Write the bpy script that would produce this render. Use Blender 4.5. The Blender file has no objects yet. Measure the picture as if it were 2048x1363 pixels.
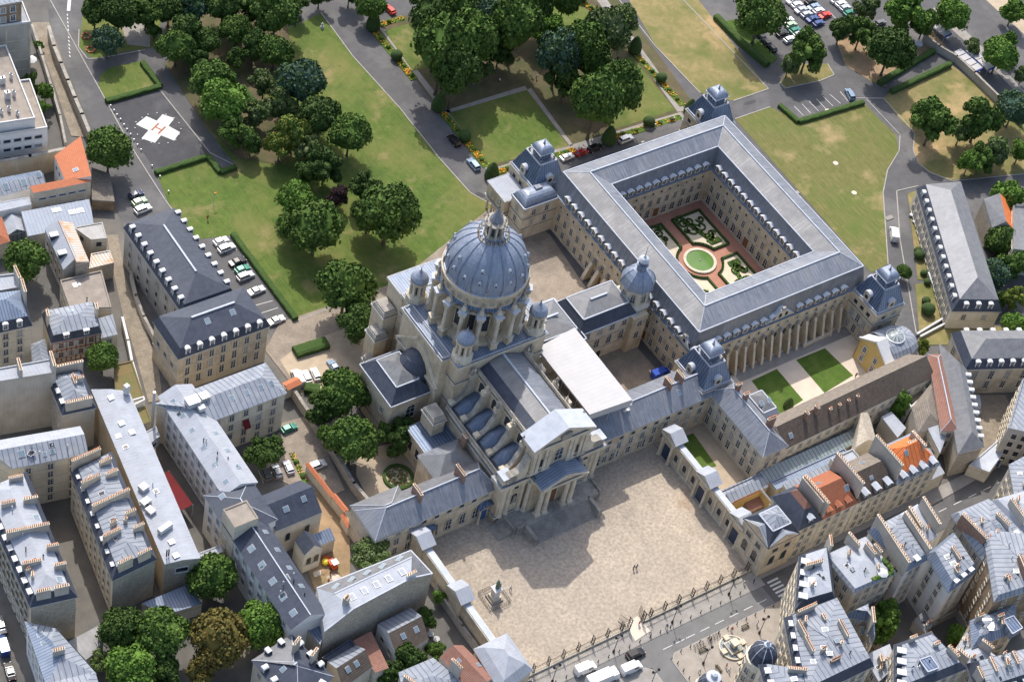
import bpy, math, random
import numpy as np
from mathutils import Vector, Matrix
random.seed(7)
S=bpy.context.scene
COL=S.collection
# ------------------------------------------------------------ camera, light, exposure
FPX=4318.12
def _rot():
    yaw,pit,rol=[math.radians(a) for a in (-43.81610167,47.69921944,-14.2366162)]
    cy,sy,cp,sp,cr,sr=math.cos(yaw),math.sin(yaw),math.cos(pit),math.sin(pit),math.cos(rol),math.sin(rol)
    r=Vector((cy,sy,0)); f=Vector((-sy*cp,cy*cp,-sp)); d=f.cross(r)
    return cr*r+sr*d, -sr*r+cr*d, f
CR,CD,CF=_rot()
def ray(px,py): return (CR*(px-1024)+CD*(py-681.5)+CF*FPX).normalized()
CAM=-ray(1130,1060)*504.0
def G(px,py,z=0.0):
    r=ray(px,py); return CAM+r*((z-CAM.z)/r.z)
def ppm(p): return FPX/((Vector(p)-CAM).dot(CF))
cd=bpy.data.cameras.new('camera'); cam=bpy.data.objects.new('camera',cd); COL.objects.link(cam)
cam.matrix_world=Matrix(((CR.x,-CD.x,-CF.x,CAM.x),(CR.y,-CD.y,-CF.y,CAM.y),(CR.z,-CD.z,-CF.z,CAM.z),(0,0,0,1)))
cd.sensor_width=36; cd.lens=36*FPX/2048; cd.clip_start=1; cd.clip_end=9000
S.camera=cam
SUN_EL=math.radians(52.5); SHX,SHY=-0.37,-0.929      # shadows fall towards (SHX,SHY)
w=bpy.data.worlds.new('World'); S.world=w; w.use_nodes=True
sky=w.node_tree.nodes.new('ShaderNodeTexSky'); sky.sky_type='NISHITA'; sky.sun_disc=False
sky.sun_elevation=SUN_EL; sky.dust_density=3.0; sky.ozone_density=.3; sky.sun_rotation=math.atan2(-SHX,-SHY)
bg=w.node_tree.nodes['Background']; bg.inputs[1].default_value=0.15
w.node_tree.links.new(sky.outputs[0],bg.inputs[0])
sd=bpy.data.lights.new('sun','SUN'); sd.energy=2.5; sd.angle=math.radians(.53); sd.color=(1,.955,.89)
so=bpy.data.objects.new('sun',sd); COL.objects.link(so)
so.rotation_euler=Vector((SHX*math.cos(SUN_EL),SHY*math.cos(SUN_EL),-math.sin(SUN_EL))).to_track_quat('-Z','Y').to_euler()
S.view_settings.view_transform='Standard'; S.view_settings.look='None'; S.view_settings.gamma=1; S.view_settings.use_curve_mapping=False
S.view_settings.exposure=0.83

# ------------------------------------------------------------ materials
_M={}
SPEC={}
def spec(name,*a,**k): SPEC[name]=(a,k)
def mat(name):
    if name in _M: return _M[name]
    a,k=SPEC[name]; _M[name]=m=mkmat(name,*a,**k); return m
def mkmat(name,c1,c2,scale=.5,rough=.85,bump=0.,metal=0.,streak=0.,streakc=None,seam=0.,seamc=None,rows=0.,stain=0.,stainc=None,stainscale=.08,spec_=.35,rand=0.,blot=None,fine=0.,finescale=6.):
    m=bpy.data.materials.new(name); m.use_nodes=True; nt=m.node_tree; N=nt.nodes; L=nt.links
    b=N['Principled BSDF']; b.inputs['Roughness'].default_value=rough; b.inputs['Metallic'].default_value=metal
    b.inputs['Specular IOR Level'].default_value=spec_
    geo=N.new('ShaderNodeNewGeometry'); uv=N.new('ShaderNodeUVMap')
    def noise(sc,vec=None,det=5,rg=.6):
        n=N.new('ShaderNodeTexNoise'); n.inputs['Scale'].default_value=sc; n.inputs['Detail'].default_value=det; n.inputs['Roughness'].default_value=rg
        L.new(vec or geo.outputs['Position'],n.inputs['Vector']); return n.outputs['Fac']
    def ramp(v,a,b_):
        r=N.new('ShaderNodeMapRange'); r.inputs[1].default_value=a; r.inputs[2].default_value=b_; L.new(v,r.inputs[0]); return r.outputs[0]
    def mix(f,a,b_,mode='MIX'):
        x=N.new('ShaderNodeMix'); x.data_type='RGBA'; x.blend_type=mode; x.clamp_result=False
        if isinstance(f,(int,float)): x.inputs[0].default_value=f
        else: L.new(f,x.inputs[0])
        for i,c in ((6,a),(7,b_)):
            if isinstance(c,(tuple,list)): x.inputs[i].default_value=(*c,1)
            else: L.new(c,x.inputs[i])
        return x.outputs[2]
    def mth(op,a,b_=None):
        x=N.new('ShaderNodeMath'); x.operation=op
        for i,c in ((0,a),(1,b_)):
            if c is None: continue
            if isinstance(c,(int,float)): x.inputs[i].default_value=c
            else: L.new(c,x.inputs[i])
        return x.outputs[0]
    col=mix(ramp(noise(scale),.33,.67),c1,c2)
    if stain: col=mix(mth('MULTIPLY',ramp(noise(stainscale,det=4),.48,.66),stain),col,stainc or c2)
    if blot:
        for (bc,bs,lo,hi) in blot: col=mix(ramp(noise(bs,det=5,rg=.65),lo,hi),col,bc)
    if fine: col=mix(mth('MULTIPLY',ramp(noise(finescale,det=3,rg=.7),.35,.7),fine),col,tuple(.45*x for x in c1))
    if streak:
        mp=N.new('ShaderNodeMapping'); mp.inputs['Scale'].default_value=(3.2,.16,1); L.new(uv.outputs[0],mp.inputs[0])
        col=mix(mth('MULTIPLY',ramp(noise(1.,mp.outputs[0],4,.7),.45,.72),streak),col,streakc or c2)
    hgt=None
    if seam or rows:
        sx=N.new('ShaderNodeSeparateXYZ'); L.new(uv.outputs[0],sx.inputs[0])
        for (per,ch,wd) in ((seam,0,.2),(rows,1,.12)):
            if not per: continue
            fr=mth('FRACT',mth('DIVIDE',sx.outputs[ch],per)); ln=mth('LESS_THAN',fr,min(.3,wd/per))
            col=mix(mth('MULTIPLY',ln,.88),col,seamc or tuple(.4*x for x in c1))
            if ch==0: hgt=ln
    if rand:
        oi=N.new('ShaderNodeObjectInfo'); r=N.new('ShaderNodeMapRange'); r.inputs[3].default_value=1-rand; r.inputs[4].default_value=1+rand; L.new(oi.outputs['Random'],r.inputs[0])
        col=mix(1.,col,r.outputs[0],'MULTIPLY')
    L.new(col,b.inputs['Base Color'])
    if bump or hgt is not None:
        bp=N.new('ShaderNodeBump'); bp.inputs['Strength'].default_value=max(bump,.3); bp.inputs['Distance'].default_value=.12
        if bump: L.new(noise(max(scale*4,3),det=4),bp.inputs['Height'])
        else: L.new(hgt,bp.inputs['Height'])
        L.new(bp.outputs[0],b.inputs['Normal'])
    return m
sp=spec
sp('limestone',(.62,.52,.375),(.48,.395,.28),.35,.9,.2,stain=.45,stainc=(.23,.19,.14),stainscale=.25,streak=.45,streakc=(.19,.16,.125))
sp('pale_limestone',(.63,.56,.44),(.49,.43,.33),.4,.9,.15,stain=.4,stainc=(.24,.21,.17),stainscale=.3,streak=.35,streakc=(.2,.18,.15))
sp('grey_stone',(.36,.33,.285),(.23,.215,.19),.6,.9,.3,stain=.4,stainc=(.14,.135,.125),stainscale=.3)
sp('cream_plaster',(.66,.60,.48),(.55,.49,.385),.2,.85,stain=.35,stainc=(.36,.31,.23),stainscale=.12,streak=.25,streakc=(.3,.26,.2),rows=3.1,seamc=(.3,.26,.2))  # dark storey rows paint in the shadow lines of string courses
sp('white_plaster',(.72,.71,.69),(.62,.62,.60),.2,.8,stain=.3,stainc=(.5,.49,.46),streak=.2,streakc=(.45,.44,.42))
sp('grey_plaster',(.48,.45,.40),(.38,.35,.30),.25,.85,stain=.5,stainc=(.26,.24,.2),streak=.4,streakc=(.24,.21,.18))
sp('stained_plaster',(.50,.42,.30),(.40,.32,.22),.3,.85,stain=.4,stainc=(.45,.28,.14),stainscale=.15,streak=.5,streakc=(.3,.25,.19))
sp('ochre_plaster',(.62,.44,.17),(.54,.37,.13),.3,.85,stain=.3,stainc=(.4,.28,.12),streak=.2)
sp('rubble',(.54,.48,.385),(.34,.30,.24),1.6,.95,.8,stain=.4,stainc=(.26,.23,.19),stainscale=.3,rows=.0,fine=.6,finescale=3.)
sp('brown_stone',(.34,.25,.16),(.22,.16,.10),.3,.9,.2,stain=.4,stainc=(.14,.1,.07),stainscale=.3,streak=.3)
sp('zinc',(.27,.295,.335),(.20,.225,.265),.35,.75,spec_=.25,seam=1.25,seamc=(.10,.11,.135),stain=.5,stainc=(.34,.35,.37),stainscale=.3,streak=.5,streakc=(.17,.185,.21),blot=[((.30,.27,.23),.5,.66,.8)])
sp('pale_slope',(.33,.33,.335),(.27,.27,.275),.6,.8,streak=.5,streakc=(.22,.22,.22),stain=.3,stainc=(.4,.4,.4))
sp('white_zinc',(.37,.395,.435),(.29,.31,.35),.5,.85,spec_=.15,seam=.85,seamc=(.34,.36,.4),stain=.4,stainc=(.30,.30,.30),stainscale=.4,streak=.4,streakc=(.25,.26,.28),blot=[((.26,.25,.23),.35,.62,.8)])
sp('blue_zinc',(.20,.25,.33),(.14,.18,.25),.4,.5,metal=.1,seam=.7,seamc=(.1,.12,.17),streak=.3,streakc=(.4,.45,.52))
sp('lead',(.165,.18,.21),(.115,.127,.153),.6,.5,metal=.15,streak=.6,streakc=(.33,.35,.39),blot=[((.27,.28,.29),.9,.6,.75)],stain=.3,stainc=(.30,.29,.27),stainscale=.15)
sp('grey_lead',(.22,.222,.226),(.16,.162,.166),.5,.55,metal=.2,streak=.7,streakc=(.17,.165,.16),stain=.35,stainc=(.40,.39,.37),stainscale=.2,seam=1.1,seamc=(.19,.19,.19))
sp('dome_lead',(.24,.275,.345),(.155,.185,.245),.5,.42,metal=.15,streak=.6,streakc=(.40,.45,.53),rows=1.5,seamc=(.19,.23,.3),stain=.3,stainc=(.18,.22,.3))
sp('blue_lead',(.12,.165,.25),(.08,.115,.18),.5,.38,metal=.3,seam=.8,seamc=(.03,.04,.07),streak=.4,streakc=(.26,.31,.4))
sp('trim_lead',(.44,.47,.52),(.35,.38,.43),.5,.7)
sp('slate',(.05,.06,.085),(.032,.038,.056),.8,.62,streak=.3,streakc=(.09,.105,.14),rows=.0,stain=.3,stainc=(.08,.09,.11))
sp('grey_slate',(.155,.16,.17),(.105,.11,.12),.8,.5,streak=.4,streakc=(.22,.22,.22),stain=.3,stainc=(.2,.2,.2))
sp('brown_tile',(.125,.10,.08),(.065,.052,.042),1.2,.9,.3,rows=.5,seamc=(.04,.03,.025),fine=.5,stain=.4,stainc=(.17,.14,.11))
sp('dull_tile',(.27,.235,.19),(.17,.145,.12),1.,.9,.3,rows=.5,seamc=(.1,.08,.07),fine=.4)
sp('red_tile',(.42,.15,.075),(.30,.11,.06),1.2,.85,.3,rows=.45,seamc=(.17,.06,.035),fine=.35)
sp('orange_tile',(.80,.23,.06),(.62,.17,.05),1.1,.8,.3,rows=.45,seamc=(.3,.08,.03),seam=1.2,fine=.2)
sp('rose_tile',(.33,.17,.125),(.24,.12,.09),1.2,.85,.3,rows=.4,fine=.35)
sp('pot_clay',(.55,.24,.12),(.38,.17,.1),2.,.85,rand=.3)
sp('brick',(.36,.22,.16),(.24,.15,.11),1.5,.9,.2,rows=.4)
sp('gravel_roof',(.30,.26,.22),(.22,.19,.16),.5,.95,.2)
sp('white_paint',(.58,.58,.57),(.50,.50,.49),.5,.8)
sp('tent_white',(.46,.45,.45),(.42,.415,.415),.3,.95,spec_=.1,rows=1.15,seamc=(.39,.385,.385))
sp('pale_metal',(.55,.56,.57),(.45,.46,.47),.5,.45,metal=.3)
sp('dark_metal',(.03,.03,.033),(.045,.045,.045),.5,.5,metal=.3)
sp('bronze',(.12,.17,.13),(.07,.10,.08),2.,.5,metal=.4)
sp('glass',(.022,.026,.034),(.035,.04,.05),.7,.12,spec_=.6)
sp('skyglass',(.20,.26,.30),(.14,.19,.23),.5,.1,spec_=.8)
sp('green_glass',(.25,.29,.29),(.17,.21,.215),.5,.2,spec_=.6,seam=1.1,seamc=(.06,.07,.075))
sp('wood_door',(.22,.10,.05),(.15,.07,.035),1.,.7)
sp('gate_paint',(.035,.05,.09),(.025,.035,.065),1.,.7)
sp('blue_door',(.05,.12,.28),(.04,.09,.2),1.,.6)
sp('shutter',(.50,.48,.43),(.42,.4,.36),1.,.7)
sp('orange_blind',(.62,.30,.06),(.5,.22,.05),1.,.8)
sp('red_cloth',(.13,.007,.01),(.10,.006,.008),.6,.85)
sp('blue_cloth',(.04,.08,.35),(.03,.05,.22),.6,.7)
sp('asphalt',(.105,.103,.104),(.083,.082,.083),.3,.9,.1,blot=[((.16,.155,.15),.05,.5,.7),((.085,.084,.084),.25,.62,.7)],fine=.2)
sp('street_asphalt',(.17,.168,.165),(.135,.133,.13),.3,.95,.1,blot=[((.11,.11,.108),.2,.58,.72)],fine=.2)
sp('dark_asphalt',(.062,.062,.066),(.048,.048,.052),.4,.9,.1,blot=[((.105,.105,.11),.08,.5,.75)],fine=.1)
sp('ground_mix',(.13,.125,.115),(.09,.085,.08),.2,.95,.1,blot=[((.17,.155,.13),.03,.5,.7)])
sp('pavement',(.30,.28,.255),(.23,.215,.195),.5,.9,.1,fine=.25)
sp('kerb',(.34,.32,.29),(.27,.25,.23),.8,.85)
sp('cobbles',(.42,.355,.28),(.35,.298,.238),.12,.95,.5,blot=[((.50,.42,.325),.05,.45,.7),((.28,.245,.20),.09,.55,.75),((.44,.29,.18),.045,.62,.8),((.17,.155,.13),.5,.62,.78)],fine=.75,finescale=1.3)
sp('court_cobbles',(.31,.26,.205),(.20,.17,.14),.3,.95,.5,blot=[((.38,.31,.24),.07,.5,.7)],fine=.5,finescale=2.2)
sp('lane_cobbles',(.30,.255,.195),(.2,.17,.13),.4,.95,.5,fine=.6,finescale=1.8)
sp('beige_path',(.58,.50,.41),(.50,.43,.35),.3,.9)
sp('gravel',(.44,.36,.26),(.36,.29,.21),.4,.95,.2,fine=.2)
sp('dirt',(.36,.25,.15),(.25,.17,.10),.25,.95,.2,blot=[((.14,.13,.05),.12,.5,.7)],fine=.3)
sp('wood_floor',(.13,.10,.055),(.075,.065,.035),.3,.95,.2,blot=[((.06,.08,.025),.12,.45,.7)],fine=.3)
sp('lawn',(.088,.142,.021),(.058,.098,.014),.55,.95,.3,blot=[((.17,.16,.05),.035,.47,.66),((.27,.205,.10),.09,.56,.72),((.045,.095,.012),.12,.52,.68),((.21,.17,.08),.6,.6,.8)],fine=.35,finescale=2.5,streak=.5,streakc=(.16,.15,.05))
sp('green_lawn',(.075,.135,.018),(.055,.1,.014),.5,.95,.3,fine=.3,finescale=3,blot=[((.12,.16,.035),.2,.5,.75)])
sp('dry_lawn',(.27,.21,.095),(.18,.16,.058),.5,.95,.3,blot=[((.11,.13,.032),.07,.45,.64),((.46,.31,.16),.05,.56,.72)],fine=.3,finescale=2.5)
sp('semi_lawn',(.145,.14,.045),(.095,.11,.028),.5,.95,.3,blot=[((.085,.125,.022),.05,.44,.64),((.32,.24,.12),.08,.54,.72),((.25,.17,.09),.7,.62,.8)],fine=.35,finescale=2.5,streak=.45,streakc=(.26,.21,.09))
sp('hedge',(.055,.105,.018),(.03,.062,.012),2.5,.9,.8,fine=.5,finescale=4)
sp('box_hedge',(.045,.085,.018),(.02,.042,.01),2.5,.9,.8)
sp('flowers',(.06,.10,.02),(.10,.13,.03),1.,.95,.6,blot=[((.72,.27,.015),.9,.48,.54),((.55,.10,.02),1.7,.62,.68)])
sp('red_gravel',(.40,.20,.14),(.34,.17,.12),.5,.95,.1,fine=.15)
sp('pale_gravel',(.62,.54,.40),(.52,.46,.35),.5,.95,.1,fine=.2)
sp('pool_water',(.10,.20,.045),(.075,.16,.04),.3,.1)
sp('roofgarden',(.13,.14,.05),(.22,.14,.07),.5,.95,.4,fine=.5)
sp('trunk',(.13,.11,.085),(.08,.065,.05),1.5,.95,.5)
def leaf(n,a,b,r=.12): sp(n,a,b,.9,.75,0,rand=r,spec_=.2)
leaf('leaf_dark',(.034,.066,.013),(.052,.094,.018))
leaf('leaf_mid',(.055,.102,.017),(.085,.148,.025))
leaf('leaf_bright',(.075,.155,.02),(.11,.20,.03))
leaf('leaf_pale',(.085,.115,.045),(.12,.15,.06))
leaf('leaf_yellow',(.19,.19,.03),(.07,.11,.02))
leaf('leaf_rust',(.13,.09,.022),(.075,.08,.02))
leaf('leaf_purple',(.035,.018,.022),(.05,.03,.03))
leaf('leaf_blue',(.045,.085,.055),(.06,.11,.07))
CARC={'white':(.80,.80,.79),'silver':(.45,.47,.5),'grey':(.13,.14,.15),'black':(.012,.012,.014),'blue':(.03,.07,.2),'light blue':(.25,.34,.45),'red':(.35,.02,.02),'bright red':(.6,.03,.015),'green':(.02,.2,.13),'pale green':(.38,.5,.34),'dark blue':(.02,.03,.08),'bluebright':(.04,.1,.5)}
def carpaint(c):
    n='paint_'+c.replace(' ','_')
    if n not in SPEC: v=CARC[c]; sp(n,v,tuple(.92*x for x in v),.5,.22,metal=.15,spec_=.6)
    return mat(n)
sp('rubber',(.02,.02,.02),(.028,.028,.028),1.,.8)
sp('car_glass',(.012,.015,.02),(.02,.025,.03),1.,.06,spec_=.8)
sp('head_lamp',(.6,.6,.58),(.5,.5,.5),1.,.15)
sp('tail_lamp',(.35,.01,.01),(.25,.01,.01),1.,.2)
sp('skin',(.45,.27,.19),(.4,.24,.16),3.,.6)
sp('cloth_white',(.7,.7,.7),(.6,.6,.6),3.,.8)
sp('cloth_dark',(.03,.035,.05),(.05,.05,.06),3.,.85)
sp('cloth_red',(.45,.06,.05),(.35,.04,.04),3.,.85)
sp('cloth_blue',(.08,.14,.3),(.06,.1,.2),3.,.85)
sp('hair',(.03,.02,.015),(.05,.035,.02),3.,.7)

sp('ridge_rust',(.50,.40,.30),(.44,.43,.42),.25,.6,seam=.8,seamc=(.25,.2,.16),blot=[((.55,.24,.08),.3,.5,.62)])
sp('red_tile2',(.50,.175,.085),(.42,.145,.07),1.,.85,.2,rows=.45,seamc=(.35,.12,.06),fine=.2)
sp('blue_lead2',(.11,.145,.205),(.085,.115,.165),.4,.45,metal=.1,seam=.9,seamc=(.08,.1,.15))
sp('bare_patch',(.25,.20,.10),(.16,.15,.05),1.4,.95,.3,fine=.3,blot=[((.10,.12,.028),.8,.45,.6)])
sp('hood_sunlit_white',(.68,.69,.71),(.58,.59,.61),.5,.6)  # whiter than lead: sunlight on the dormer hoods is put into this colour
sp('scroll',(.075,.13,.022),(.05,.095,.016),2.5,.9)
sp('curtain',(.30,.29,.27),(.20,.2,.19),2.,.6)
sp('plaza_paving',(.34,.30,.255),(.27,.24,.205),.4,.9,.1,fine=.3,blot=[((.22,.2,.17),.2,.55,.75)])
# ------------------------------------------------------------ mesh toolkit
class MB:
    def __init__(s,*mats): s.v=[];s.f=[];s.m=[];s.mats=list(mats)
    def mi(s,m):
        if m not in s.mats: s.mats.append(m)
        return s.mats.index(m)
    def face(s,pts,m=None):
        i=len(s.v); s.v+= [tuple(p) for p in pts]; s.f.append(tuple(range(i,i+len(pts)))); s.m.append(s.mi(m) if m else 0)
    def box(s,c,d,m=None,rz=0.,bot=False):
        cx,cy,cz=c; hx,hy,hz=d[0]/2,d[1]/2,d[2]/2; co,si=math.cos(rz),math.sin(rz)
        P=[(cx+co*x-si*y,cy+si*x+co*y) for x,y in ((-hx,-hy),(hx,-hy),(hx,hy),(-hx,hy))]
        s.prism(P,cz-hz,cz+hz,m,m,bot)
    def prism(s,P,z0,z1,m=None,mt=None,bot=False,top=True):
        P=ccw(P); n=len(P)
        for i in range(n):
            a,b=P[i],P[(i+1)%n]; s.face([(a[0],a[1],z0),(b[0],b[1],z0),(b[0],b[1],z1),(a[0],a[1],z1)],m)
        if top: s.face([(p[0],p[1],z1) for p in P],mt or m)
        if bot: s.face([(p[0],p[1],z0) for p in reversed(P)],m)
    def loft(s,rings,m=None,cap=True,close=True):
        for r0,r1 in zip(rings,rings[1:]):
            n=len(r0)
            for i in range(n if close else n-1):
                j=(i+1)%n; s.face([r0[i],r0[j],r1[j],r1[i]],m)
        if cap: s.face(rings[-1],m)
    def lathe(s,c,prof,n=16,m=None,a0=0.,cap=True):
        rings=[[(c[0]+r*math.cos(a0+2*math.pi*k/n),c[1]+r*math.sin(a0+2*math.pi*k/n),c[2]+z) for k in range(n)] for r,z in prof]
        s.loft(rings,m,cap and prof[-1][0]>.02)
    def tube(s,a,b,r,m=None,n=6,r2=None):
        a,b=Vector(a),Vector(b); d=(b-a).normalized(); u=d.orthogonal().normalized(); v=d.cross(u); r2=r if r2 is None else r2
        R=lambda p,q:[tuple(p+u*q*math.cos(2*math.pi*k/n)+v*q*math.sin(2*math.pi*k/n)) for k in range(n)]
        s.loft([R(a,r),R(b,r2)],m); 
    def ico(s,c,r,m=None,sub=1,sq=1.,jit=0.):
        V,F=ICO[sub]; base=len(s.v)
        for x,y,z in V:
            q=r*(1+random.uniform(-jit,jit)); s.v.append((c[0]+x*q,c[1]+y*q,c[2]+z*q*sq))
        k=s.mi(m) if m else 0
        for f in F: s.f.append(tuple(i+base for i in f)); s.m.append(k)
    def mesh(s,name,smooth=False):
        me=bpy.data.meshes.new(name); me.from_pydata(s.v,[],s.f); 
        for m in s.mats: me.materials.append(mat(m))
        me.polygons.foreach_set('material_index',s.m)
        co=np.array(s.v,dtype=np.float64)
        nl=len(me.loops); li=np.empty(nl,dtype=np.int32); me.loops.foreach_get('vertex_index',li)
        me.update()
        npz=len(me.polygons); nr=np.empty(npz*3); me.polygons.foreach_get('normal',nr); nr=nr.reshape(-1,3)
        lt=np.empty(npz,dtype=np.int32); me.polygons.foreach_get('loop_total',lt)
        u=np.stack([-nr[:,1],nr[:,0],np.zeros(npz)],1); l=np.linalg.norm(u,axis=1); flat=l<.05
        u[flat]=(1,0,0); l[flat]=1; u/=l[:,None]; v=np.cross(nr,u)
        U=np.repeat(u,lt,0); Vv=np.repeat(v,lt,0); P=co[li]
        uvl=me.uv_layers.new(name='UVMap'); uvl.data.foreach_set('uv',np.stack([(P*U).sum(1),(P*Vv).sum(1)],1).ravel())
        if smooth: me.polygons.foreach_set('use_smooth',[True]*npz)
        return me
    def build(s,name,parent=None,smooth=False):
        if not s.v: return None
        o=bpy.data.objects.new(name,s.mesh(name,smooth)); COL.objects.link(o)
        if parent: put(o,parent)
        return o
def worldloc(o):
    l=Vector(o.location); p=o.parent
    while p: l=l+Vector(p.location); p=p.parent
    return l
def put(o,parent,loc=(0,0,0)):          # parents without moving (parents have no rotation)
    o.parent=parent; o.location=Vector(loc)-worldloc(parent); return o
def ccw(P):
    a=sum(P[i][0]*P[(i+1)%len(P)][1]-P[(i+1)%len(P)][0]*P[i][1] for i in range(len(P)))
    return list(P) if a>0 else list(reversed(P))
def _ico(sub):
    import bmesh
    bm=bmesh.new(); bmesh.ops.create_icosphere(bm,subdivisions=sub,radius=1.0)
    V=[tuple(v.co) for v in bm.verts]; F=[tuple(v.index for v in f.verts) for f in bm.faces]; bm.free(); return V,F
ICO={1:_ico(1),2:_ico(2),3:_ico(3)}
def tag(o,label=None,cat=None,group=None,kind=None):
    if label: o['label']=label
    if cat: o['category']=cat
    if group: o['group']=group
    if kind: o['kind']=kind
    return o
def thing(name,label,cat,loc=(0,0,0),group=None):
    o=bpy.data.objects.new(name,None); COL.objects.link(o); o.location=loc; o.empty_display_size=.5
    return tag(o,label,cat,group)
def struct(mb,name):
    return tag(mb.build(name),kind='structure')
def inst(me,name,loc,rz=0.,scale=None,parent=None):
    o=bpy.data.objects.new(name,me); COL.objects.link(o)
    if parent: put(o,parent,loc)
    else: o.location=loc
    o.rotation_euler=(0,0,rz)
    if scale: o.scale=scale if isinstance(scale,(tuple,list)) else (scale,)*3
    return o
def offset(P,d):                         # inward offset of a convex-ish ccw polygon
    P=ccw(P); n=len(P); out=[]
    for i in range(n):
        a,b,c=[Vector(P[(i+k)%n][:2]) for k in (-1,0,1)]
        n1=Vector((-(b-a).y,(b-a).x)).normalized(); n2=Vector((-(c-b).y,(c-b).x)).normalized()
        k=n1+n2; q=b+k*(d/max(.25,1+n1.dot(n2))); out.append((q.x,q.y))
    return out
CAM2=Vector((CAM.x,CAM.y))
# ---- windows (shared meshes)
_W={}; WR=random.Random(11)
def winmesh(w,h,style):
    key=(round(w,2),round(h,2),style)
    if key in _W: return _W[key]
    stone={'l':'pale_limestone','p':'white_paint','d':'cream_plaster','a':'pale_limestone','s':'pale_limestone','g':'grey_plaster','o':'orange_blind'}[style[0]]
    b=MB(stone,'glass','white_paint')
    # local: x along the wall, y outward (negative y = outside), z up, centre at 0
    t=.16; arch='a' in style
    if arch:
        n=8; r=w/2; zc=h/2-r
        out=[(-r,-h/2)]+[(-r*math.cos(math.pi*k/n),zc+r*math.sin(math.pi*k/n)) for k in range(n+1)]+[(r,-h/2)]
        b.face([(x,-.04,z) for x,z in out],'glass')
        big=[(x*(1+2*t/w),z+(t if z>=zc else 0)) for x,z in out]
        for i in range(len(out)-1):
            a,c,d,e=out[i],out[i+1],big[i+1],big[i]
            b.face([(a[0],-.16,a[1]),(c[0],-.16,c[1]),(d[0],-.16,d[1]),(e[0],-.16,e[1])],stone)
            b.face([(a[0],-.16,a[1]),(a[0],-.02,a[1]),(c[0],-.02,c[1]),(c[0],-.16,c[1])],stone)
            b.face([(e[0],-.16,e[1]),(d[0],-.16,d[1]),(d[0],0,d[1]),(e[0],0,e[1])],stone)
    else:
        b.face([(-w/2,-.04,-h/2),(w/2,-.04,-h/2),(w/2,-.04,h/2),(-w/2,-.04,h/2)],'orange_blind' if style[0]=='o' else 'curtain' if 'c' in style else 'glass')
        for sx in (-1,1): b.box((sx*(w/2+t/2),-.08,0),(t,.16,h),stone)
        b.box((0,-.08,h/2+t/2),(w+2*t,.16,t),stone,bot=True)
    b.box((0,-.13,-h/2-.09),(w+.5,.26,.18),stone)
    if 'n' not in style:
        b.box((0,-.06,-.0),(.09,.05,h*.96),'white_paint')
        for z in ((-.12*h,.22*h) if h>1.4 else (0,)): b.box((0,-.06,z),(w*.96,.05,.07),'white_paint',bot=True)
        for sx in (-1,1): b.box((sx*(w/2-.05),-.06,0),(.08,.05,h*(.9 if not arch else .7)),'white_paint')
    if 'b' in style:                                  # balcony rail
        for z in (-h/2+.1,-h/2+1.): b.box((0,-.32,z),(w+.5,.05,.06),'dark_metal',bot=True)
        for k in range(9): b.box((-(w+.5)/2+k*(w+.5)/8,-.32,-h/2+.55),(.04,.04,.9),'dark_metal')
    if 'h' in style:                                  # open shutters
        for sx in (-1,1): b.box((sx*(w/2+t+w*.24),-.06,0),(w*.46,.1,h),'shutter')
    me=b.mesh('window'); _W[key]=me; return me
def _doormesh(w,h,m):
    key=('door',w,h,m)
    if key in _W: return _W[key]
    b=MB(m,'pale_limestone'); b.box((0,-.06,0),(w,.12,h),m)
    for sx in (-1,1): b.box((sx*(w/2+.13),-.11,0),(.26,.22,h),'pale_limestone')
    b.box((0,-.13,h/2+.15),(w+.6,.26,.3),'pale_limestone',bot=True)
    for sx in (-.25,.25):
        for z in (-.22,.2): b.box((sx*w,-.13,z*h),(w*.34,.04,h*.3),m)
    me=b.mesh('door'); _W[key]=me; return me
def on_wall(root,a,b,t,z,me,name,out=0.):
    """place a wall fitting on wall a->b (ccw footprint: outside on the right) at distance t, height z"""
    a,b=Vector(a[:2]),Vector(b[:2]); d=(b-a).normalized(); p=a+d*t; n=Vector((d.y,-d.x)); p=p+n*out
    return inst(me,name,(p.x,p.y,z),math.atan2(d.y,d.x),parent=root)
def windows(root,a,b,rows,w=1.15,h=1.9,sp=3.,style='l',margin=1.2,skip=(),only=None,name='window'):
    w*=1.12
    a2,b2=Vector(a[:2]),Vector(b[:2]); L=(b2-a2).length; n=max(1,int(round((L-2*margin)/sp))) if L>2*margin+.5 else 0
    if n==0: return
    for r in rows:
        z,hh,st=(r if isinstance(r,(tuple,list)) else (r,h,style)); hh*=1.14
        me=winmesh(w,hh,st)
        alt=[winmesh(w,hh,st+'c') if 'a' not in st else me,winmesh(w,hh,st+'h') if 'a' not in st and 'n' not in st else me]
        for k in range(n):
            if (k in skip): continue
            q=WR.random(); on_wall(root,a,b,margin+(L-2*margin)*(k+.5)/n,z,alt[0] if q<.2 else alt[1] if q<.3 else me,name)
def faces_cam(a,b,thr=.0):
    a,b=Vector(a[:2]),Vector(b[:2]); d=(b-a).normalized(); n=Vector((d.y,-d.x)); c=(CAM2-(a+b)/2).normalized()
    return n.dot(c)>thr
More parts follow.
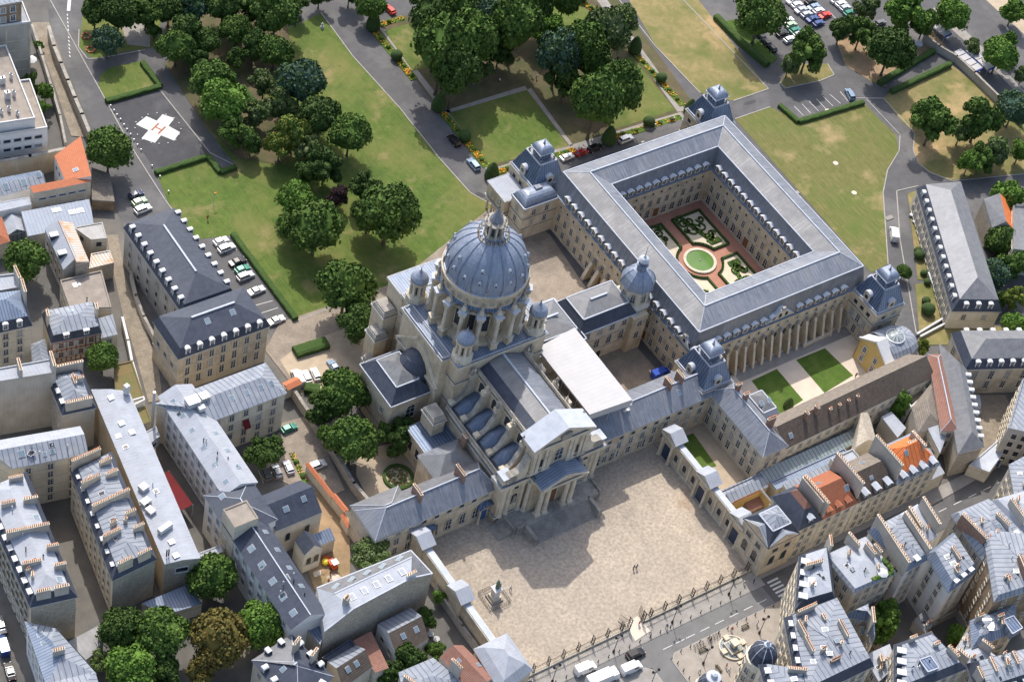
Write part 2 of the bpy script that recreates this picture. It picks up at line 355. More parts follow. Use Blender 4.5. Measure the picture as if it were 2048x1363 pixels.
# ---- dormers
_D={}
def dormmesh(kind,w=1.3,h=1.7,dep=2.2,roof='trim_lead',cheek='lead'):
    key=('D',kind,w,h,dep,roof,cheek)
    if key in _D: return _D[key]
    b=MB('pale_limestone','glass',roof,cheek)
    fr={'stone':'pale_limestone','zinc':cheek,'white':'white_paint'}[kind.split('_')[0]]
    # front at y=0, body goes to +y ; z=0 sill
    b.box((0,dep/2,h/2),(w,dep,h),cheek)
    for sx in (-1,1): b.box((sx*(w/2-.08),-.06,h/2),(.28,.2,h),fr)
    b.box((0,-.06,.1),(w,.2,.2),fr); b.box((0,-.06,h-.08),(w,.2,.22),fr,bot=True)
    b.face([(-w/2+.2,-.03,.2),(w/2-.2,-.03,.2),(w/2-.2,-.03,h-.2),(-w/2+.2,-.03,h-.2)],'glass')
    b.box((0,-.05,h/2),(.07,.04,h-.4),'white_paint'); b.box((0,-.05,h*.55),(w-.4,.04,.06),'white_paint',bot=True)
    if 'round' in kind:
        n=6; W=w/2+.14; rr=[]
        for y in (-.2,dep-.1): rr.append([(-W*math.cos(math.pi*k/n),y,h+.02+W*.5*math.sin(math.pi*k/n)) for k in range(n+1)])
        for i in range(n): b.face([rr[0][i],rr[1][i],rr[1][i+1],rr[0][i+1]],roof)
        b.face(list(reversed(rr[0])),fr if kind.startswith('stone') else roof)
    elif 'gable' in kind:
        W=w/2+.32; z1=h+.0; z2=h+W*.62
        b.face([(-W,-.5,z1),(-W,dep,z1),(0,dep,z2),(0,-.5,z2)][::-1],roof); b.face([(0,-.5,z2),(0,dep,z2),(W,dep,z1),(W,-.5,z1)][::-1],roof)
        b.face([(-W,-.3,z1),(0,-.3,z2),(W,-.3,z1)],fr)
    else:
        b.prism([(-w/2-.15,-.3),(w/2+.15,-.3),(w/2+.15,dep),(-w/2-.15,dep)],h,h+.16,roof,roof,True)
    me=b.mesh('dormer'); _D[key]=me; return me
def dormers(root,a,b,z,sp=3.,margin=1.5,inset=.25,me=None,skip=(),n=None):
    a2,b2=Vector(a[:2]),Vector(b[:2]); L=(b2-a2).length; n=n or max(1,int(round((L-2*margin)/sp)))
    for k in range(n):
        if k in skip: continue
        on_wall(root,a,b,margin+(L-2*margin)*(k+.5)/n,z,me,'dormer',-inset)
def chimney(root,p,z0,z1,L=2.4,wd=.6,rz=0.,pots=5,m='brick',name='chimney'):
    b=MB(m,'pot_clay','pale_limestone'); b.box((0,0,(z1-z0)/2),(L,wd,z1-z0),m); b.box((0,0,z1-z0+.06),(L+.15,wd+.15,.14),'pale_limestone',bot=True)
    for k in range(pots):
        x=-L/2+(k+.5)*L/pots; hh=random.uniform(.45,.75); b.lathe((x,0,z1-z0+.1),[(.13,0),(.1,hh),(.13,hh),(.13,hh+.05)],6,'pot_clay')
    o=b.build(name); o.rotation_euler=(0,0,rz); put(o,root,(p[0],p[1],z0)); return o
def skylight(root,p,n,w=.9,h=1.2,m='skyglass'):
    """roof window at p on a slope with unit normal n"""
    n=Vector(n).normalized(); u=Vector((-n.y,n.x,0)); u=u.normalized() if u.length>.05 else Vector((1,0,0)); v=n.cross(u); p=Vector(p)
    b=MB('pale_metal',m); q=lambda x,y,z:tuple(p+u*x+v*y+n*z)
    for (x0,x1,y0,y1,z,mm) in ((-w/2-.1,w/2+.1,-h/2-.1,h/2+.1,.12,'pale_metal'),(-w/2,w/2,-h/2,h/2,.15,m)):
        b.face([q(x0,y0,z),q(x1,y0,z),q(x1,y1,z),q(x0,y1,z)],mm)
        if mm!=m:
            c=[(x0,y0),(x1,y0),(x1,y1),(x0,y1)]
            for i in range(4):
                (xa,ya),(xb,yb)=c[i],c[(i+1)%4]; b.face([q(xa,ya,-.1),q(xb,yb,-.1),q(xb,yb,z),q(xa,ya,z)],mm)
    return b.build('skylight',root)

# ---- buildings
def R3(a,b,c,z,snap=True):
    """rectangle from three pixel corners at height z: a (left), b (nearest), c (right)"""
    A,B,C=[Vector(G(*p,z)[:2]) for p in (a,b,c)]
    u=A-B; v=C-B
    ax=(v.normalized() if v.length>u.length else Vector((u.y,-u.x)).normalized())
    if v.length<=u.length and ax.dot(v)<0: ax=-ax
    if snap:
        an=math.atan2(ax.y,ax.x); q=round(an/(math.pi/2))*(math.pi/2)
        if abs(an-q)<math.radians(6): ax=Vector((math.cos(q),math.sin(q)))
    up=Vector((-ax.y,ax.x)); 
    if up.dot(u)<0: up=-up
    lu,lv=u.dot(up),v.dot(ax)
    return [tuple(B),tuple(B+ax*lv),tuple(B+ax*lv+up*lu),tuple(B+up*lu)]   # ccw: near, right, far, left
def PX(pts,z): return [tuple(G(*p,z)[:2]) for p in pts]
def lerp(a,b,t): return tuple(x+(y-x)*t for x,y in zip(a,b))
def roof_rect(mb,P,z,kind,h=3.,m='zinc',inset=1.2,h1=3.,m2=None,along=None,trim=None,hipa=None,hipb=None):
    """roof on a 4-gon ccw P at eave z"""
    P=[tuple(p[:2]) for p in ccw(P)]; m2=m2 or m
    z3=lambda p,zz:(p[0],p[1],zz)
    if kind in('hip','gable'):
        l01=math.dist(P[0],P[1]); l12=math.dist(P[1],P[2])
        if (l12>l01) if along is None else (along==1): P=P[1:]+P[:1]; l01,l12=l12,l01
        ins=0. if kind=='gable' else min(l12*.5,l01*.48)
        ia=ins if hipa is None else hipa; ib=ins if hipb is None else hipb
        mA=lerp(P[3],P[0],.5); mB=lerp(P[1],P[2],.5); L=math.dist(mA,mB)
        ra=z3(lerp(mA,mB,ia/L),z+h); rb=z3(lerp(mB,mA,ib/L),z+h); p=[z3(q,z) for q in P]
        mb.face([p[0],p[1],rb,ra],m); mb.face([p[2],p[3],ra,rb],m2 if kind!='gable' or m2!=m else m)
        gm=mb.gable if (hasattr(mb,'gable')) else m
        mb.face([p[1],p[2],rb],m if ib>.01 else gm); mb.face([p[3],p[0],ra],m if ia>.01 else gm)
        if trim:
            mb.tube((ra[0],ra[1],ra[2]+.03),(rb[0],rb[1],rb[2]+.03),.17,trim,4)
            for q,r in ((p[0],ra),(p[1],rb),(p[2],rb),(p[3],ra)):
                if (r is ra and ia>.01) or (r is rb and ib>.01): mb.tube(q,r,.08,trim,4)
    elif kind=='mansard':
        I=offset(P,inset); Pc=ccw(P); ridge=hipa
        for i in range(4):
            j=(i+1)%4; mb.face([z3(Pc[i],z),z3(Pc[j],z),z3(I[j],z+h1),z3(I[i],z+h1)],m)
        if trim:
            for i in range(4): mb.tube(z3(I[i],z+h1+.03),z3(I[(i+1)%4],z+h1+.03),.2,trim,4)
        roof_rect(mb,I,z+h1,'hip',h,m2,trim=None)
        if ridge:
            J=I if math.dist(I[0],I[1])>math.dist(I[1],I[2]) else I[1:]+I[:1]; l1,l2=math.dist(J[0],J[1]),math.dist(J[1],J[2]); a_,b_=lerp(J[3],J[0],.5),lerp(J[1],J[2],.5); t_=min(l2*.5,l1*.48)/l1
            mb.tube(z3(lerp(a_,b_,t_),z+h1+h+.05),z3(lerp(b_,a_,t_),z+h1+h+.05),.3,'trim_lead',4)
    elif kind=='flat':
        mb.face([z3(p,z) for p in ccw(P)],m)
        if h:
            I=offset(P,.3); O=ccw(P)
            for i in range(4):
                j=(i+1)%4
                mb.face([z3(O[i],z+h),z3(O[j],z+h),z3(I[j],z+h),z3(I[i],z+h)],trim or m); mb.face([z3(O[i],z),z3(O[j],z),z3(O[j],z+h),z3(O[i],z+h)],m2); mb.face([z3(I[j],z),z3(I[i],z),z3(I[i],z+h),z3(I[j],z+h)],m2)
    elif kind=='shed':      # high side is edge 2-3 (or `along` picks the low edge)
        k=along or 0; P=P[k:]+P[:k]; p=[z3(P[0],z),z3(P[1],z),z3(P[2],z+h),z3(P[3],z+h)]
        mb.face(p,m); gm=getattr(mb,'gable',m)
        mb.face([z3(P[1],z),z3(P[2],z),p[2]],gm); mb.face([z3(P[3],z),z3(P[0],z),p[3]],gm); mb.face([z3(P[2],z),z3(P[3],z),p[3],p[2]],gm)
def slope_pt(P,z,h,t,s,edge=0,frac=1.):
    pass
def building(name,label,wings,cat='building',group=None,wall='cream_plaster',base=0.):
    """wings: dicts P (4 world pts), ze, roof kwargs, rows [(z,h,style)], sp, dorm"""
    c=wings[0]['P'][0]; root=thing(name,label,cat,(c[0],c[1],0),group)
    wm=MB(wall); rm=MB('zinc'); tm=MB('trim_lead')
    for wg in wings:
        P=ccw(wg['P']); ze=wg['ze']; wmat=wg.get('wall',wall); rk=dict(wg.get('roof',{})); kind=rk.pop('kind','hip')
        rm.gable=wmat; eo=wg.get('eave',.3); z0=wg.get('z0',base)
        n0=len(wm.m); wm.prism(P,z0,ze,wmat,wmat,top=True)
        for e_,mm in wg.get('edgem',{}).items(): wm.m[n0+e_]=wm.mi(mm)
        if kind=='gable' or kind=='shed' or kind=='flat': E=P if kind=='flat' else offset(P,-.05)
        else: E=offset(P,-eo)
        em=wg.get('eavem','pale_metal')
        if kind!='flat': 
            for i in range(len(E)):
                a,b=E[i],E[(i+1)%len(E)]; tm.face([(a[0],a[1],ze-.22),(b[0],b[1],ze-.22),(b[0],b[1],ze+.03),(a[0],a[1],ze+.03)],em)
            tm.face([(p[0],p[1],ze-.22) for p in reversed(E)],em)
        roof_rect(rm,E,ze+.03,kind,**rk)
        n=len(P)
        for i in range(n):
            a,b=P[i],P[(i+1)%n]
            if i in wg.get('blind',()): continue
            if not faces_cam(a,b,-.05): continue
            rows=wg.get('rows')
            if isinstance(rows,dict): rws=rows.get(i)
            else: rws=rows
            if rws:
                spc=wg.get('sp',3.); spc=spc.get(i,3.) if isinstance(spc,dict) else spc
                windows(root,a,b,rws,w=wg.get('w',1.15),sp=spc,margin=wg.get('margin',1.),skip=wg.get('skip',{}).get(i,()))
                for (st) in wg.get('strings',()):
                    d=(Vector(b)-Vector(a)); L=d.length; d.normalize(); nn=Vector((d.y,-d.x)); m=(Vector(a)+Vector(b))/2+nn*.06
                    tm.box((m.x,m.y,st),(L+.1,.2,.22),wg.get('stringm','pale_limestone'),math.atan2(d.y,d.x),bot=True)
        dm=wg.get('dorm')
        if dm:
            me=dormmesh(dm.get('kind','zinc_round'),dm.get('w',1.2),dm.get('h',1.6),dm.get('dep',1.8),dm.get('roofm','trim_lead'),dm.get('cheek','zinc'))
            for i in dm['edges']: dormers(root,P[i],P[(i+1)%4],ze+dm.get('dz',.4),sp=dm.get('sp',3.),margin=dm.get('margin',1.5),inset=dm.get('inset',.35),me=me)
        for ch in wg.get('chim',()):
            # (edge fraction u along P0->P1, v along P1->P2, z top, length, along, pots)
            u,v,zt,Lc,al,np_=ch[:6]; q=lerp(lerp(P[0],P[1],u),lerp(P[3],P[2],u),v)
            d=Vector(P[1])-Vector(P[0]) if al==0 else Vector(P[2])-Vector(P[1])
            chimney(root,q,ze-.5,zt,Lc,.55,math.atan2(d.y,d.x),np_,ch[6] if len(ch)>6 else 'grey_plaster')
        for sk in wg.get('sky',()):
            # (u,v) on footprint + slope side: computed from roof plane height function
            u,v,side=sk[:3]; q=lerp(lerp(P[0],P[1],u),lerp(P[3],P[2],u),v)
            nrm,zz=roofplane(P,ze,kind,rk,q,side); skylight(root,(q[0],q[1],zz),nrm,*(sk[3:] if len(sk)>3 else (.9,1.2)))
    wm.build('wall',root); rm.build('roof',root); tm.build('cornice',root)
    return root
def roofplane(P,ze,kind,rk,q,side):
    """normal and height at q on the roof slope rising from edge `side`"""
    if kind=='flat': return (0,0,1),ze+.05
    a,b=Vector(P[side]),Vector(P[(side+1)%4]); d=(b-a).normalized(); n=Vector((-d.y,d.x)); t=(Vector(q)-a).dot(n)
    W=abs((Vector(P[(side+2)%4])-a).dot(n))
    if kind=='mansard':
        ins,h1,h=rk.get('inset',1.2),rk.get('h1',3.),rk.get('h',3.)
        if t<ins: sl=h1/ins; z=ze+sl*t
        else: sl=h/(W/2-ins); z=ze+h1+sl*(t-ins)
    elif kind=='shed': sl=rk.get('h',3.)/W; z=ze+sl*t
    else: sl=rk.get('h',3.)/(W/2); z=ze+sl*t
    return (-n.x*sl,-n.y*sl,1.),z+.05
def wpt(p,z): return (p[0],p[1],z)
# ------------------------------------------------------------ ground sheets
_ZC=[0]
def sheet(name,polys,z,m,world=False):
    b=MB(m); _ZC[0]+=1; z=z+_ZC[0]*.002
    for p in polys:
        q=[tuple(G(x,y,0)[:2]) for x,y in p] if not world else p
        q=ccw(q); b.face([(x,y,z) for x,y in q],m)
    o=b.build(name); return tag(o,kind='structure')
def kerb(name,lines,wd=.28,h=.13,m='kerb',closed=False):
    b=MB(m)
    for p in lines:
        q=[Vector(G(x,y,0)[:2]) for x,y in p]
        for a,c in zip(q,q[1:]+([q[0]] if closed else [])):
            d=c-a; mid=(a+c)/2; b.box((mid.x,mid.y,h/2),(d.length+.1,wd,h),m,math.atan2(d.y,d.x))
    return tag(b.build(name),kind='structure')
b=MB('ground_mix'); b.face([(-2500,-2500,-.06),(2500,-2500,-.06),(2500,2500,-.06),(-2500,2500,-.06)]); struct(b,'ground')
# park road surface (everything in the hospital park that is not lawn)
sheet('road',[[(95,0),(60,-60),(2300,-60),(2300,420),(2060,362),(2060,700),(1790,720),(1400,700),(600,760),(520,640),(250,470),(180,250),(100,60)]],0.0,'asphalt')
sheet('parking_lot',[[(1565,0),(1690,-40),(1790,-40),(1700,110),(1640,60),(1560,70)]],.012,'asphalt')
LAWNS={'lawn':[
 [(590,52),(641,27),(705,112),(800,217),(880,318),(940,385),(984,412),(992,432),(960,470),(870,520),(760,577),(598,638),(470,470),(380,480),(345,425),(314,350),(420,318),(440,343),(472,333),(400,238),(330,128),(420,60)],
 [(168,8),(200,-10),(335,-10),(310,95),(260,102),(186,118),(158,95)],
 [(197,173),(200,150),(218,136),(285,122),(314,171),(213,201)]],
 'semi_lawn':[
 [(1470,238),(1540,214),(1600,243),(1728,206),(1760,240),(1792,270),(1797,302),(1775,340),(1766,385),(1770,450),(1776,528),(1742,545),(1600,385)],
 ],
 'dry_lawn':[
 [(1234,-40),(1365,-40),(1537,178),(1467,202),(1400,186),(1310,90)],
 [(1767,197),(1783,181),(1902,130),(2006,205),(2060,240),(2060,345),(1903,360),(1860,345),(1836,326),(1826,300),(1829,266),(1800,240)],
 [(1560,165),(1585,128),(1655,128),(1668,150),(1640,162),(1570,177)]],
 'green_lawn':[
 [(898,226),(978,330),(1137,293),(1054,180)],[(1264,113),(1350,220),(1224,260),(1150,160)],
 [(769,63),(825,142),(960,110),(900,22)],[(1130,-10),(1184,27),(1230,75),(1120,95),(1050,30)],
 [(1553.5,738),(1503,761.6),(1556,832),(1606,800)],[(1592,720),(1649.5,696.5),(1706,751),(1648.6,786)],
 [(1353,880),(1386,866),(1433,932),(1398,944)]]}
k=0
for m,ps in LAWNS.items():
    for i,p in enumerate(ps):
        k+=1
        if m=='green_lawn': continue
        sheet('lawn',[p],.03+.004*k,m)
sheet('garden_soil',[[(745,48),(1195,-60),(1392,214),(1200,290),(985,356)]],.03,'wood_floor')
sheet('garden_path',[[(755,52),(772,60),(990,338),(982,352)],[(985,337),(985,352),(1372,238),(1362,224)],[(1186,-10),(1200,-20),(1372,222),(1355,224)],[(888,222),(898,226),(1055,180),(1050,172)],[(1140,293),(1146,290),(1062,176),(1054,180)]],.04,'pavement')
for p in LAWNS['green_lawn'][:4]: sheet('lawn',[p],.05,'lawn')
# woodland floor under the park trees
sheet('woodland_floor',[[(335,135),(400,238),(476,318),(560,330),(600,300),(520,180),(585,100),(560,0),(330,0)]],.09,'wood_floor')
sheet('bare_earth',[[(1668,70),(1720,40),(1830,95),(1860,60),(1935,100),(1905,125),(1785,178),(1745,165),(1690,130)]],.03,'dirt')
sheet('helipad_apron',[[(213,203),(320,177),(420,306),(316,346)]],.02,'dark_asphalt')
sheet('park_path',[[(255,90),(300,95),(300,40),(240,45)]],.08,'pavement')
kerb('kerb',[[(158,60),(157,95),(175,118),(200,117),(290,100)],[(313,172),(420,306),(470,331)],[(100,0),(200,180),(260,290),(330,400),(360,440)],[(642,26),(705,112),(800,217),(880,318),(940,385),(984,410),(992,430)],[(1238,0),(1310,92),(1400,186)],[(1366,0),(1537,178),(1467,202)],
 [(1729,195),(1800,270),(1798,302),(1775,340),(1766,385),(1772,470),(1776,528)],[(1700,197),(1767,197),(1829,266),(1826,300),(1836,326),(1860,345),(1905,362),(2048,348)],[(1560,165),(1570,177),(1640,162),(1668,150),(1655,128)],
 [(598,640),(760,577)],[(1470,238),(1540,214)],[(1836,372),(1793,382),(1800,480),(1832,665)]])
# boulevard at the top right
sheet('road',[[(1900,-60),(2300,-60),(2300,420),(2048,240),(1905,120),(1860,40)]],.02,'asphalt')
sheet('pavement',[[(1908,110),(2010,205),(2060,245),(2060,190),(1960,100),(1880,30),(1870,70)]],.03,'asphalt')
sheet('pavement',[[(1960,-10),(2060,80),(2060,40),(2010,-10)]],.03,'gravel')
# cobbled courts
sheet('west_cobbled_court',[[(560,650),(600,640),(770,575),(800,560),(985,412),(1010,405),(1100,470),(1250,690),(1330,760),(1190,830),(1180,600),(1000,560),(760,700),(735,735),(560,740)]],.05,'court_cobbles')
sheet('cobbled_court',[[(560,645),(770,573),(1000,425),(985,405),(1000,395),(1360,790),(1200,860),(900,700),(735,740),(600,790),(530,700)]],.055,'court_cobbles')
sheet('forecourt',[[(-33.5,-31)],] and [[(-34.9,-28.8),(34.4,-28.8),(34.4,12),(-34.9,12)]],.05,'cobbles',True)
sheet('gravel_yard',[[(600,690),(735,640),(745,735),(660,800),(590,770),(560,720)]],.07,'gravel')
# street in front of the forecourt with its pavements and plaza
sheet('pavement',[[(-200,-29.6),(34,-29.6),(34,-33.9),(-200,-33.9)],[(34,-30.6),(420,-30.6),(420,-32.3),(34,-32.3)]],.12,'pavement',True)
STR=.0
b=MB('street_asphalt'); b.face([(-260,-39.3,.03),(420,-41.5,.03),(420,-33.9,.03),(-260,-33.9,.03)]); struct(b,'street')
b=MB('asphalt'); b.face([(33,-41.,.042),(420,-42.,.042),(420,-31.6,.042),(33,-32.3,.042)]); struct(b,'street')
b=MB('street_asphalt'); b.face([(-3.4,-150,.038),(1.6,-150,.038),(1.6,-39.2,.038),(-3.4,-39.2,.038)]); struct(b,'side_street')
sheet('plaza',[[(3.4,-39.4),(1.9,-41),(1.9,-110),(46,-110),(46,-39.4)]],.12,'plaza_paving',True)
sheet('pavement',[[(-260,-39.4),(-5,-39.4),(-3.6,-41),(-3.6,-110),(-260,-110)]],.12,'pavement',True)
def kerbw(name,segs,m='kerb',wd=.3,h=.14):
    b=MB(m)
    for p in segs:
        for a,c in zip(p,p[1:]):
            a,c=Vector(a),Vector(c); d=c-a; mid=(a+c)/2; b.box((mid.x,mid.y,h/2),(d.length+.1,wd,h),m,math.atan2(d.y,d.x))
    return tag(b.build(name),kind='structure')
kerbw('kerb',[[(-200,-33.9),(34,-33.9)],[(1.8,-110),(1.8,-41),(3.4,-39.4),(46,-39.4)],[(-260,-39.4),(-5,-39.4),(-3.5,-41),(-3.5,-110)]])
def marks(name,rects,z,m='white_paint'):
    b=MB(m)
    for cx,cy,lx,ly,rz in rects:
        co,si=math.cos(rz),math.sin(rz); b.face([(cx+co*x-si*y,cy+si*x+co*y,z) for x,y in ((-lx/2,-ly/2),(lx/2,-ly/2),(lx/2,ly/2),(-lx/2,ly/2))])
    return tag(b.build(name),kind='structure')
def pxmark(pts,wd=.15):
    out=[]
    for a,c in pts:
        A,C=G(*a),G(*c); d=C-A; m=(A+C)/2; out.append((m.x,m.y,d.length,wd,math.atan2(d.y,d.x)))
    return out
marks('lane_marking',[(x,-37.4,2.6,.16,0) for x in (3,6.5,9.5,13.7,17.9,22.1,26.3,30.5)]+[(x,-36.6,2.6,.16,0) for x in range(48,120,5)]+[(36+i*1.0,-39.5,.5,3.2,0) for i in range(0,0)]+[(36.4,-40.2+i*1.05,3.2,.5,0) for i in range(7)],.05)
marks('parking_marking',pxmark([((1589,665-454+454-665+213),(1606,231))] if False else [((1588,212),(1607,231)),((1604,208),(1621,226)),((1618,203),(1637,222)),((1633,198),(1651,217)),((1646,193),(1666,212)),((1660,189),(1681,207)),((1680,183),(1696,202))]
 +[((445,492),(462,486)),((455,506),(474,499)),((470,533),(490,525)),((484,558),(503,549)),((498,582),(520,575)),((512,610),(545,601)),((522,626),(556,615)),((430,478),(452,471))]
 +[((575,880),(600,872)),((577,895),(605,886)),((580,912),(612,900)),((590,926),(622,912)),((517,940),(527,966)),((537,930),(548,960)),((560,922),(572,948)),((583,918),(594,940))]
 +[((1661,26),(1672,38)),((1612,60),(1616,66))]),.02)
marks('lane_marking',pxmark([((139,0),(137,22))],.9),.02)
marks('lane_marking',pxmark([((134.5+(i*.35),28+i*7.5),(135+(i*.55),32+i*7.5)) for i in range(12)],.25),.02)
marks('lane_marking',pxmark([((1930+i*26,5+i*20),(1936+i*26,10+i*20)) for i in range(5)]+[((1938,62),(1990,100))],.2),.04)
# lane up the left side
sheet('lane',[[(213,470),(236,470),(248,545),(262,590),(285,640),(318,740),(325,800),(297,805),(268,700),(246,630),(230,560)]],.06,'lane_cobbles')
sheet('lane',[[(63,46),(98,45),(175,262),(170,275),(142,272),(110,175)]],.06,'lane_cobbles')
sheet('yard_ground',[[(2,-5)],] and [[(565,845),(620,830),(690,980),(640,1000),(560,960),(520,960)]],.06,'court_cobbles')
sheet('yard_ground',[[(640,960),(700,1040),(700,1150),(630,1180),(600,1100)]],.07,'dirt')
# garden left of the church front
sheet('garden_gravel',[[(715,905),(840,870),(905,930),(820,990),(735,995),(712,950)]],.07,'gravel')
# garden south of the cloister
sheet('garden_path',[[(1440,770),(1480,735),(1700,640),(1760,700),(1770,790),(1580,860),(1500,830)]],.06,'beige_path')
sheet('pavement',[[(1465,745),(1690,652),(1705,668),(1480,765)]],.065,'pavement')
for p in LAWNS['green_lawn'][4:]: sheet('lawn',[p],.075,'green_lawn')
sheet('yard_path',[[(1290,870),(1430,790),(1530,930),(1440,990),(1350,930)]],.068,'gravel')
# strip beside the long building on the right
sheet('lawn',[[(1815,388),(1838,380),(1865,520),(1875,560),(1835,560)],[(1830,568),(1866,566),(1892,630),(1838,665)],[(1840,665),(1900,640),(2010,655),(2060,650),(2060,690),(1850,690),(1830,700)]],.07,'dry_lawn')
sheet('terrace',[[(1838,380),(1850,370),(1920,620),(1905,655),(1893,632),(1866,545)]],.10,'beige_path')
# ground between the right-hand blocks
sheet('yard_ground',[[(1940,790),(2010,790),(2060,900),(1960,940),(1880,900)]],.06,'lane_cobbles')
sheet('pavement',[[(1832,1028),(2048,905),(2048,890),(1860,985)]],.13,'pavement')

sheet('road',[[(1765,167),(1868,101),(1903,124),(1786,181)]],.05,'asphalt')
sheet('lawn',[[(1442,44),(1537,132),(1556,117),(1470,40)]],.05,'green_lawn')
sheet('terrace',[[(1857,552),(1872,548),(1908,645),(1896,656)]],.05,'pale_gravel')
sheet('pavement',[[(1858,20),(1960,110),(2060,215),(2060,195),(1975,105),(1880,12)]],.03,'pavement')
# worn tracks and bare patches in the lawns, patched asphalt, drains
def blob(px,py,rx,ry,rz=0.,n=18,jit=.25,seed=0):
    R=random.Random(seed+int(px*7+py)); return [(px+rx*math.cos(a)*(1+R.uniform(-jit,jit))*math.cos(rz)-ry*math.sin(a)*(1+R.uniform(-jit,jit))*math.sin(rz),py+rx*math.cos(a)*math.sin(rz)+ry*math.sin(a)*(1+R.uniform(-jit,jit))*math.cos(rz)) for a in [2*math.pi*k/n for k in range(n)]]

for v_ in ((150,150,10,6,.9),(245,330,12,5,1.),(820,190,14,5,1.),(860,240,8,4,1.),(1340,120,12,4,.9),(1800,330,12,8,1.),(1795,420,5,18,0),(300,290,16,6,.6),(1500,205,14,4,-.3),(960,390,10,5,.3)): sheet('asphalt_patch',[blob(*v_,jit=.1)],-.11,'dark_asphalt')
# ------------------------------------------------------------ the domed church
X0,Y0=-.25,47.0
church=thing('church','domed baroque stone church with ribbed lead dome, corner turrets and columned portico','church',(X0,Y0,0))
def cb(name,b,par=None,smooth=False): return b.build(name,par or church,smooth)
LS,PL='limestone','pale_limestone'
def belt(b,P,z,h=.5,out=.35,m=PL):
    P=ccw(P); O=offset(P,-out); n=len(P)
    for i in range(n):
        j=(i+1)%n
        b.face([wpt(O[i],z),wpt(O[j],z),wpt(O[j],z+h),wpt(O[i],z+h)],m); b.face([wpt(O[i],z+h),wpt(O[j],z+h),wpt(P[j],z+h+.02),wpt(P[i],z+h+.02)],'lead'); b.face([wpt(P[i],z),wpt(P[j],z),wpt(O[j],z),wpt(O[i],z)],m)
def sq(cx,cy,hx,hy): return [(cx-hx,cy-hy),(cx+hx,cy-hy),(cx+hx,cy+hy),(cx-hx,cy+hy)]
# crossing block (26.8 m) with its four arms
b=MB(LS)
ZP=27.9
core=sq(X0,Y0,12.2,12.2); b.prism(core,0,ZP,LS,'blue_zinc')
belt(b,core,ZP-.9,.9,.5)
armW=[(-14.6,38.4),(-12.4,38.4),(-12.4,55.6),(-14.6,55.6)]; b.prism(armW,0,ZP-.25,LS,'blue_zinc'); belt(b,armW,ZP-1.,.75,.45)
armE=[(12,38.4),(14.1,38.4),(14.1,55.6),(12,55.6)]; b.prism(armE,0,ZP-.25,LS,'blue_zinc'); belt(b,armE,ZP-1.,.75,.45)
choir=[(-12.6,59),(12.1,59),(12.1,65.4),(-12.6,65.4)]; b.prism(choir,0,ZP-.3,LS,'blue_zinc'); belt(b,choir,ZP-1.1,.8,.45)

for z in (13.6,21.2): belt(b,core,z,.5,.3)
# gable mouldings on the west arm
cb('wall',b)
b=MB('pale_limestone','trim_lead')
for sx in (-1,1):
    b.tube((-14.9,Y0+sx*8.9,17.5),(-14.9,Y0+sx*1.,25.2),.42,'pale_limestone',4)
b.tube((-14.9,Y0-8.9,17.3),(-14.9,Y0+8.9,17.3),.4,'pale_limestone',4)
cb('pediment',b)
# raised parapet rim of the platform
b=MB('trim_lead')
for P in (core,armW):
    for i in range(4):
        a,c=P[i],P[(i+1)%4]; 
        if P is armW and i==1: continue
        b.tube(wpt(a,ZP+.12),wpt(c,ZP+.12),.16,'trim_lead',4)
cb('roof_edge',b)
# corner piers at the back-left, buttress blocks
for (x,y,hx,hy,z) in ((-14.6,62.6,1.8,2.6,21.),(-17.2,60.6,1.7,2.,15.5),(-19.2,58.4,1.2,1.8,8.5),(-17.2,34.2,1.7,2.4,14.5)):
    b=MB(LS); P=sq(x,y,hx,hy); b.prism(P,0,z,LS,'grey_stone'); belt(b,P,z-1.2,.5,.3); belt(b,sq(x,y,hx*.8,hy*.8),z,.5,.2); b.prism(sq(x,y,hx*.8,hy*.8),z,z+.9,PL,'grey_stone'); cb('buttress',b)
# drum: 16 sides with tall windows between piers
NS=16; RD=8.5
b=MB(LS,PL)
b.lathe((X0,Y0,0),[(10.1,ZP),(10.1,ZP+1.2),(9.2,ZP+1.5),(RD,ZP+1.8),(RD,38.7),(9.2,39.),(9.4,39.5),(9.7,39.8)],48,LS,cap=False)
cb('drum',b)
b=MB('lead','trim_lead'); b.lathe((X0,Y0,0),[(10.2,39.75),(10.2,40.2),(9.75,40.6)],48,'blue_lead',cap=False); cb('cornice',b)
b=MB(LS,PL); b.lathe((X0,Y0,0),[(9.8,40.5),(9.75,43.5),(10.2,43.6),(10.25,44.1),(9.9,44.3)],48,LS,cap=True); cb('attic',b)
winm=winmesh(1.5,5.2,'ln'); med=None
bm_=MB(PL,LS); 
import itertools
def ring(b,c,u,v,r0,r1,n,m,d):
    for k in range(n):
        a0,a1=2*math.pi*k/n,2*math.pi*(k+1)/n
        q=lambda r,a:tuple(c+u*r*math.cos(a)+v*r*math.sin(a)+d)
        b.face([q(r0,a0),q(r1,a0),q(r1,a1),q(r0,a1)],m)
# medallion mesh (front faces -y)
mb_=MB('grey_stone',PL); u,v=Vector((1,0,0)),Vector((0,0,1))
ring(mb_,Vector((0,0,0)),u,v,.75,.55,16,'grey_stone',Vector((0,-.22,0))); ring(mb_,Vector((0,0,0)),u,v,1.0,.78,16,PL,Vector((0,-.3,0))); ring(mb_,Vector((0,0,0)),u,v,.38,.0,12,'grey_stone',Vector((0,-.2,0)))
medme=mb_.mesh('medallion')
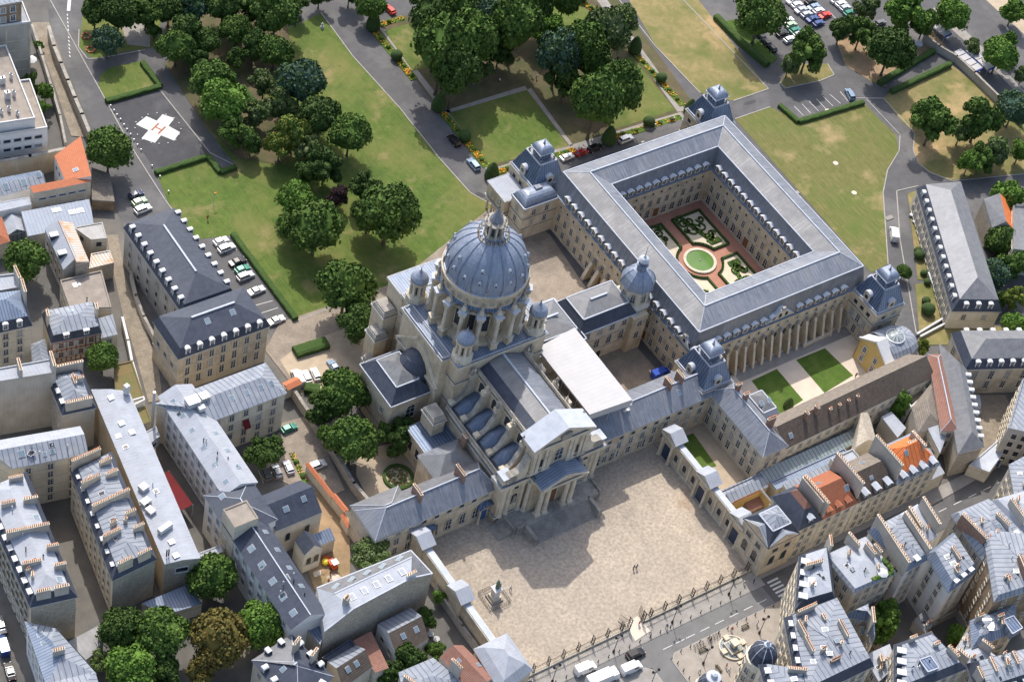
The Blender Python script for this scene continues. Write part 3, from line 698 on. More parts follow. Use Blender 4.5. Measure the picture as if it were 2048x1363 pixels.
# statue mesh
def statue_mesh(h=2.4,m='grey_stone',ped=True):
    b=MB(m,PL)
    if ped: b.box((0,0,.3),(.9,.9,.6),PL)
    z=.6 if ped else 0
    b.lathe((0,0,z),[(.36,0),(.42,.25*h),(.3,.5*h),(.4,.68*h),(.3,.78*h),(.12,.82*h)],8,m)
    b.ico((0,.02,z+.9*h),.19,m,2); b.tube((.3,0,z+.72*h),(.55,-.15,z+.5*h),.1,m,5,.08); b.tube((-.3,0,z+.72*h),(-.5,-.2,z+.95*h),.1,m,5,.07)
    return b.mesh('statue',False)
stat=statue_mesh(); urn_b=MB(PL); urn_b.box((0,0,.25),(.8,.8,.5),PL); urn_b.lathe((0,0,.5),[(.15,0),(.15,.15),(.4,.5),(.42,.8),(.2,1.0),(.25,1.15),(.1,1.3),(.16,1.45),(.05,1.8)],8,PL); urn=urn_b.mesh('urn')
# pier (buttress of the drum) mesh: local +x points outward, origin on axis
pb=MB(PL,LS,'blue_lead','trim_lead')
pb.box((10.25,0,1.1),(2.7,1.7,2.2),LS); pb.box((10.35,0,2.3),(2.9,1.9,.35),PL)
pb.box((9.6,0,5.8),(2.0,1.15,7.),LS); pb.lathe((10.9,0,2.3),[(.62,0),(.62,.3),(.52,.5),(.5,5.8),(.46,6.6),(.68,7.2),(.72,7.6)],12,PL)
pb.box((9.8,0,10.2),(3.3,1.7,1.1),PL); pb.box((9.9,0,10.95),(3.7,2.1,.4),'trim_lead',bot=True)
pb.box((10.2,0,11.6),(1.6,1.1,.9),PL)
pierme=pb.mesh('buttress_pier')
# rib of the dome
def dome_prof():
    R,H=9.55,10.4; out=[]
    for k in range(15):
        t=k/14; a=t*math.radians(76); r=R*math.cos(a)**.93; z=H*(math.sin(a)/math.sin(math.radians(76)))
        out.append((r,z))
    return out
DP=dome_prof()
b=MB('dome_lead'); b.lathe((X0,Y0,44.3),[(9.9,0),(9.75,.25)]+[(r,z+.3) for r,z in DP],96,'dome_lead'); dome=cb('dome',b,smooth=True)
rb=MB('trim_lead','blue_zinc')
for (r0,z0),(r1,z1) in zip(DP,DP[1:]): rb.tube((r0+.03,0,z0+.3),(r1+.03,0,z1+.3),.17,'blue_zinc',5)
ribme=rb.mesh('rib')
rb=MB('dome_lead','trim_lead'); 
lu=MB('trim_lead','glass'); lu.lathe((0,0,0),[(.42,0),(.42,.7),(.3,1.0),(.05,1.25)],8,'trim_lead'); lu.face([(.43,-.25,.1),(.43,.25,.1),(.43,.2,.65),(.43,-.2,.65)],'glass'); lume=lu.mesh('lucarne')
for k in range(NS):
    a=math.radians(-90+360/NS*(k+.5)); ca,sa=math.cos(a),math.sin(a)
    o=inst(pierme,'buttress_pier',(X0,Y0,ZP),a,parent=church)
    o=inst(ribme,'rib',(X0,Y0,44.3),a,parent=dome)
    inst(stat,'statue',(X0+10.3*ca,Y0+10.3*sa,ZP+11.9),a+math.pi/2,.95,parent=church)
    inst(stat,'statue',(X0+9.75*ca,Y0+9.75*sa,44.2),a+math.pi/2,.55,parent=church)
    a2=math.radians(-90+360/NS*k); c2,s2=math.cos(a2),math.sin(a2)
    o=inst(winm,'window',(X0+(RD+.05)*c2,Y0+(RD+.05)*s2,ZP+6.2),a2+math.pi/2,parent=church)
    o=inst(medme,'medallion',(X0+9.62*c2,Y0+9.62*s2,42.1),a2+math.pi/2,parent=church)
    r,z=DP[3]; inst(lume,'lucarne',(X0+(r+.1)*c2,Y0+(r+.1)*s2,44.3+z),a2,.95,parent=dome)
    if k%2==0: r,z=DP[6]; inst(lume,'lucarne',(X0+(r+.05)*c2,Y0+(r+.05)*s2,44.3+z),a2,.95,parent=dome)
# pediment hoods above the drum windows
for k in range(NS):
    a2=math.radians(-90+360/NS*k); b=MB(PL); b.box((0,-.3,0),(2.3,.5,.3),PL,bot=True); b.face([(-1.15,-.5,.15),(1.15,-.5,.15),(0,-.5,.75)],PL); b.face([(-1.15,-.5,.15),(0,-.5,.75),(0,0,.75),(-1.15,0,.15)],PL); b.face([(0,-.5,.75),(1.15,-.5,.15),(1.15,0,.15),(0,0,.75)],PL)
    if k==0: hood=b.mesh('window_hood')
    inst(hood,'window_hood',(X0+RD*math.cos(a2),Y0+RD*math.sin(a2),ZP+9.25),a2+math.pi/2,parent=church)
# lantern
ZL=54.6
b=MB(PL,'grey_stone','dark_metal'); b.lathe((X0,Y0,ZL),[(3.3,-.3),(3.7,-.2),(3.75,.15),(3.3,.2),(2.2,.25)],32,'grey_stone')
for zz in (.75,1.25): 
    for k in range(24):
        a0,a1=[2*math.pi*(k+i)/24 for i in (0,1)]; b.tube((X0+3.6*math.cos(a0),Y0+3.6*math.sin(a0),ZL+zz),(X0+3.6*math.cos(a1),Y0+3.6*math.sin(a1),ZL+zz),.06,'dark_metal',4)
for k in range(24):
    a0=2*math.pi*k/24; b.tube((X0+3.6*math.cos(a0),Y0+3.6*math.sin(a0),ZL+.1),(X0+3.6*math.cos(a0),Y0+3.6*math.sin(a0),ZL+1.3),.06,'dark_metal',4)
cb('gallery',b)
b=MB('grey_stone',PL,'glass'); b.lathe((X0,Y0,ZL),[(2.5,.2),(2.3,.6),(1.7,.8),(1.65,3.9),(2.5,4.1),(2.65,4.5),(1.9,4.6),(1.6,4.7)],16,'grey_stone')
for k in range(8):
    a=2*math.pi*(k+.5)/8; x,y=X0+2.15*math.cos(a),Y0+2.15*math.sin(a)
    b.lathe((x,y,ZL+.3),[(.34,0),(.3,.5),(.2,.7),(.2,3.5),(.3,3.8)],8,PL)
    b.lathe((X0+2.25*math.cos(a),Y0+2.25*math.sin(a),ZL+4.5),[(.2,0),(.28,.3),(.1,.6),(.16,.9),(.03,1.2)],6,PL)
    a=2*math.pi*k/8; c,s=math.cos(a),math.sin(a); q=Vector((X0+1.71*c,Y0+1.71*s,0)); t=Vector((-s,c,0))*.33
    b.face([tuple(q-t+Vector((0,0,ZL+.9))),tuple(q+t+Vector((0,0,ZL+.9))),tuple(q+t+Vector((0,0,ZL+3.6))),tuple(q-t+Vector((0,0,ZL+3.6)))],'glass')
lan=cb('lantern',b)
b=MB('lead','trim_lead'); b.lathe((X0,Y0,ZL+4.6),[(1.6,0),(1.6,.5),(1.35,1.),(1.,1.6),(.65,2.4),(.25,3.4),(.12,4.)],12,'lead'); b.ico((X0,Y0,ZL+8.8),.3,'bronze',2); b.tube((X0,Y0,ZL+9),(X0,Y0,ZL+11.2),.09,'bronze'); b.tube((X0-.6,Y0,ZL+10.5),(X0+.6,Y0,ZL+10.5),.08,'bronze'); cb('spire',b,lan)
# turrets
tb=MB(LS,PL,'glass'); tb.lathe((0,0,0),[(2.6,0),(2.6,1.3),(2.3,1.5),(2.0,1.7),(2.0,2.2)],8,PL,math.pi/8)
tb.lathe((0,0,2.2),[(1.25,0),(1.25,3.4)],8,'glass',math.pi/8)
for k in range(8):
    a=2*math.pi*(k+.5)/8; tb.box((1.6*math.cos(a),1.6*math.sin(a),3.8),(.62,.62,3.3),PL,a)
tb.lathe((0,0,5.1),[(1.9,0),(1.95,.5),(2.3,.7),(2.35,1.1),(1.9,1.2)],8,LS,math.pi/8)
turme=tb.mesh('turret')
cu=MB('dome_lead'); cu.lathe((0,0,6.2),[(2.05,0),(2.2,.35),(2.1,.9),(1.65,1.6),(1.,2.15),(.45,2.6),(.2,3.1),(.08,3.6)],16,'dome_lead'); cu.ico((0,0,10.),.22,'dome_lead',1); cu.tube((0,0,10),(0,0,10.9),.05); cupme=cu.mesh('cupola',True)
for sx in (-1,1):
    for sy in (-1,1):
        o=inst(turme,'turret',(X0+sx*10.1,Y0+sy*10.1,ZP),parent=church); inst(cupme,'cupola',(X0+sx*10.1,Y0+sy*10.1,ZP),parent=o)
# nave
NY0,NY1=9.6,34.6; NW=6.0
b=MB(LS,PL); nave=[(X0-NW-.5,NY0),(X0+NW+.5,NY0),(X0+NW+.5,NY1+.3),(X0-NW-.5,NY1+.3)]; b.prism(nave,0,23.6,LS,'grey_stone'); belt(b,nave,22.6,.5,.3)
cb('wall',b)
b=MB('slate','grey_lead','grey_lead')
x0,x1=X0-NW,X0+NW
b.face([(x0,NY1,24),(x0,NY0,24),(x0+2.4,NY0,25.4),(x0+2.4,NY1,25.4)],'slate'); b.face([(x0+2.4,NY1,25.4),(x0+2.4,NY0,25.4),(X0,NY0,26.7),(X0,NY1,26.7)],'grey_lead')
b.face([(X0,NY1,26.7),(X0,NY0,26.7),(x1,NY0,24),(x1,NY1,24)],'lead'); b.face([(x0,NY0,23.5),(x1,NY0,23.5),(X0,NY0,26.7)],'lead')
b.tube((X0,NY0,26.75),(X0,NY1,26.75),.3,'trim_lead',4); cb('nave_roof',b)
for sx in (-1,1):
    b=MB(PL,'grey_stone')
    x=X0+sx*(NW+.55); b.box((x,(NY0+NY1)/2,24.75),(.35,NY1-NY0,.2),'grey_stone',bot=True); b.box((x,(NY0+NY1)/2,23.9),(.4,NY1-NY0,.3),PL)
    for k in range(46): b.box((x,NY0+.5+k*.53,24.3),(.2,.22,.8),PL)
    cb('balustrade',b)
# side aisles with barrel roofs, scroll walls, clerestory windows
XA=13.4
for sx in (-1,1):
    P=[(X0+sx*NW,NY0+2),(X0+sx*XA,NY0+2),(X0+sx*XA,NY1+.2),(X0+sx*NW,NY1+.2)]
    b=MB(LS,PL); b.prism(P,0,13.6,LS,'blue_lead'); belt(b,P,12.4,.6,.4); cb('wall',b)
    b=MB(PL,'grey_stone'); x=X0+sx*XA
    b.box((x,(NY0+NY1)/2+1,15.),(.45,NY1-NY0-2,.25),'grey_stone',bot=True); b.box((x,(NY0+NY1)/2+1,13.9),(.5,NY1-NY0-2,.5),PL)
    for k in range(40): b.box((x,NY0+2.4+k*.57,14.5),(.2,.24,.9),PL)
    cb('balustrade',b)
    step=(NY1-NY0-3.2)/4
    for k in range(4):
        ya=NY0+3.4+k*step; yb=ya+step-1.1
        b=MB('blue_zinc','lead'); n=8; rr=[]
        for x,zz in ((X0+sx*12.4,14.1),(X0+sx*9.5,16.2),(X0+sx*(NW+.4),17.2)):
            rr.append([(x,ya+(yb-ya)*(i/n),zz+1.5*math.sin(math.pi*i/n)) for i in range(n+1)])
        for r0,r1 in zip(rr,rr[1:]):
            for i in range(n):
                q=[r0[i],r0[i+1],r1[i+1],r1[i]]; b.face(q if sx>0 else q[::-1],'blue_lead2')
        q=[(X0+sx*12.4,ya,13.6)]+rr[0]+[(X0+sx*12.4,yb,13.6)]; b.face(q,'lead')
        cb('aisle_roof',b,smooth=False)
        inst(winmesh(2.2,3.6,'an'),'window',(X0+sx*(NW+.52),(ya+yb)/2,20.6),-math.pi/2 if sx<0 else math.pi/2,parent=church)
    for k in range(5):
        y=NY0+2.9+k*step
        b=MB(PL,'grey_stone','lead')
        prof=[(NW+.4,13.6),(12.9,13.6),(12.9,15.6),(11.6,15.9),(10.6,16.3),(9.8,17.3),(9.3,18.8),(8.6,20.),(8.2,22.2),(NW+.4,22.6)]
        for s in (-.5,.5):
            q=[(X0+sx*x,y+s,z) for x,z in prof]; b.face(q if (s*sx>0) else q[::-1],PL)
        for p,q in zip(prof[1:],prof[2:]): b.face([(X0+sx*p[0],y-.62,p[1]+.05),(X0+sx*p[0],y+.62,p[1]+.05),(X0+sx*q[0],y+.62,q[1]+.05),(X0+sx*q[0],y-.62,q[1]+.05)],'grey_stone')
        b.box((X0+sx*12.4,y,15.9),(1.3,1.5,.7),PL); b.box((X0+sx*7.6,y,22.9),(2.2,1.3,1.2),'pale_limestone')
        cb('scroll_buttress',b)
        inst(urn,'urn',(X0+sx*7.5,y,23.5),parent=church); 
        if k in (0,2,4): inst(stat,'statue',(X0+sx*8.3,y,23.1),parent=church)
# lower outer chapels on the left
b=MB(LS,PL,'blue_lead')
for (P,z) in (([(-22.5,28.5),(-13.4,28.5),(-13.4,36.5),(-22.5,36.5)],9.2),([(-20.5,17.5),(-13.4,17.5),(-13.4,25.6),(-20.5,25.6)],8.2),([(-17.5,12.5),(-13.4,12.5),(-13.4,17.4),(-17.5,17.4)],9.6)):
    b.prism(P,0,z,LS,'blue_lead'); belt(b,P,z-.5,.5,.25)
cb('chapel',b)
on=winmesh(1.4,3.2,'ln')
for y in (19.5,23,31,34): inst(on,'window',(-13.55 if y<26 else -22.55,y,11.3 if y<26 else 5.5),-math.pi/2,parent=church)
# west transept chapel with mansard roof
WP=[(-25,40.5),(-14.4,40.5),(-14.4,54),(-25,54)]
b=MB(PL,LS); b.prism(WP,0,14,LS,LS); belt(b,WP,13.5,.5,.3); belt(b,WP,3,.3,.2); cb('wall',b)
b=MB('slate','grey_lead','trim_lead'); roof_rect(b,offset(WP,-.4),14.1,'mansard',1.6,'slate',2.6,3.,'grey_slate',trim='trim_lead'); E=offset(WP,-.45)
for i in range(4): b.tube(wpt(E[i],14.15),wpt(E[(i+1)%4],14.15),.14,'trim_lead',4)
cb('chapel_roof',b)
inst(winmesh(2.4,4.6,'a'),'window',(-19.3,40.45,9.2),0,parent=church)
for y in (44,50): inst(winmesh(1.2,2,'l'),'window',(-25.05,y,9.),-math.pi/2,parent=church)
b=MB('slate'); b.lathe((-14.7,Y0,14.2),[(4.6,0),(4.5,2.2),(3.9,4.2),(2.8,5.8),(1.2,6.8),(0.02,7.1)],20,'slate'); cb('half_dome',b,smooth=True)
# facade: lower storey, upper storey with pediment, scrolls
b=MB(LS,PL,'blue_lead','grey_stone')
low=[(-14.4,9.2),(13.9,9.2),(13.9,12.2),(-14.4,12.2)]; b.prism(low,0,14.6,LS,'blue_lead'); belt(b,low,13.2,1.1,.7); belt(b,low,2.2,.5,.3)
up=[(-8.0,8.6),(7.5,8.6),(7.5,11.6),(-8.0,11.6)]; b.prism(up,14.6,25,LS,'lead'); belt(b,up,23.9,1.1,.7); belt(b,up,15.6,.4,.25)
proj=[(-6.6,7.4),(6.1,7.4),(6.1,9.3),(-6.6,9.3)]; b.prism(proj,0,14.4,LS,'blue_lead'); belt(b,proj,13.3,1.,.55)
cb('facade',b)
b=MB('trim_lead',PL,'grey_stone')
# pediment of the upper storey
y0,y1=7.7,13.6; A=(-8.9,25.1); C=(8.4,25.1); T=(X0,29.4)
b.face([(A[0],y0,A[1]+.3),(T[0],y0,T[1]+.3),(T[0],y1,T[1]+.3),(A[0],y1,A[1]+.3)][::-1],'trim_lead'); b.face([(T[0],y0,T[1]+.3),(C[0],y0,C[1]+.3),(C[0],y1,C[1]+.3),(T[0],y1,T[1]+.3)][::-1],'trim_lead')
b.face([(A[0],y0,A[1]-.5),(T[0],y0,T[1]-.6),(T[0],y0,T[1]+.3),(A[0],y0,A[1]+.3)],PL); b.face([(T[0],y0,T[1]-.6),(C[0],y0,C[1]-.5),(C[0],y0,C[1]+.3),(T[0],y0,T[1]+.3)],PL)
b.face([(A[0]+.6,y0+.6,A[1]),(C[0]-.6,y0+.6,C[1]),(T[0],y0+.6,T[1]-.4)],PL); b.face([(A[0],y1,A[1]),(T[0],y1,T[1]+.3),(C[0],y1,C[1])],PL)
b.box((X0,7.8,26.9),(2.6,.8,1.8),'grey_stone')
cb('pediment',b)
# engaged columns and pilasters on both storeys
pc=MB(PL); pc.lathe((0,0,0),[(.8,0),(.8,.4),(.6,.6),(.56,1.2),(.5,9.6),(.72,10.4),(.8,10.9)],14,PL); colme=pc.mesh('column')
for x in (-13.2,-11.6,-8.1,-7.0,6.6,7.7,11.2,12.8): inst(colme,'pilaster',(x,9.2 if abs(x)>7.5 else 8.2,2.3),0,parent=church)
uc=MB(PL); uc.box((0,0,4.1),(.9,.5,8.2),PL); uc.box((0,-.05,8.),(1.2,.7,.7),PL); uc.box((0,-.05,.3),(1.2,.7,.6),PL); ucme=uc.mesh('pilaster')
for x in (-7.4,-6.2,-4.2,-3.1,2.6,3.7,5.7,6.9): inst(ucme,'pilaster',(x,8.45,15.6),0,parent=church)
inst(winmesh(2.2,4.2,'a'),'window',(X0,8.58,19.3),0,parent=church)
for x in (-5.2,4.7): inst(winmesh(1.1,3.,'an'),'niche',(x,8.58,18.6),0,parent=church)
for x in (-10,9.4):
    inst(winmesh(1.6,3.6,'an'),'niche',(x,9.18,7.5),0,parent=church); inst(winmesh(1.3,1.,'ln'),'window',(x,9.18,11.6),0,parent=church)
    inst(stat,'statue',(x,8.9,5.8),0,1.,parent=church)
inst(_doormesh(2.6,5.4,'wood_door'),'door',(X0,7.38,5.2),0,parent=church)
for sx in (-1,1):       # big volutes beside the upper storey
    b=MB(PL,'grey_stone','trim_lead'); xs=X0+sx*7.9
    prof=[(0,0),(5.2,0),(5.6,.9),(5.4,2.),(4.6,2.7),(3.6,2.7),(2.4,3.),(1.4,4.2),(.9,6.2),(0,7.)]
    for s in (8.9,10.6): 
        q=[(xs+sx*x,s,14.6+z) for x,z in prof]; b.face(q if (s>9.5)!=(sx>0) else q[::-1],PL)
    for p,q in zip(prof[1:],prof[2:]): b.face([(xs+sx*p[0],8.8,14.6+p[1]),(xs+sx*p[0],10.7,14.6+p[1]),(xs+sx*q[0],10.7,14.6+q[1]),(xs+sx*q[0],8.8,14.6+q[1])],'grey_stone')
    ring(b,Vector((xs+sx*4.,8.75,15.9)),Vector((1,0,0)),Vector((0,0,1)),1.1,.8,14,'grey_stone',Vector((0,0,0))); ring(b,Vector((xs+sx*4.,8.73,15.9)),Vector((1,0,0)),Vector((0,0,1)),.5,.0,10,'grey_stone',Vector((0,0,0)))
    b.box((X0+sx*13.,10.4,15.6),(2.4,2.6,2.),PL); b.box((X0+sx*13.,10.4,16.7),(2.9,3.1,.25),'trim_lead',bot=True)
    cb('volute',b)
# portico
b=MB(PL,LS,'blue_zinc')
pz=12.4
ent=[(-6.2,4.4),(5.7,4.4),(5.7,8.2),(-6.2,8.2)]; b.prism(ent,pz,pz+1.7,PL,'blue_zinc',True); belt(b,ent,pz+1.2,.5,.45)
T=(X0,pz+4.3)
for s in (1,-1):
    e=X0+s*6.5; q=[(e,3.7,pz+1.75),(T[0],3.7,T[1]),(T[0],9.2,T[1]),(e,9.2,pz+1.75)]; b.face(q if s<0 else q[::-1],'blue_zinc')
b.face([(-6.4,4.3,pz+1.7),(5.9,4.3,pz+1.7),(X0,4.3,T[1]-.25)],LS); b.tube((-6.6,3.9,pz+1.75),(X0,3.9,T[1]-.1),.28,PL,4); b.tube((6.1,3.9,pz+1.75),(X0,3.9,T[1]-.1),.28,PL,4)
por=cb('portico',b)
pc=MB(PL); pc.box((0,0,.25),(1.7,1.7,.5),PL); pc.lathe((0,0,.5),[(.82,0),(.85,.2),(.64,.4),(.64,2.5),(.53,8.2),(.5,8.6),(.72,9.3),(.85,9.7)],18,PL); pcol=pc.mesh('column')
for x in (-4.9,-3.0,2.3,4.2):
    for y in (5.6,): inst(pcol,'column',(x,y,2.3),0,parent=por)
for x in (-4.9,4.2): inst(pcol,'column',(x,8.2,2.3),0,parent=por)
# steps and terrace
b=MB('grey_stone')
b.prism([(-12,1.5+3),(-8.5,1.5+3),(-8.5,3.9),(9,3.9),(9,4.5),(12.5,4.5),(12.5,9.2),(-12,9.2)],0,2.3,'grey_stone')
n=11
for k in range(n): b.box((.25,-.4+(k+.5)*4.4/n,(k+.5)*2.3/n/1.0/2),(17.4,4.4/n,(k+1)*2.3/n),'grey_stone')
for k in range(n): b.box((.25,-.4+k*4.4/n+.05,(k+1)*2.3/n-.01),(17.4,.12,.06),'pavement')
for sx in (-1,1):
    b.box((.25+sx*9.1,1.7,1.3),(.9,4.4,2.6),'grey_stone'); b.box((.25+sx*10.3,4.2,1.4),(2.4,.5,2.8),'grey_stone'); b.box((.25+sx*12.4,6.8,1.4),(.5,4.8,2.8),'grey_stone')
for k in range(n): b.box((-12.2-(n-k)*.36+.2,6.6,(k+1)*2.3/n/2),(.37,4.4,(k+1)*2.3/n),'grey_stone')
cb('steps',b)
# temporary white roof over the right-hand aisle
tent=thing('scaffold_roof','large white temporary ribbed roof sheet on scaffolding beside the church nave','temporary roof',(13,22,0))
b=MB('tent_white'); zt=19.4
TA,TB,TC,TD=(12.4,14.6),(24.6,14.2),(24.8,38.8),(12.4,37.)
q=[wpt(TA,zt+.5),wpt(TB,zt),wpt(TC,zt),wpt(TD,zt+.5)]; b.face(q,'tent_white'); b.face([(x,y,z-.25) for x,y,z in q[::-1]],'tent_white')
for i in range(4):
    a,c=q[i],q[(i+1)%4]; dz=2.2 if i==0 else .5; b.face([(a[0],a[1],a[2]-dz),(c[0],c[1],c[2]-dz),c,a],'tent_white')
b.build('roof_sheet',tent)
b=MB('pale_metal')
for y in np.arange(15,38.8,3.0):
    for x in (13.6,19,24.2): b.tube((x,y,10 if x<24 else 0),(x,y,zt-.2),.07,'pale_metal',4)
    for z in (2,4,6,8,10,12,14,16): b.tube((24.2,y,z),(26,y,z),.05,'pale_metal',4)
    b.tube((26,y,0),(26,y,17),.06,'pale_metal',4)
for z in (2,4,6,8,10,12,14,16):
    b.tube((24.2,15,z),(24.2,38,z),.06,'pale_metal',4); b.tube((26,15,z),(26,38,z),.05,'pale_metal',4); b.box((25.1,26.5,z-.1),(1.5,23,.08),'pale_metal',bot=True)
b.build('scaffolding',tent)
b=MB('tent_white')
for (y0,y1,z0,z1) in ((26,29.5,9,15),(21.5,25,6,11)):
    b.box((26.1,(y0+y1)/2,(z0+z1)/2),(.06,y1-y0,z1-z0),'tent_white',bot=True); b.box((25.2,y0,(z0+z1)/2),(1.8,.06,z1-z0),'tent_white',bot=True)
b.build('netting',tent)
# ------------------------------------------------------------ cloister range round its courtyard
CX0,CX1,CY0,CY1=51.5,107.6,23.6,86.4      # outer walls
IX0,IX1,IY0,IY1=63.4,95.8,35.9,74.8       # court walls
ZE,ZB,ZR=12.3,18.4,20.6
clo=thing('cloister_building','four-sided cloister range with grey lead roof and white hooded dormers round a courtyard','building',(80,55,0))
O=[(CX0,CY0),(CX1,CY0),(CX1,CY1),(CX0,CY1)]; I=[(IX0,IY0),(IX1,IY0),(IX1,IY1),(IX0,IY1)]
b=MB(LS,PL)
for i in range(4):
    j=(i+1)%4; b.face([wpt(O[i],0),wpt(O[j],0),wpt(O[j],ZE),wpt(O[i],ZE)],LS); b.face([wpt(I[j],0),wpt(I[i],0),wpt(I[i],ZE),wpt(I[j],ZE)],LS)
b.build('wall',clo)
def rring(b,P,z,dz,out,m,inner=False):
    n=len(P)
    Q=offset(P,out if inner else -out)
    for i in range(n):
        j=(i+1)%n; f=[wpt(Q[i],z),wpt(Q[j],z),wpt(Q[j],z+dz),wpt(Q[i],z+dz)]; g=[wpt(P[i],z+dz),wpt(P[j],z+dz),wpt(Q[j],z+dz),wpt(Q[i],z+dz)]; h=[wpt(P[i],z),wpt(P[j],z),wpt(Q[j],z),wpt(Q[i],z)]
        for q in (f,g,h): b.face(q,m)
b=MB(PL,'blue_zinc')
for z,dz,o in ((ZE-.5,.35,.35),(8.4,.3,.15),(4.3,.3,.15),(.0,.7,.15)): rring(b,O,z,dz,o,PL); rring(b,I,z,dz,o,PL,True)
rring(b,O,ZE-.12,.22,.6,'blue_zinc'); rring(b,I,ZE-.12,.22,.6,'blue_zinc',True)
b.build('cornice',clo)
OB,IB=offset(O,1.4),offset(I,-1.35); RG=[(57.7,30.1),(101.5,30.1),(101.5,80.5),(57.7,80.5)]
b=MB('lead','grey_lead','slate')
low=['grey_lead','lead','lead','grey_slate'];
for i in range(4):
    j=(i+1)%4
    b.face([wpt(O[i],ZE),wpt(O[j],ZE),wpt(OB[j],ZB),wpt(OB[i],ZB)],'grey_lead' if i==0 else 'lead')
    b.face([wpt(I[j],ZE),wpt(I[i],ZE),wpt(IB[i],ZB),wpt(IB[j],ZB)],'lead')
    b.face([wpt(OB[i],ZB),wpt(OB[j],ZB),wpt(RG[j],ZR),wpt(RG[i],ZR)],['lead','lead','lead','grey_lead'][i])
    b.face([wpt(IB[j],ZB),wpt(IB[i],ZB),wpt(RG[i],ZR),wpt(RG[j],ZR)],['lead','grey_lead','lead','lead'][i])
b.build('roof',clo)
b=MB('trim_lead')
for P,z,r in ((OB,ZB+.05,.17),(IB,ZB+.05,.17),(RG,ZR+.05,.2)):
    for i in range(4): b.tube(wpt(P[i],z),wpt(P[(i+1)%4],z),r,'trim_lead',4)
for i in range(4): b.tube(wpt(OB[i],ZB),wpt(RG[i],ZR),.1,'trim_lead',4); b.tube(wpt(IB[i],ZB),wpt(RG[i],ZR),.1,'trim_lead',4)
b.build('ridge_flashing',clo)
dm=dormmesh('stone_gable',1.5,1.9,1.7,'hood_sunlit_white','lead')
for i in range(4):
    dormers(clo,O[i],O[(i+1)%4],ZE+.25,sp=2.95,margin=(6.0 if i in(0,2) else 5.5),inset=.0,me=dm,skip=((7,8) if i==0 else ()),n=(15 if i in (0,2) else 17))
    a,c=I[(i+1)%4],I[i]; dormers(clo,a,c,ZE+.25,sp=2.95,margin=1.0,inset=.0,me=dm,n=(11 if i in (0,2) else 13))
W1=winmesh(1.2,2.3,'l'); W2=winmesh(1.5,2.9,'a'); W3=winmesh(.7,.9,'ln')
for i in range(4):
    n=11 if i in (0,2) else 13; a,c=I[(i+1)%4],I[i]; L=math.dist(a,c)
    if i in (0,3): 
        pass
    for k in range(n):
        t=1.0+(L-2)*(k+.5)/n
        if not (k==n//2): on_wall(clo,a,c,t,2.5,W2,'window')
        else: on_wall(clo,a,c,t,2.2,_doormesh(1.9,3.4,'wood_door'),'door')
        on_wall(clo,a,c,t,6.5,W1,'window'); on_wall(clo,a,c,t,10.0,W3,'window')
# outer west wall windows (visible) and south wall
for i in (3,0):
    a,c=O[i],O[(i+1)%4]; L=math.dist(a,c); n=21 if i==3 else 17
    for k in range(n):
        t=1.2+(L-2.4)*(k+.5)/n
        if i==3:
            on_wall(clo,a,c,t,2.2,_doormesh(1.3,3.,'wood_door') if k in (8,15) else W1,'window' if k not in (8,15) else 'door')
        on_wall(clo,a,c,t,6.2,W1 if i==3 else winmesh(1.5,2.2,'an'),'window'); on_wall(clo,a,c,t,9.9,W3,'window')
# sloping buttresses with consoles
bb=MB(LS,PL,'grey_stone'); 
def buttress(d=2.6,h=6.6,w=.75):
    b=MB(LS,PL,'grey_stone')
    for s in (-w/2,w/2):
        q=[(s,0,0),(s,-d,0),(s,-d*.82,h*.3),(s,-d*.45,h*.8),(s,-d*.3,h),(s,0,h)]; b.face(q if s<0 else q[::-1],LS)
    prof=[(-d,0),(-d*.82,h*.3),(-d*.45,h*.8),(-d*.3,h),(0,h)]
    for p,q in zip(prof,prof[1:]): b.face([(-w/2,p[0],p[1]),(w/2,p[0],p[1]),(w/2,q[0],q[1]),(-w/2,q[0],q[1])],'pale_limestone')
    b.lathe((0,-d*.2,h),[(.2,0),(.4,.5),(.5,.9),(.4,1.1)],6,'grey_stone')
    return b.mesh('buttress')
bt=buttress(3.3,7.6,.7)
for k in range(16): 
    on_wall(clo,O[0],O[1],6.2+k*2.88,0,bt,'buttress')
bt2=buttress(2.8,5.6,1.)
for k in range(5): on_wall(clo,O[3],O[0],22.+k*3.1,0,bt2,'buttress')
# central curved gables on the south, west, north fronts
def frontgable(W=9.,H=3.6):
    b=MB(PL,'trim_lead','glass'); n=12; pr=[]
    for k in range(n+1):
        t=k/n; x=-W/2+W*t; u=abs(2*t-1); z=H*(1-u**1.6)*.8+H*.2*(1 if u<.25 else 0)+.6*(1 if u>.9 else .9)
        pr.append((x,z))
    b.face([(-W/2,-.1,0)]+[(W/2,-.1,0)]+[(x,-.1,z) for x,z in pr[::-1]],PL)
    for p,q in zip(pr,pr[1:]):
        b.face([(p[0],-.5,p[1]+.1),(q[0],-.5,q[1]+.1),(q[0],1.5,q[1]+.1),(p[0],1.5,p[1]+.1)],'trim_lead'); b.face([(p[0],-.5,p[1]-.25),(q[0],-.5,q[1]-.25),(q[0],-.5,q[1]+.1),(p[0],-.5,p[1]+.1)],PL)
    b.box((0,-.35,H+.7),(1.,.6,1.),'grey_stone')
    for x in (-2,0,2): b.box((x,-.14,1.4),(.8,.12,1.3),'glass')
    return b.mesh('gable')
fg=frontgable()
for i in (0,1,2): on_wall(clo,O[i],O[(i+1)%4],math.dist(O[i],O[(i+1)%4])*.49,ZE+.1,fg,'gable')
sg=frontgable(5.,2.3)
on_wall(clo,O[3],O[0],59.,ZE+.1,sg,'gable')
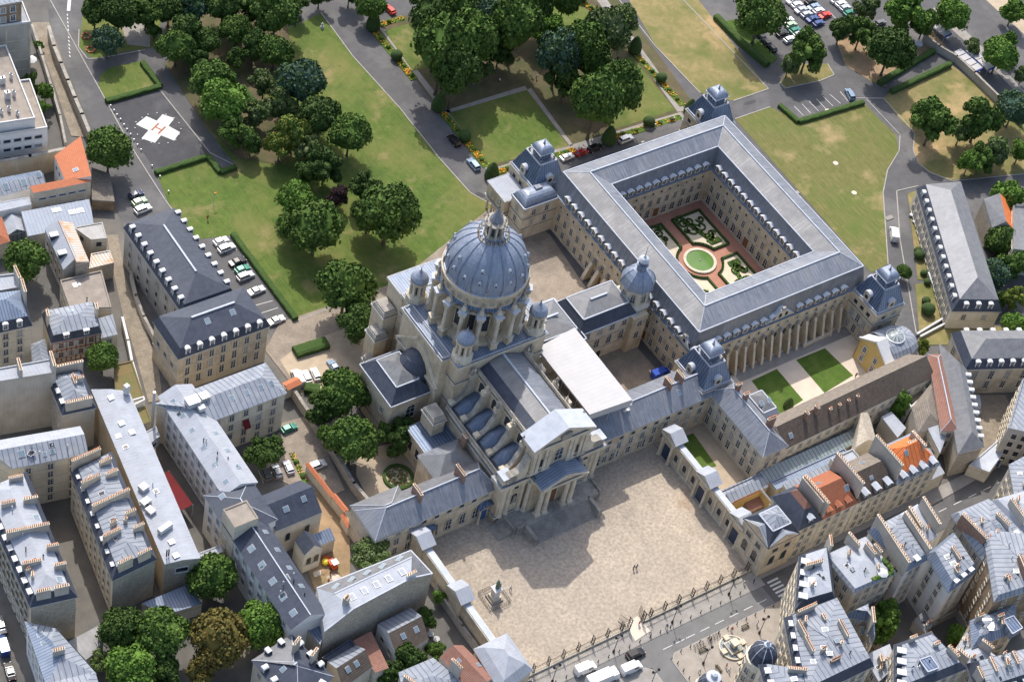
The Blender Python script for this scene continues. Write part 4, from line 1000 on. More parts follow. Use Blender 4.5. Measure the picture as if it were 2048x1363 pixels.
# corner pavilions: steep truncated roof, balustraded platform, square domed belvedere
def pavilion(name,label,cx,cy,hx=5.,hy=5.,zl=22.3):
    r=thing(name,label,'pavilion',(cx,cy,0),'domed corner pavilions of the cloister')
    P=sq(cx,cy,hx,hy); ze=12.6
    b=MB(LS,PL); b.prism(P,0,ze,LS,'lead'); 
    for z in (ze-.5,8.2,4.2): belt(b,P,z,.35,.25)
    b.build('wall',r)
    b=MB('blue_lead','lead','trim_lead'); E=offset(P,.25); T=offset(P,2.3); zt=18.6
    for i in range(4):
        j=(i+1)%4; b.face([wpt(E[i],ze),wpt(E[j],ze),wpt(T[j],zt),wpt(T[i],zt)],'blue_zinc' if i==0 else 'blue_lead')
    b.face([wpt(p,zt) for p in T],'lead')
    for i in range(4): b.tube(wpt(T[i],zt),wpt(T[(i+1)%4],zt),.2,'trim_lead',4); b.tube(wpt(E[i],ze),wpt(T[i],zt),.12,'blue_zinc',4); b.tube(wpt(E[i],ze+.1),wpt(E[(i+1)%4],ze+.1),.25,'trim_lead',4)
    b.build('roof',r)
    b=MB('dark_metal','lead','glass','trim_lead'); Q=sq(cx,cy,1.7,1.7); b.prism(Q,zt,zt+1.9,'blue_zinc','lead'); 
    for i in range(4):
        a,c=Q[i],Q[(i+1)%4]
        for t in (.2,.5,.8):
            q=lerp(a,c,t); ang=math.atan2(c[1]-a[1],c[0]-a[0]); b.box((q[0],q[1],zt+1.1),(.5,.12,.9),'glass',ang)
        b.lathe((T[i][0]*.8+cx*.2,T[i][1]*.8+cy*.2,zt),[(.2,0),(.3,.5),(.1,1.)],6,'lead')
    e=2.35; b.prism(sq(cx,cy,e,e),zt+1.9,zt+2.15,'trim_lead','trim_lead',True)
    rings=[]
    for k in range(7):
        t=k/6; s=2.15*math.cos(t*math.pi/2*.93)**.7; z=zt+2.15+1.75*math.sin(t*math.pi/2)
        m=3; ring_=[]
        for i in range(4):
            a,c=sq(cx,cy,s,s)[i],sq(cx,cy,s,s)[(i+1)%4]
            ring_+= [wpt(lerp(a,c,q/m),z) for q in range(m)]
        rings.append(ring_)
    b.loft(rings,'dome_lead'); b.lathe((cx,cy,zt+3.8),[(.3,0),(.35,.3),(.15,.5),(.2,.8),(.02,1.7)],8,'lead')
    b.build('belvedere',r)
    ow=MB(PL,'glass','trim_lead'); ow.box((0,.9,1.1),(1.7,1.8,2.2),'lead'); ow.box((0,-.1,1.),(2.1,.3,2.1),PL)
    n=8; ow.face([(1.05*math.cos(math.pi*k/n),-.26,2.05+.9*math.sin(math.pi*k/n)) for k in range(n+1)],PL)
    for k in range(n):
        a0,a1=math.pi*k/n,math.pi*(k+1)/n; ow.face([(1.15*math.cos(a0),-.35,2.05+1.*math.sin(a0)),(1.15*math.cos(a1),-.35,2.05+1.*math.sin(a1)),(1.15*math.cos(a1),1.6,2.05+1.*math.sin(a1)),(1.15*math.cos(a0),1.6,2.05+1.*math.sin(a0))],'trim_lead')
    ring(ow,Vector((0,-.3,1.25)),Vector((1,0,0)),Vector((0,0,1)),.62,.0,12,'glass',Vector((0,0,0)))
    me=ow.mesh('dormer')
    for i in (0,3,1,2): on_wall(r,P[i],P[(i+1)%4],hx,ze+.2,me,'dormer',-.5)
    for i in range(4):
        if faces_cam(P[i],P[(i+1)%4]): windows(r,P[i],P[(i+1)%4],[(2.3,2.2,'l'),(6.2,2.2,'l'),(10.2,1.2,'ln')],w=1.2,sp=3.)
    return r
pavilion('corner_pavilion','domed corner pavilion with dark slate roof between the street wing and the south garden',50.9,18.,4.6,5.6)
pavilion('corner_pavilion','domed corner pavilion beside the yellow house at the right end of the cloister front',108.3,18.6,4.7,5.)
pavilion('corner_pavilion','domed corner pavilion at the far corner of the cloister by the right diagonal park road',107.6,91.2,4.7,5.)
nwp=pavilion('corner_pavilion','domed corner pavilion behind the small curved roof at the left diagonal park road',51.2,92.6,4.9,5.6)
# NW annexe with curved lead roof
an=thing('annexe_wing','stone annexe with curved lead roof at the upper left corner of the cloister','building',(44,88,0))
P=[(40.8,82.8),(51.4,82.8),(51.4,88.6),(40.8,88.6)]; b=MB(PL,LS); b.prism(P,0,11.8,PL,'lead'); 
for z in (11.3,7.6,3.9): belt(b,P,z,.3,.2)
b.build('wall',an)
b=MB('dome_lead','trim_lead'); rings=[]
for k in range(6):
    t=k/5; q=offset(P,.2+2.4*(1-math.cos(t*math.pi/2))); rings.append([wpt(p,11.9+2.6*math.sin(t*math.pi/2)) for p in q])
b.loft(rings,'dome_lead'); E=offset(P,-.2)
for i in range(4): b.tube(wpt(E[i],11.95),wpt(E[(i+1)%4],11.95),.22,'trim_lead',4)
b.box((46.5,86,14.7),(2.,1.3,.5),'lead'); b.build('roof',an)
windows(an,P[3],P[0],[(9.6,1.7,'l'),(6.,1.8,'l')],w=1.1,sp=3.); windows(an,P[0],P[1],[(9.6,1.7,'l'),(6.,1.8,'l')],w=1.1,sp=5.)
# pedimented gateway house beyond it
gh=thing('porch_building','small columned stone porch building with white roof beside the left diagonal road','building',(39,93,0))
b=MB(LS,PL); P2=[(39.3,89.),(46,89.),(46,97),(39.3,97)]; b.prism(P2,4.6,9.6,LS,'white_zinc',True); belt(b,P2,9.1,.5,.35); belt(b,P2,4.6,.4,.35); b.prism(offset(P2,1.8),0,4.6,PL); b.build('wall',gh)
for x,y in ((39.9,89.6),(39.9,91.6),(39.9,94.4),(39.9,96.4),(42,89.6)):
    cm=MB(PL); cm.lathe((0,0,0),[(.42,0),(.32,.4),(.28,4),(.42,4.5)],10,PL); inst(cm.mesh('column'),'column',(x,y,0),parent=gh)
windows(gh,P2[3],P2[0],[(7,1.6,'l')],w=1.,sp=2.6)
# link building between church and cloister, with octagonal domed stair tower
lk=thing('link_building','cream stone link building with two lead hipped roofs between church and cloister','building',(30,44,0))
b=MB('cream_plaster',PL); LP1=[(12.6,38.8),(29,38.8),(29,52.4),(12.6,52.4)]; LP2=[(29,40.6),(46,40.6),(46,51.6),(29,51.6)]
b.prism(LP1,0,13.4,PL); b.prism(LP2,0,12.6,PL); 
for P in (LP1,LP2): belt(b,P,12.1 if P is LP2 else 12.9,.4,.25); belt(b,P,7.9,.2,.12); belt(b,P,4.,.2,.12)
b.build('wall',lk)
b=MB('slate','grey_lead','trim_lead'); roof_rect(b,offset(LP1,-.3),13.5,'mansard',1.3,'slate',1.9,2.6,'grey_slate',trim='trim_lead'); roof_rect(b,offset(LP2,-.3),12.7,'mansard',1.3,'slate',1.9,3.2,'grey_slate',trim='trim_lead')
for P,z in ((LP1,13.5),(LP2,12.7)):
    E=offset(P,-.4)
    for i in range(4): b.tube(wpt(E[i],z+.03),wpt(E[(i+1)%4],z+.03),.2,'trim_lead',4)
b.tube((17,45.6,17.45),(25,45.6,17.45),.35,'trim_lead',4); b.tube((35,46.1,17.3),(40.,46.1,17.3),.3,'trim_lead',4); b.build('roof',lk)
windows(lk,LP2[0],LP2[1],[(10.8,1.7,'l'),(6.4,2.6,'a')],w=1.3,sp=4.2,margin=1.)
on_wall(lk,LP2[0],LP2[1],3.,2.,winmesh(2.4,3.6,'an'),'doorway'); on_wall(lk,LP2[0],LP2[1],8.,1.6,winmesh(1.6,3.,'an'),'doorway')
tw=thing('octagonal_tower','octagonal stone stair tower with ribbed lead dome and needle spire against the cloister','tower',(48.2,45.,0))
b=MB(LS,PL); A8=math.pi/8; b.lathe((48.2,45.,0),[(4.6,0),(4.6,13.),(4.9,13.4),(3.9,14.),(3.7,18.6),(4.0,18.9)],8,'cream_plaster',A8,cap=True); b.box((46.8,42,6.3),(4.6,6,12.6),LS); b.build('wall',tw)
b=MB('dome_lead'); b.lathe((48.2,45.,18.9),[(4.5,0),(4.55,.2),(4.35,1.3),(3.8,2.6),(2.9,3.7),(1.9,4.4),(1.2,4.7)],8,'dome_lead',A8)
for k in range(8):
    a=A8+2*math.pi*k/8; pr=[(4.55,.2),(4.35,1.3),(3.8,2.6),(2.9,3.7),(1.9,4.4)]
    for p,q in zip(pr,pr[1:]): b.tube((48.2+p[0]*math.cos(a),45+p[0]*math.sin(a),18.9+p[1]),(48.2+q[0]*math.cos(a),45+q[0]*math.sin(a),18.9+q[1]),.12,'blue_zinc',4)
b.build('dome',tw)
b=MB('blue_lead','trim_lead'); b.lathe((48.2,45,23.4),[(1.3,0),(1.2,1.7),(1.6,1.8),(1.6,2.),(1.0,2.1)],8,'blue_zinc',A8); 
for k in range(8):
    a=2*math.pi*k/8; b.tube((48.2+.95*math.cos(a),45+.95*math.sin(a),25.4),(48.2+.95*math.cos(a),45+.95*math.sin(a),26.7),.14,'lead',5)
b.lathe((48.2,45,26.6),[(1.5,0),(1.45,.3),(1.0,.9),(.45,1.2),(.15,1.7),(.04,5.2)],12,'trim_lead'); b.build('lantern',tw)
for k in range(8):
    a=2*math.pi*k/8+0; c,s=math.cos(a),math.sin(a)
    inst(winmesh(1.2,2.6,'a'),'window',(48.2+3.62*c,45+3.62*s,16.2),a+math.pi/2,parent=tw)
windows(tw,(44.5,39),(49.1,39),[(10.4,1.8,'a'),(6.,2.2,'a')],w=1.3,sp=4.,margin=.2)
# courtyard garden
sheet('court_paving',[[(IX0,IY0),(IX1,IY0),(IX1,IY1),(IX0,IY1)]],.08,'red_gravel',True)
PCX,PCY=81.6,56.3
par=MB('pale_gravel')
gx0,gx1,gy0,gy1=66.6,96-3.4,39.2,71.6
beds=[]
def bed(sx,sy):
    x1=gx0 if sx<0 else gx1; y1=gy0 if sy<0 else gy1; xi=PCX+sx*1.9; yi=PCY+sy*1.9; R=6.2
    a0=math.atan2(sy*math.sqrt(R*R-1.9**2),sx*1.9); a1=math.atan2(sy*1.9,sx*math.sqrt(R*R-1.9**2))
    P=[(xi,y1),(x1,y1),(x1,yi)]
    if a1-a0>math.pi: a1-=2*math.pi
    if a0-a1>math.pi: a0-=2*math.pi
    for k in range(9):
        a=a1+(a0-a1)*k/8; P.append((PCX+R*math.cos(a),PCY+R*math.sin(a)))
    return P
def hedge_line(b,pts,w=.45,h=.5,m='box_hedge',z=0.25):
    for p,q in zip(pts,pts[1:]):
        p,q=Vector(p),Vector(q); d=q-p
        if d.length<.02: continue
        c=(p+q)/2; b.box((c.x,c.y,z+h/2),(d.length+w*.6,w,h),m,math.atan2(d.y,d.x))
def spiral(cx,cy,r0,turns,a0,sg=1,n=16): return [(cx+(r0*(1-.85*k/n))*math.cos(a0+sg*turns*2*math.pi*k/n),cy+(r0*(1-.85*k/n))*math.sin(a0+sg*turns*2*math.pi*k/n)) for k in range(n+1)]
pg=MB('pale_gravel')
for (sx,sy,desc) in ((-1,1,'left of the round pool, half hidden by the roof'),(1,1,'largest one, above the round pool'),(1,-1,'right of the round pool'),(-1,-1,'below the round pool, mostly hidden')):
    P=ccw(bed(sx,sy)); pg.face([(x,y,.31) for x,y in P])
    r=thing('parterre','box hedge parterre with scrolls, '+desc,  'parterre',(P[0][0],P[0][1],0),'parterre beds of the courtyard')
    b=MB('box_hedge'); hedge_line(b,[P[i] for i in range(len(P))]+[P[0]],.55,.6); b.build('border_hedge',r)
    b=MB('scroll'); x1=gx0 if sx<0 else gx1; y1=gy0 if sy<0 else gy1
    mx=lambda u:PCX+sx*(2.4+u*(abs(x1-PCX)-3.4)); my=lambda v:PCY+sy*(2.4+v*(abs(y1-PCY)-3.4))
    big=[(mx(.02+.9*t),my(.95-.55*t+.28*math.sin(t*6.2))) for t in np.linspace(0,1,18)]; hedge_line(b,big,.75,.45,'scroll')
    hedge_line(b,[(mx(.1+.85*t),my(.78-.5*t+.26*math.sin(t*6.2+.7))) for t in np.linspace(0,1,18)],.4,.45,'scroll')
    sg=sx*sy
    for (u,v,r0,a0,tn) in ((.36,.62,2.3,.5,1.25),(.72,.66,1.9,2.4,1.2),(.62,.32,1.5,4.,1.2),(.2,.86,1.4,1.,1.1),(.86,.36,1.3,0.,1.1),(.9,.85,1.3,3.,1.1),(.45,.9,1.2,5.,1.),(.15,.66,.9,2.,1.)):
        hedge_line(b,spiral(mx(u),my(v),r0,tn,a0,sg),.38,.45,'scroll')
    for t in np.linspace(0,1,10):
        hedge_line(b,[(mx(.55+.4*t),my(.18+.05*math.sin(t*9))),(mx(.57+.4*t),my(.1))],.5,.45,'scroll')
    b.build('scroll_hedge',r)
struct(pg,'parterre_gravel')
fp=thing('round_pool','round green pool with pale stone rim in the cloister courtyard','pool',(PCX,PCY,0))
b=MB(PL); b.lathe((PCX,PCY,.2),[(4.5,0),(4.5,.45),(4.45,.5),(3.75,.5),(3.7,.45),(3.7,0)],48,'cream_plaster',cap=False); b.build('rim',fp,True)
b=MB('pool_water'); b.face([(PCX+3.72*math.cos(2*math.pi*k/48),PCY+3.72*math.sin(2*math.pi*k/48),.52) for k in range(48)]); b.build('water',fp)
b=MB('grey_stone'); b.lathe((PCX,PCY,.3),[(.4,0),(.3,.3),(.1,.5)],8,'grey_stone'); b.build('jet',fp)
# forecourt wings (left and right of the facade)
# ------------------------------------------------------------ ordinary buildings
def W(P,ze,**k): return dict(P=P,ze=ze,**k)
def rr(a,b,c,z): return R3(a,b,c,z)
def wr(x0,x1,y0,y1): return [(x0,y0),(x1,y0),(x1,y1),(x0,y1)]
HIP=lambda h,m='zinc',**k: dict(kind='hip',h=h,m=m,**k)
GAB=lambda h,m='zinc',**k: dict(kind='gable',h=h,m=m,**k)
MAN=lambda ins,h1,h,m,m2,**k: dict(kind='mansard',inset=ins,h1=h1,h=h,m=m,m2=m2,**k)
FLAT=lambda h=.6,m='gravel_roof',**k: dict(kind='flat',h=h,m=m,m2=k.pop('m2','grey_plaster'),**k)
# street wing right of the facade and the wing running back from it
wg=building('side_wing','cream stone wing with blue grey lead roof right of the church portico',[
 W(wr(12.5,49.3,11.7,21.6),11,wall=LS,roof=HIP(3.6,'lead',m2='lead',trim='trim_lead',hipa=.01,hipb=.01),rows=[(9.3,1.,'ln'),(6.6,1.9,'l'),(3.1,2.1,'l')],sp=3.6,strings=(8.2,4.6,),chim=[(.70,.52,16.6,2.6,1,5,'brick'),(.80,.55,16.8,2.6,1,5,'brick')],sky=[(.76,.3,0,.9,1.2)]),
 W(wr(49.2,56.6,-9,13.),11,wall='pale_limestone',roof=HIP(3.4,'lead',m2='lead',trim='trim_lead'),rows=[(9.3,1.1,'l'),(6.4,2.2,'l'),(2.9,2.4,'l')],sp=2.9,strings=(8.,4.6),chim=[(.6,.80,16.2,1.6,0,4,'brick'),(.6,.66,16.,1.6,0,4,'brick'),(.75,.26,16.,2.6,0,8,'brick')]),
 W(wr(49.3,56,12.,22),10.9,wall=LS,roof=HIP(3.6,'lead',m2='lead',trim='trim_lead')),
 W(wr(56.7,62.6,.8,8.6),8.5,wall='pale_limestone',roof=MAN(1.2,2.2,1.2,'trim_lead','grey_slate',trim='trim_lead'),rows=[(6.5,1.4,'l')],sky=[(.3,.4,0),(.7,.4,0)])])
for x in (16.5,21,25.5,30): inst(winmesh(1.5,3.8,'a'),'window',(x,11.6,3.4),0,parent=wg)
wgl=building('side_wing','stone wing left of the church steps with two brick chimneys across its ridge',[
 W(wr(-46,-13.6,11.6,20.2),10.4,wall=LS,roof=HIP(3.7,'lead',m2='grey_slate',trim='trim_lead',hipa=5.,hipb=3.),rows={0:[(9.3,1.,'ln')],3:[(5,1.,'ln')]},sp=3.5,strings=(8.3,),chim=[(.40,.52,15.8,3.6,1,7,'brick'),(.76,.55,16.,3.6,1,8,'brick')]),
 W(wr(-46.1,-34.,11.5,22.),10.2,wall='pale_limestone',roof=HIP(3.5,'grey_slate',m2='grey_slate',trim='trim_lead'),rows={0:[(9.,1.,'l'),(6.2,1.9,'l'),(2.5,2.1,'l')]},sp=3.8),
 W(wr(-25.,-14.2,19.,27.4),10.3,wall=LS,roof=HIP(3.2,'grey_lead',m2='lead'),chim=[(.95,.7,15,1.6,1,3,'brick')])])
for x in (-29.5,-25.8,-22.,-18.4): inst(winmesh(1.6,3.9,'a'),'window',(x,11.55,4.),0,parent=wgl)
for x in (-32,-16,):
    b=MB('blue_lead',PL); n=6
    for k in range(n):
        a0,a1=math.pi*(.15+.7*k/n),math.pi*(.15+.7*(k+1)/n); b.face([(x+2.6*math.cos(a0),10.2,5.2+1.5*math.sin(a0)),(x+2.6*math.cos(a1),10.2,5.2+1.5*math.sin(a1)),(x+2.6*math.cos(a1),11.6,5.6+1.5*math.sin(a1)),(x+2.6*math.cos(a0),11.6,5.6+1.5*math.sin(a0))],'blue_lead')
    for s in (-1.7,1.7): b.lathe((x+s,10.7,0),[(.4,0),(.3,.4),(.28,5),(.4,5.5)],8,PL)
    b.build('door_hood',wgl); inst(_doormesh(1.8,3.6,'blue_door'),'door',(x,11.55,2.),0,parent=wgl)
# forecourt side walls with pedimented gates
def courtwall(name,label,x,y0,y1,gates,face,exedra=True):
    r=thing(name,label,'wall',(x,y0,0),'arcaded walls along the forecourt'); b=MB(LS,PL,'trim_lead'); h=7.0
    b.box((x,(y0+y1)/2,h/2),(1.3,abs(y1-y0),h),LS); b.box((x,(y0+y1)/2,h+.2),(1.9,abs(y1-y0)+.2,.4),PL,bot=True); b.box((x,(y0+y1)/2,h+.5),(1.5,abs(y1-y0),.25),'trim_lead'); b.box((x,(y0+y1)/2,.5),(1.6,abs(y1-y0),1.),PL); b.build('wall',r)
    a,c=((x-.65 if face<0 else x+.65),y1),((x-.65 if face<0 else x+.65),y0)
    if face>0: a,c=c,a
    L=abs(y1-y0); n=int(L/3.3)
    for k in range(n):
        y=y0+(k+.5)*L/n
        if any(abs(y-g)<2.6 for g in gates): continue
        inst(winmesh(1.3,2.4,'an'),'niche',(x+face*.66,y,3.6),math.pi/2*face,parent=r)
        pb_=MB(PL); pb_.box((0,0,3.4),(.5,.7,6.8),PL); o=pb_.build('pilaster'); put(o,r,(x+face*.7,y+L/n/2,0))
    for g in gates:
        b=MB(PL,LS,'trim_lead','wood_door'); b.box((x,g,4.3),(2.3,4.4,8.6),LS); 
        for s in (-1.8,1.8): b.lathe((x+face*1.5,g+s,0),[(.55,0),(.55,.4),(.4,.7),(.36,6.6),(.55,7.3)],10,PL)
        b.box((x+face*.3,g,8.),(3.4,5.2,.8),PL,bot=True)
        for s in (1,-1):
            q=[(x-1.9,g-s*3.,8.5),(x+1.9,g-s*3.,8.5),(x+1.9,g,10.1),(x-1.9,g,10.1)]; b.face(q,'white_zinc')
        for xx in (x-1.7,x+1.7): b.face([(xx,g-2.8,8.5),(xx,g+2.8,8.5),(xx,g,9.9)],PL)
        b.box((x+face*1.17,g,2.6),(.1,2.2,4.6),'gate_paint'); b.build('gateway',r)
    return r
courtwall('court_wall','arcaded stone wall with white topped gates along the right side of the sunlit forecourt',35.1,-22.6,9.,(7.,-7.,-20.5),-1)
courtwall('court_wall','arcaded stone wall with white topped gates left of the forecourt near the statue',-35.4,-22.,10.6,(8.4,-8.),1)
# statue of a standing figure in the forecourt, with railing
st=thing('statue','green bronze statue on a white stone pedestal inside square iron railings in the forecourt','statue',(-25.4,-8.5,0))
b=MB('pale_limestone','white_paint'); b.box((-25.4,-8.5,.3),(3.,3.,.6),'grey_stone'); b.box((-25.4,-8.5,1.),(2.2,2.2,.8),PL); b.box((-25.4,-8.5,2.6),(1.5,1.5,2.8),'white_paint'); b.box((-25.4,-8.5,4.1),(2.1,2.1,.3),'white_paint',bot=True); b.build('pedestal',st)
b=MB('bronze'); me=statue_mesh(2.7,'bronze',False); o=inst(me,'figure',(-25.4,-8.5,4.25),.5,1.15,parent=st)
b=MB('bronze'); b.box((-24.7,-8.3,4.9),(.6,.6,1.3)); b.build('stand',st)
b=MB('dark_metal')
for i in range(4):
    P_=sq(-25.4,-8.5,2.7,2.7); a,c=P_[i],P_[(i+1)%4]
    for z in (.35,1.15): b.tube(wpt(a,z),wpt(c,z),.05,'dark_metal',4)
    for k in range(9): q=lerp(a,c,k/9); b.tube(wpt(q,0),wpt(q,1.3),.04,'dark_metal',4)
b.build('railing',st)
# long brown-tiled range
building('long_range','long low cream range with dark brown tile roof below the cloister garden',[
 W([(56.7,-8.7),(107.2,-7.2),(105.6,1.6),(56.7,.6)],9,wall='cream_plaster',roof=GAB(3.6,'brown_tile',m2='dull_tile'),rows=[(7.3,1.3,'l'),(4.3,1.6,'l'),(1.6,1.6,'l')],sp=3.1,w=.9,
   chim=[(.17,.4,14.2,1.2,1,3,'brick'),(.24,.42,14.2,1.2,1,3,'brick'),(.32,.3,12.4,.6,1,2,'brick'),(.38,.3,12.4,.6,1,2,'brick'),(.44,.3,12.4,.6,1,2,'brick'),(.50,.3,12.4,.6,1,2,'brick')],sky=[(.06,.2,0)])])
# glass-roofed galleries behind the street row
building('glazed_gallery','low glazed gallery with pale blue skylight strip behind the street houses',[
 W(wr(50,82,-12.6,-9.3),4.2,wall='cream_plaster',roof=dict(kind='shed',h=.8,m='green_glass')),W(wr(50.5,74,-15.4,-12.7),4.4,wall='cream_plaster',roof=FLAT(.3,'blue_zinc',m2='zinc')),W(wr(52,66,-20,-15.5),5.2,wall='cream_plaster',roof=dict(kind='shed',h=.9,m='zinc')),W(wr(34.5,50,-11.5,-9.6),4.6,wall='grey_plaster',roof=FLAT(.3,'zinc',m2='zinc'))])
building('service_building','ribbed grey zinc roofed shed beside the small ochre yard',[W(wr(37.5,49,-13.8,-11.6),5.,wall='grey_plaster',roof=dict(kind='shed',h=1.,m='zinc')),W(wr(66,73,-19.5,-15.6),8.,wall='cream_plaster',roof=FLAT(.4,'white_zinc',m2='cream_plaster'))])
yd=building('yard_enclosure','small walled yard with ochre plaster walls and a brown tiled lean-to',[W(wr(38,46.5,-14.3,-13.9),5.2,wall='ochre_plaster',roof=FLAT(.2,'red_tile',m2='ochre_plaster')),W(wr(46.5,46.9,-20.5,-13.9),5.2,wall='ochre_plaster',roof=FLAT(.1,'trim_lead',m2='ochre_plaster')),W(wr(42,46.4,-16.6,-14.4),2.4,wall='brown_stone',roof=dict(kind='shed',h=.8,m='rose_tile'))])
# street row
building('gate_pavilion','gate pavilion with pale pyramid roof and pediments at the right end of the fence',[
 W(wr(33.4,42.6,-31.2,-22.),11.4,wall=LS,roof=MAN(2.2,3.,1.6,'slate','zinc',trim='trim_lead'),rows=[(9.,1.4,'ln'),(5.,3.2,'an')],sp=3.8,w=1.6,strings=(7.6,2.4))])
gp=bpy.data.objects['gate_pavilion']
b=MB('zinc',PL)
for (a,c,n_) in (((33.2,-31.4),(42.8,-31.4),(0,1)),((33.2,-21.8),(33.2,-31.4),(1,0))):
    m=lerp(a,c,.5); t=(m[0]+n_[0]*3.6,m[1]+n_[1]*3.6); b.face([wpt(a,11.5),(m[0],m[1],14.2),(t[0],t[1],14.2)],'zinc'); b.face([(m[0],m[1],14.2),wpt(c,11.5),(t[0],t[1],14.2)],'zinc'); b.face([wpt(a,11.5),wpt(c,11.5),(m[0],m[1],14.1)],LS)
b.build('pediment',gp)
row=dict(wall='cream_plaster',rows=[(11.,1.4,'d'),(8.2,1.7,'d'),(5.2,1.8,'d'),(1.9,2.2,'d')],sp=2.7,strings=(9.6,6.7,3.6),stringm='cream_plaster')
def houserow(label,x0,x1,ze,roof,dorm,chim,sky=(),y0=-30.7,y1=-20.4,extra=(),**kw):
    d=dict(row); d.update(kw); return building('town_house',label,[W(wr(x0,x1,y0,y1),ze,roof=roof,dorm=dorm,chim=chim,sky=sky,**d)]+list(extra),group='row of houses along the street')
houserow('street house with half rose tile, half black mansard roof next to the gate pavilion',42.8,49.5,12.3,MAN(2.6,3.4,1.6,'slate','rose_tile'),dict(edges=(0,),kind='zinc_gable',sp=4,margin=1.5,roofm='trim_lead',cheek='pale_metal'),[(.99,.5,17.6,8,1,12,'grey_plaster')])
houserow('street house with weathered red tile roof and three tiled dormers',49.7,60.4,12.2,HIP(4.8,'red_tile',m2='red_tile',hipa=.3,hipb=2.5),dict(edges=(0,),kind='stone_gable',sp=3.2,margin=.8,roofm='red_tile',cheek='brick',dz=-.1,inset=.6),[(.02,.45,18.,9,1,13,'grey_plaster')],[(.85,.3,0,1.2,1.4),(.35,.7,2,1.,1.2)])
houserow('street house with dark brown flat-pitched tile roof between tall chimney walls',60.7,72.6,12.1,HIP(4.2,'brown_tile',m2='dull_tile',hipa=.3,hipb=2),dict(edges=(0,),kind='zinc_gable',sp=3.8,margin=.6,roofm='trim_lead',cheek='zinc',inset=.1),[(.01,.55,18.6,10,1,15,'grey_plaster')],[(.3,.75,2,1.6,1.6),(.6,.75,2,1.2,1.2),(.5,.3,0,.8,.8)])
houserow('street house with bright orange pantile roof and ridge of grey chimney walls',72.9,86.9,12.0,MAN(1.3,1.6,4.2,'zinc','orange_tile'),dict(edges=(0,),kind='zinc_gable',sp=3.6,margin=.6,roofm='trim_lead',cheek='zinc',inset=.1),[(.01,.55,18.6,10,1,15,'grey_plaster'),(.72,.55,17.6,5,1,7,'grey_plaster'),(.62,.58,17.2,3.5,0,5,'grey_plaster')],[(.35,.4,0,.9,1.3)])
building('low_shop','low white roofed corner building with grey slate lean-to at the end of the street row',[W([(87.,-30.6),(91.6,-30.5),(91.2,-24),(87.,-22)],5.6,wall='cream_plaster',roof=dict(kind='shed',h=2.4,m='white_zinc')),W([(87,-22),(90,-23),(90,-19),(87,-19)],8,wall='grey_plaster',roof=dict(kind='shed',h=2,m='grey_slate'))])
building('rubble_house','windowless rubble stone house beside the courtyard tree',[W(PX([(1712,893),(1752,880),(1741,838),(1722,826)],9.5),9.5,wall='cream_plaster',roof=dict(kind='gable',h=1.5,m='rubble'))])
building('white_shed','small shed with ribbed white metal roof below the courtyard tree',[W(PX([(1795,874),(1812,855),(1781,826),(1762,836)],5),5,wall='grey_plaster',roof=dict(kind='shed',h=.6,m='white_zinc'))])
building('court_house','white walled open light well with small dark windows in the long roof',[W(PX([(1818,822),(1855,790),(1836,768),(1800,786)],5),5,wall='white_plaster',roof=FLAT(1.6,'lane_cobbles',m2='white_plaster',trim='white_paint'),rows=[(3.,1.4,'pn')])])
building('brown_house','brown tiled house with hipped roof between courtyard tree and rose tile strip',[W(PX([(1838,862),(1882,850),(1868,762),(1826,815)],8.),8.,wall='cream_plaster',roof=dict(kind='hip',h=2.,m='dull_tile'))])
building('rose_roof_house','narrow cream house with long rose tile roof strip',[W(PX([(1884,860),(1918,861),(1880,710),(1858,710)],9.5),9.5,wall='cream_plaster',roof=dict(kind='hip',h=1.6,m='rose_tile',trim='trim_lead'),rows=[(7.8,1.5,'l'),(4.4,1.6,'l')],sp=2.6)])
building('white_gable_house','small white roofed house below the rose tile strip',[W(PX([(1880,905),(1893,870),(1882,852),(1850,852)],7.5),7.5,wall='cream_plaster',roof=dict(kind='shed',h=.8,m='white_zinc'),rows=[(5.,1.5,'l')],sp=2.2)])
# yellow house with barrel roof and round skylight
yh=thing('yellow_house','yellow ochre gabled house with white coping, barrel lead roof and round skylight','house',(100,12,0))
A=G(1723.6,666,9.); cx0=A.x
b=MB('ochre_plaster','white_paint','zinc'); ya,yb=1.6,12.2; x0=98.9; ap=7.2
for xx,m_ in ((x0,'ochre_plaster'),(x0+3.2,'ochre_plaster')): b.face([(xx,ya,0),(xx,yb,0),(xx,yb,7.4),(xx,ap,11.),(xx,ya,7.4)],m_)
b.box((x0+1.6,yb,3.7),(3.2,.3,7.4),'ochre_plaster'); b.box((x0+1.6,ya,3.7),(3.2,.3,7.4),'ochre_plaster'); b.build('wall',yh)
b=MB('white_paint')
for (p,q) in (((yb+.2,7.4),(ap,11.1)),((ap,11.1),(ya-.2,7.4))): b.face([(x0-.35,p[0],p[1]),(x0-.35,q[0],q[1]),(x0+3.3,q[0],q[1]+.0),(x0+3.3,p[0],p[1])][::-1],'white_paint'); b.tube((x0-.1,p[0],p[1]),(x0-.1,q[0],q[1]),.35,'white_paint',4)
b.build('coping',yh)
for y,z in ((9.6,5.6),(9.6,2.4),(5.4,5.6),(5.4,2.4)): inst(winmesh(1.1,1.8,'p'),'window',(x0-.05,y,z),-math.pi/2,parent=yh)
b=MB('zinc','blue_zinc'); rg=[]
for k in range(9):
    a=math.pi*k/8; rg.append((ap-5.6*math.cos(a),6.2+4.0*math.sin(a)))
xs=[x0+3.,x0+9,x0+12.5]; sc=[1,1,.72]
rings=[[(xx,ap+(y-ap)*s,6.2+(z-6.2)*s) for y,z in rg] for xx,s in zip(xs,sc)]
for r0,r1 in zip(rings,rings[1:]):
    for i in range(8): b.face([r0[i],r1[i],r1[i+1],r0[i+1]],'zinc')
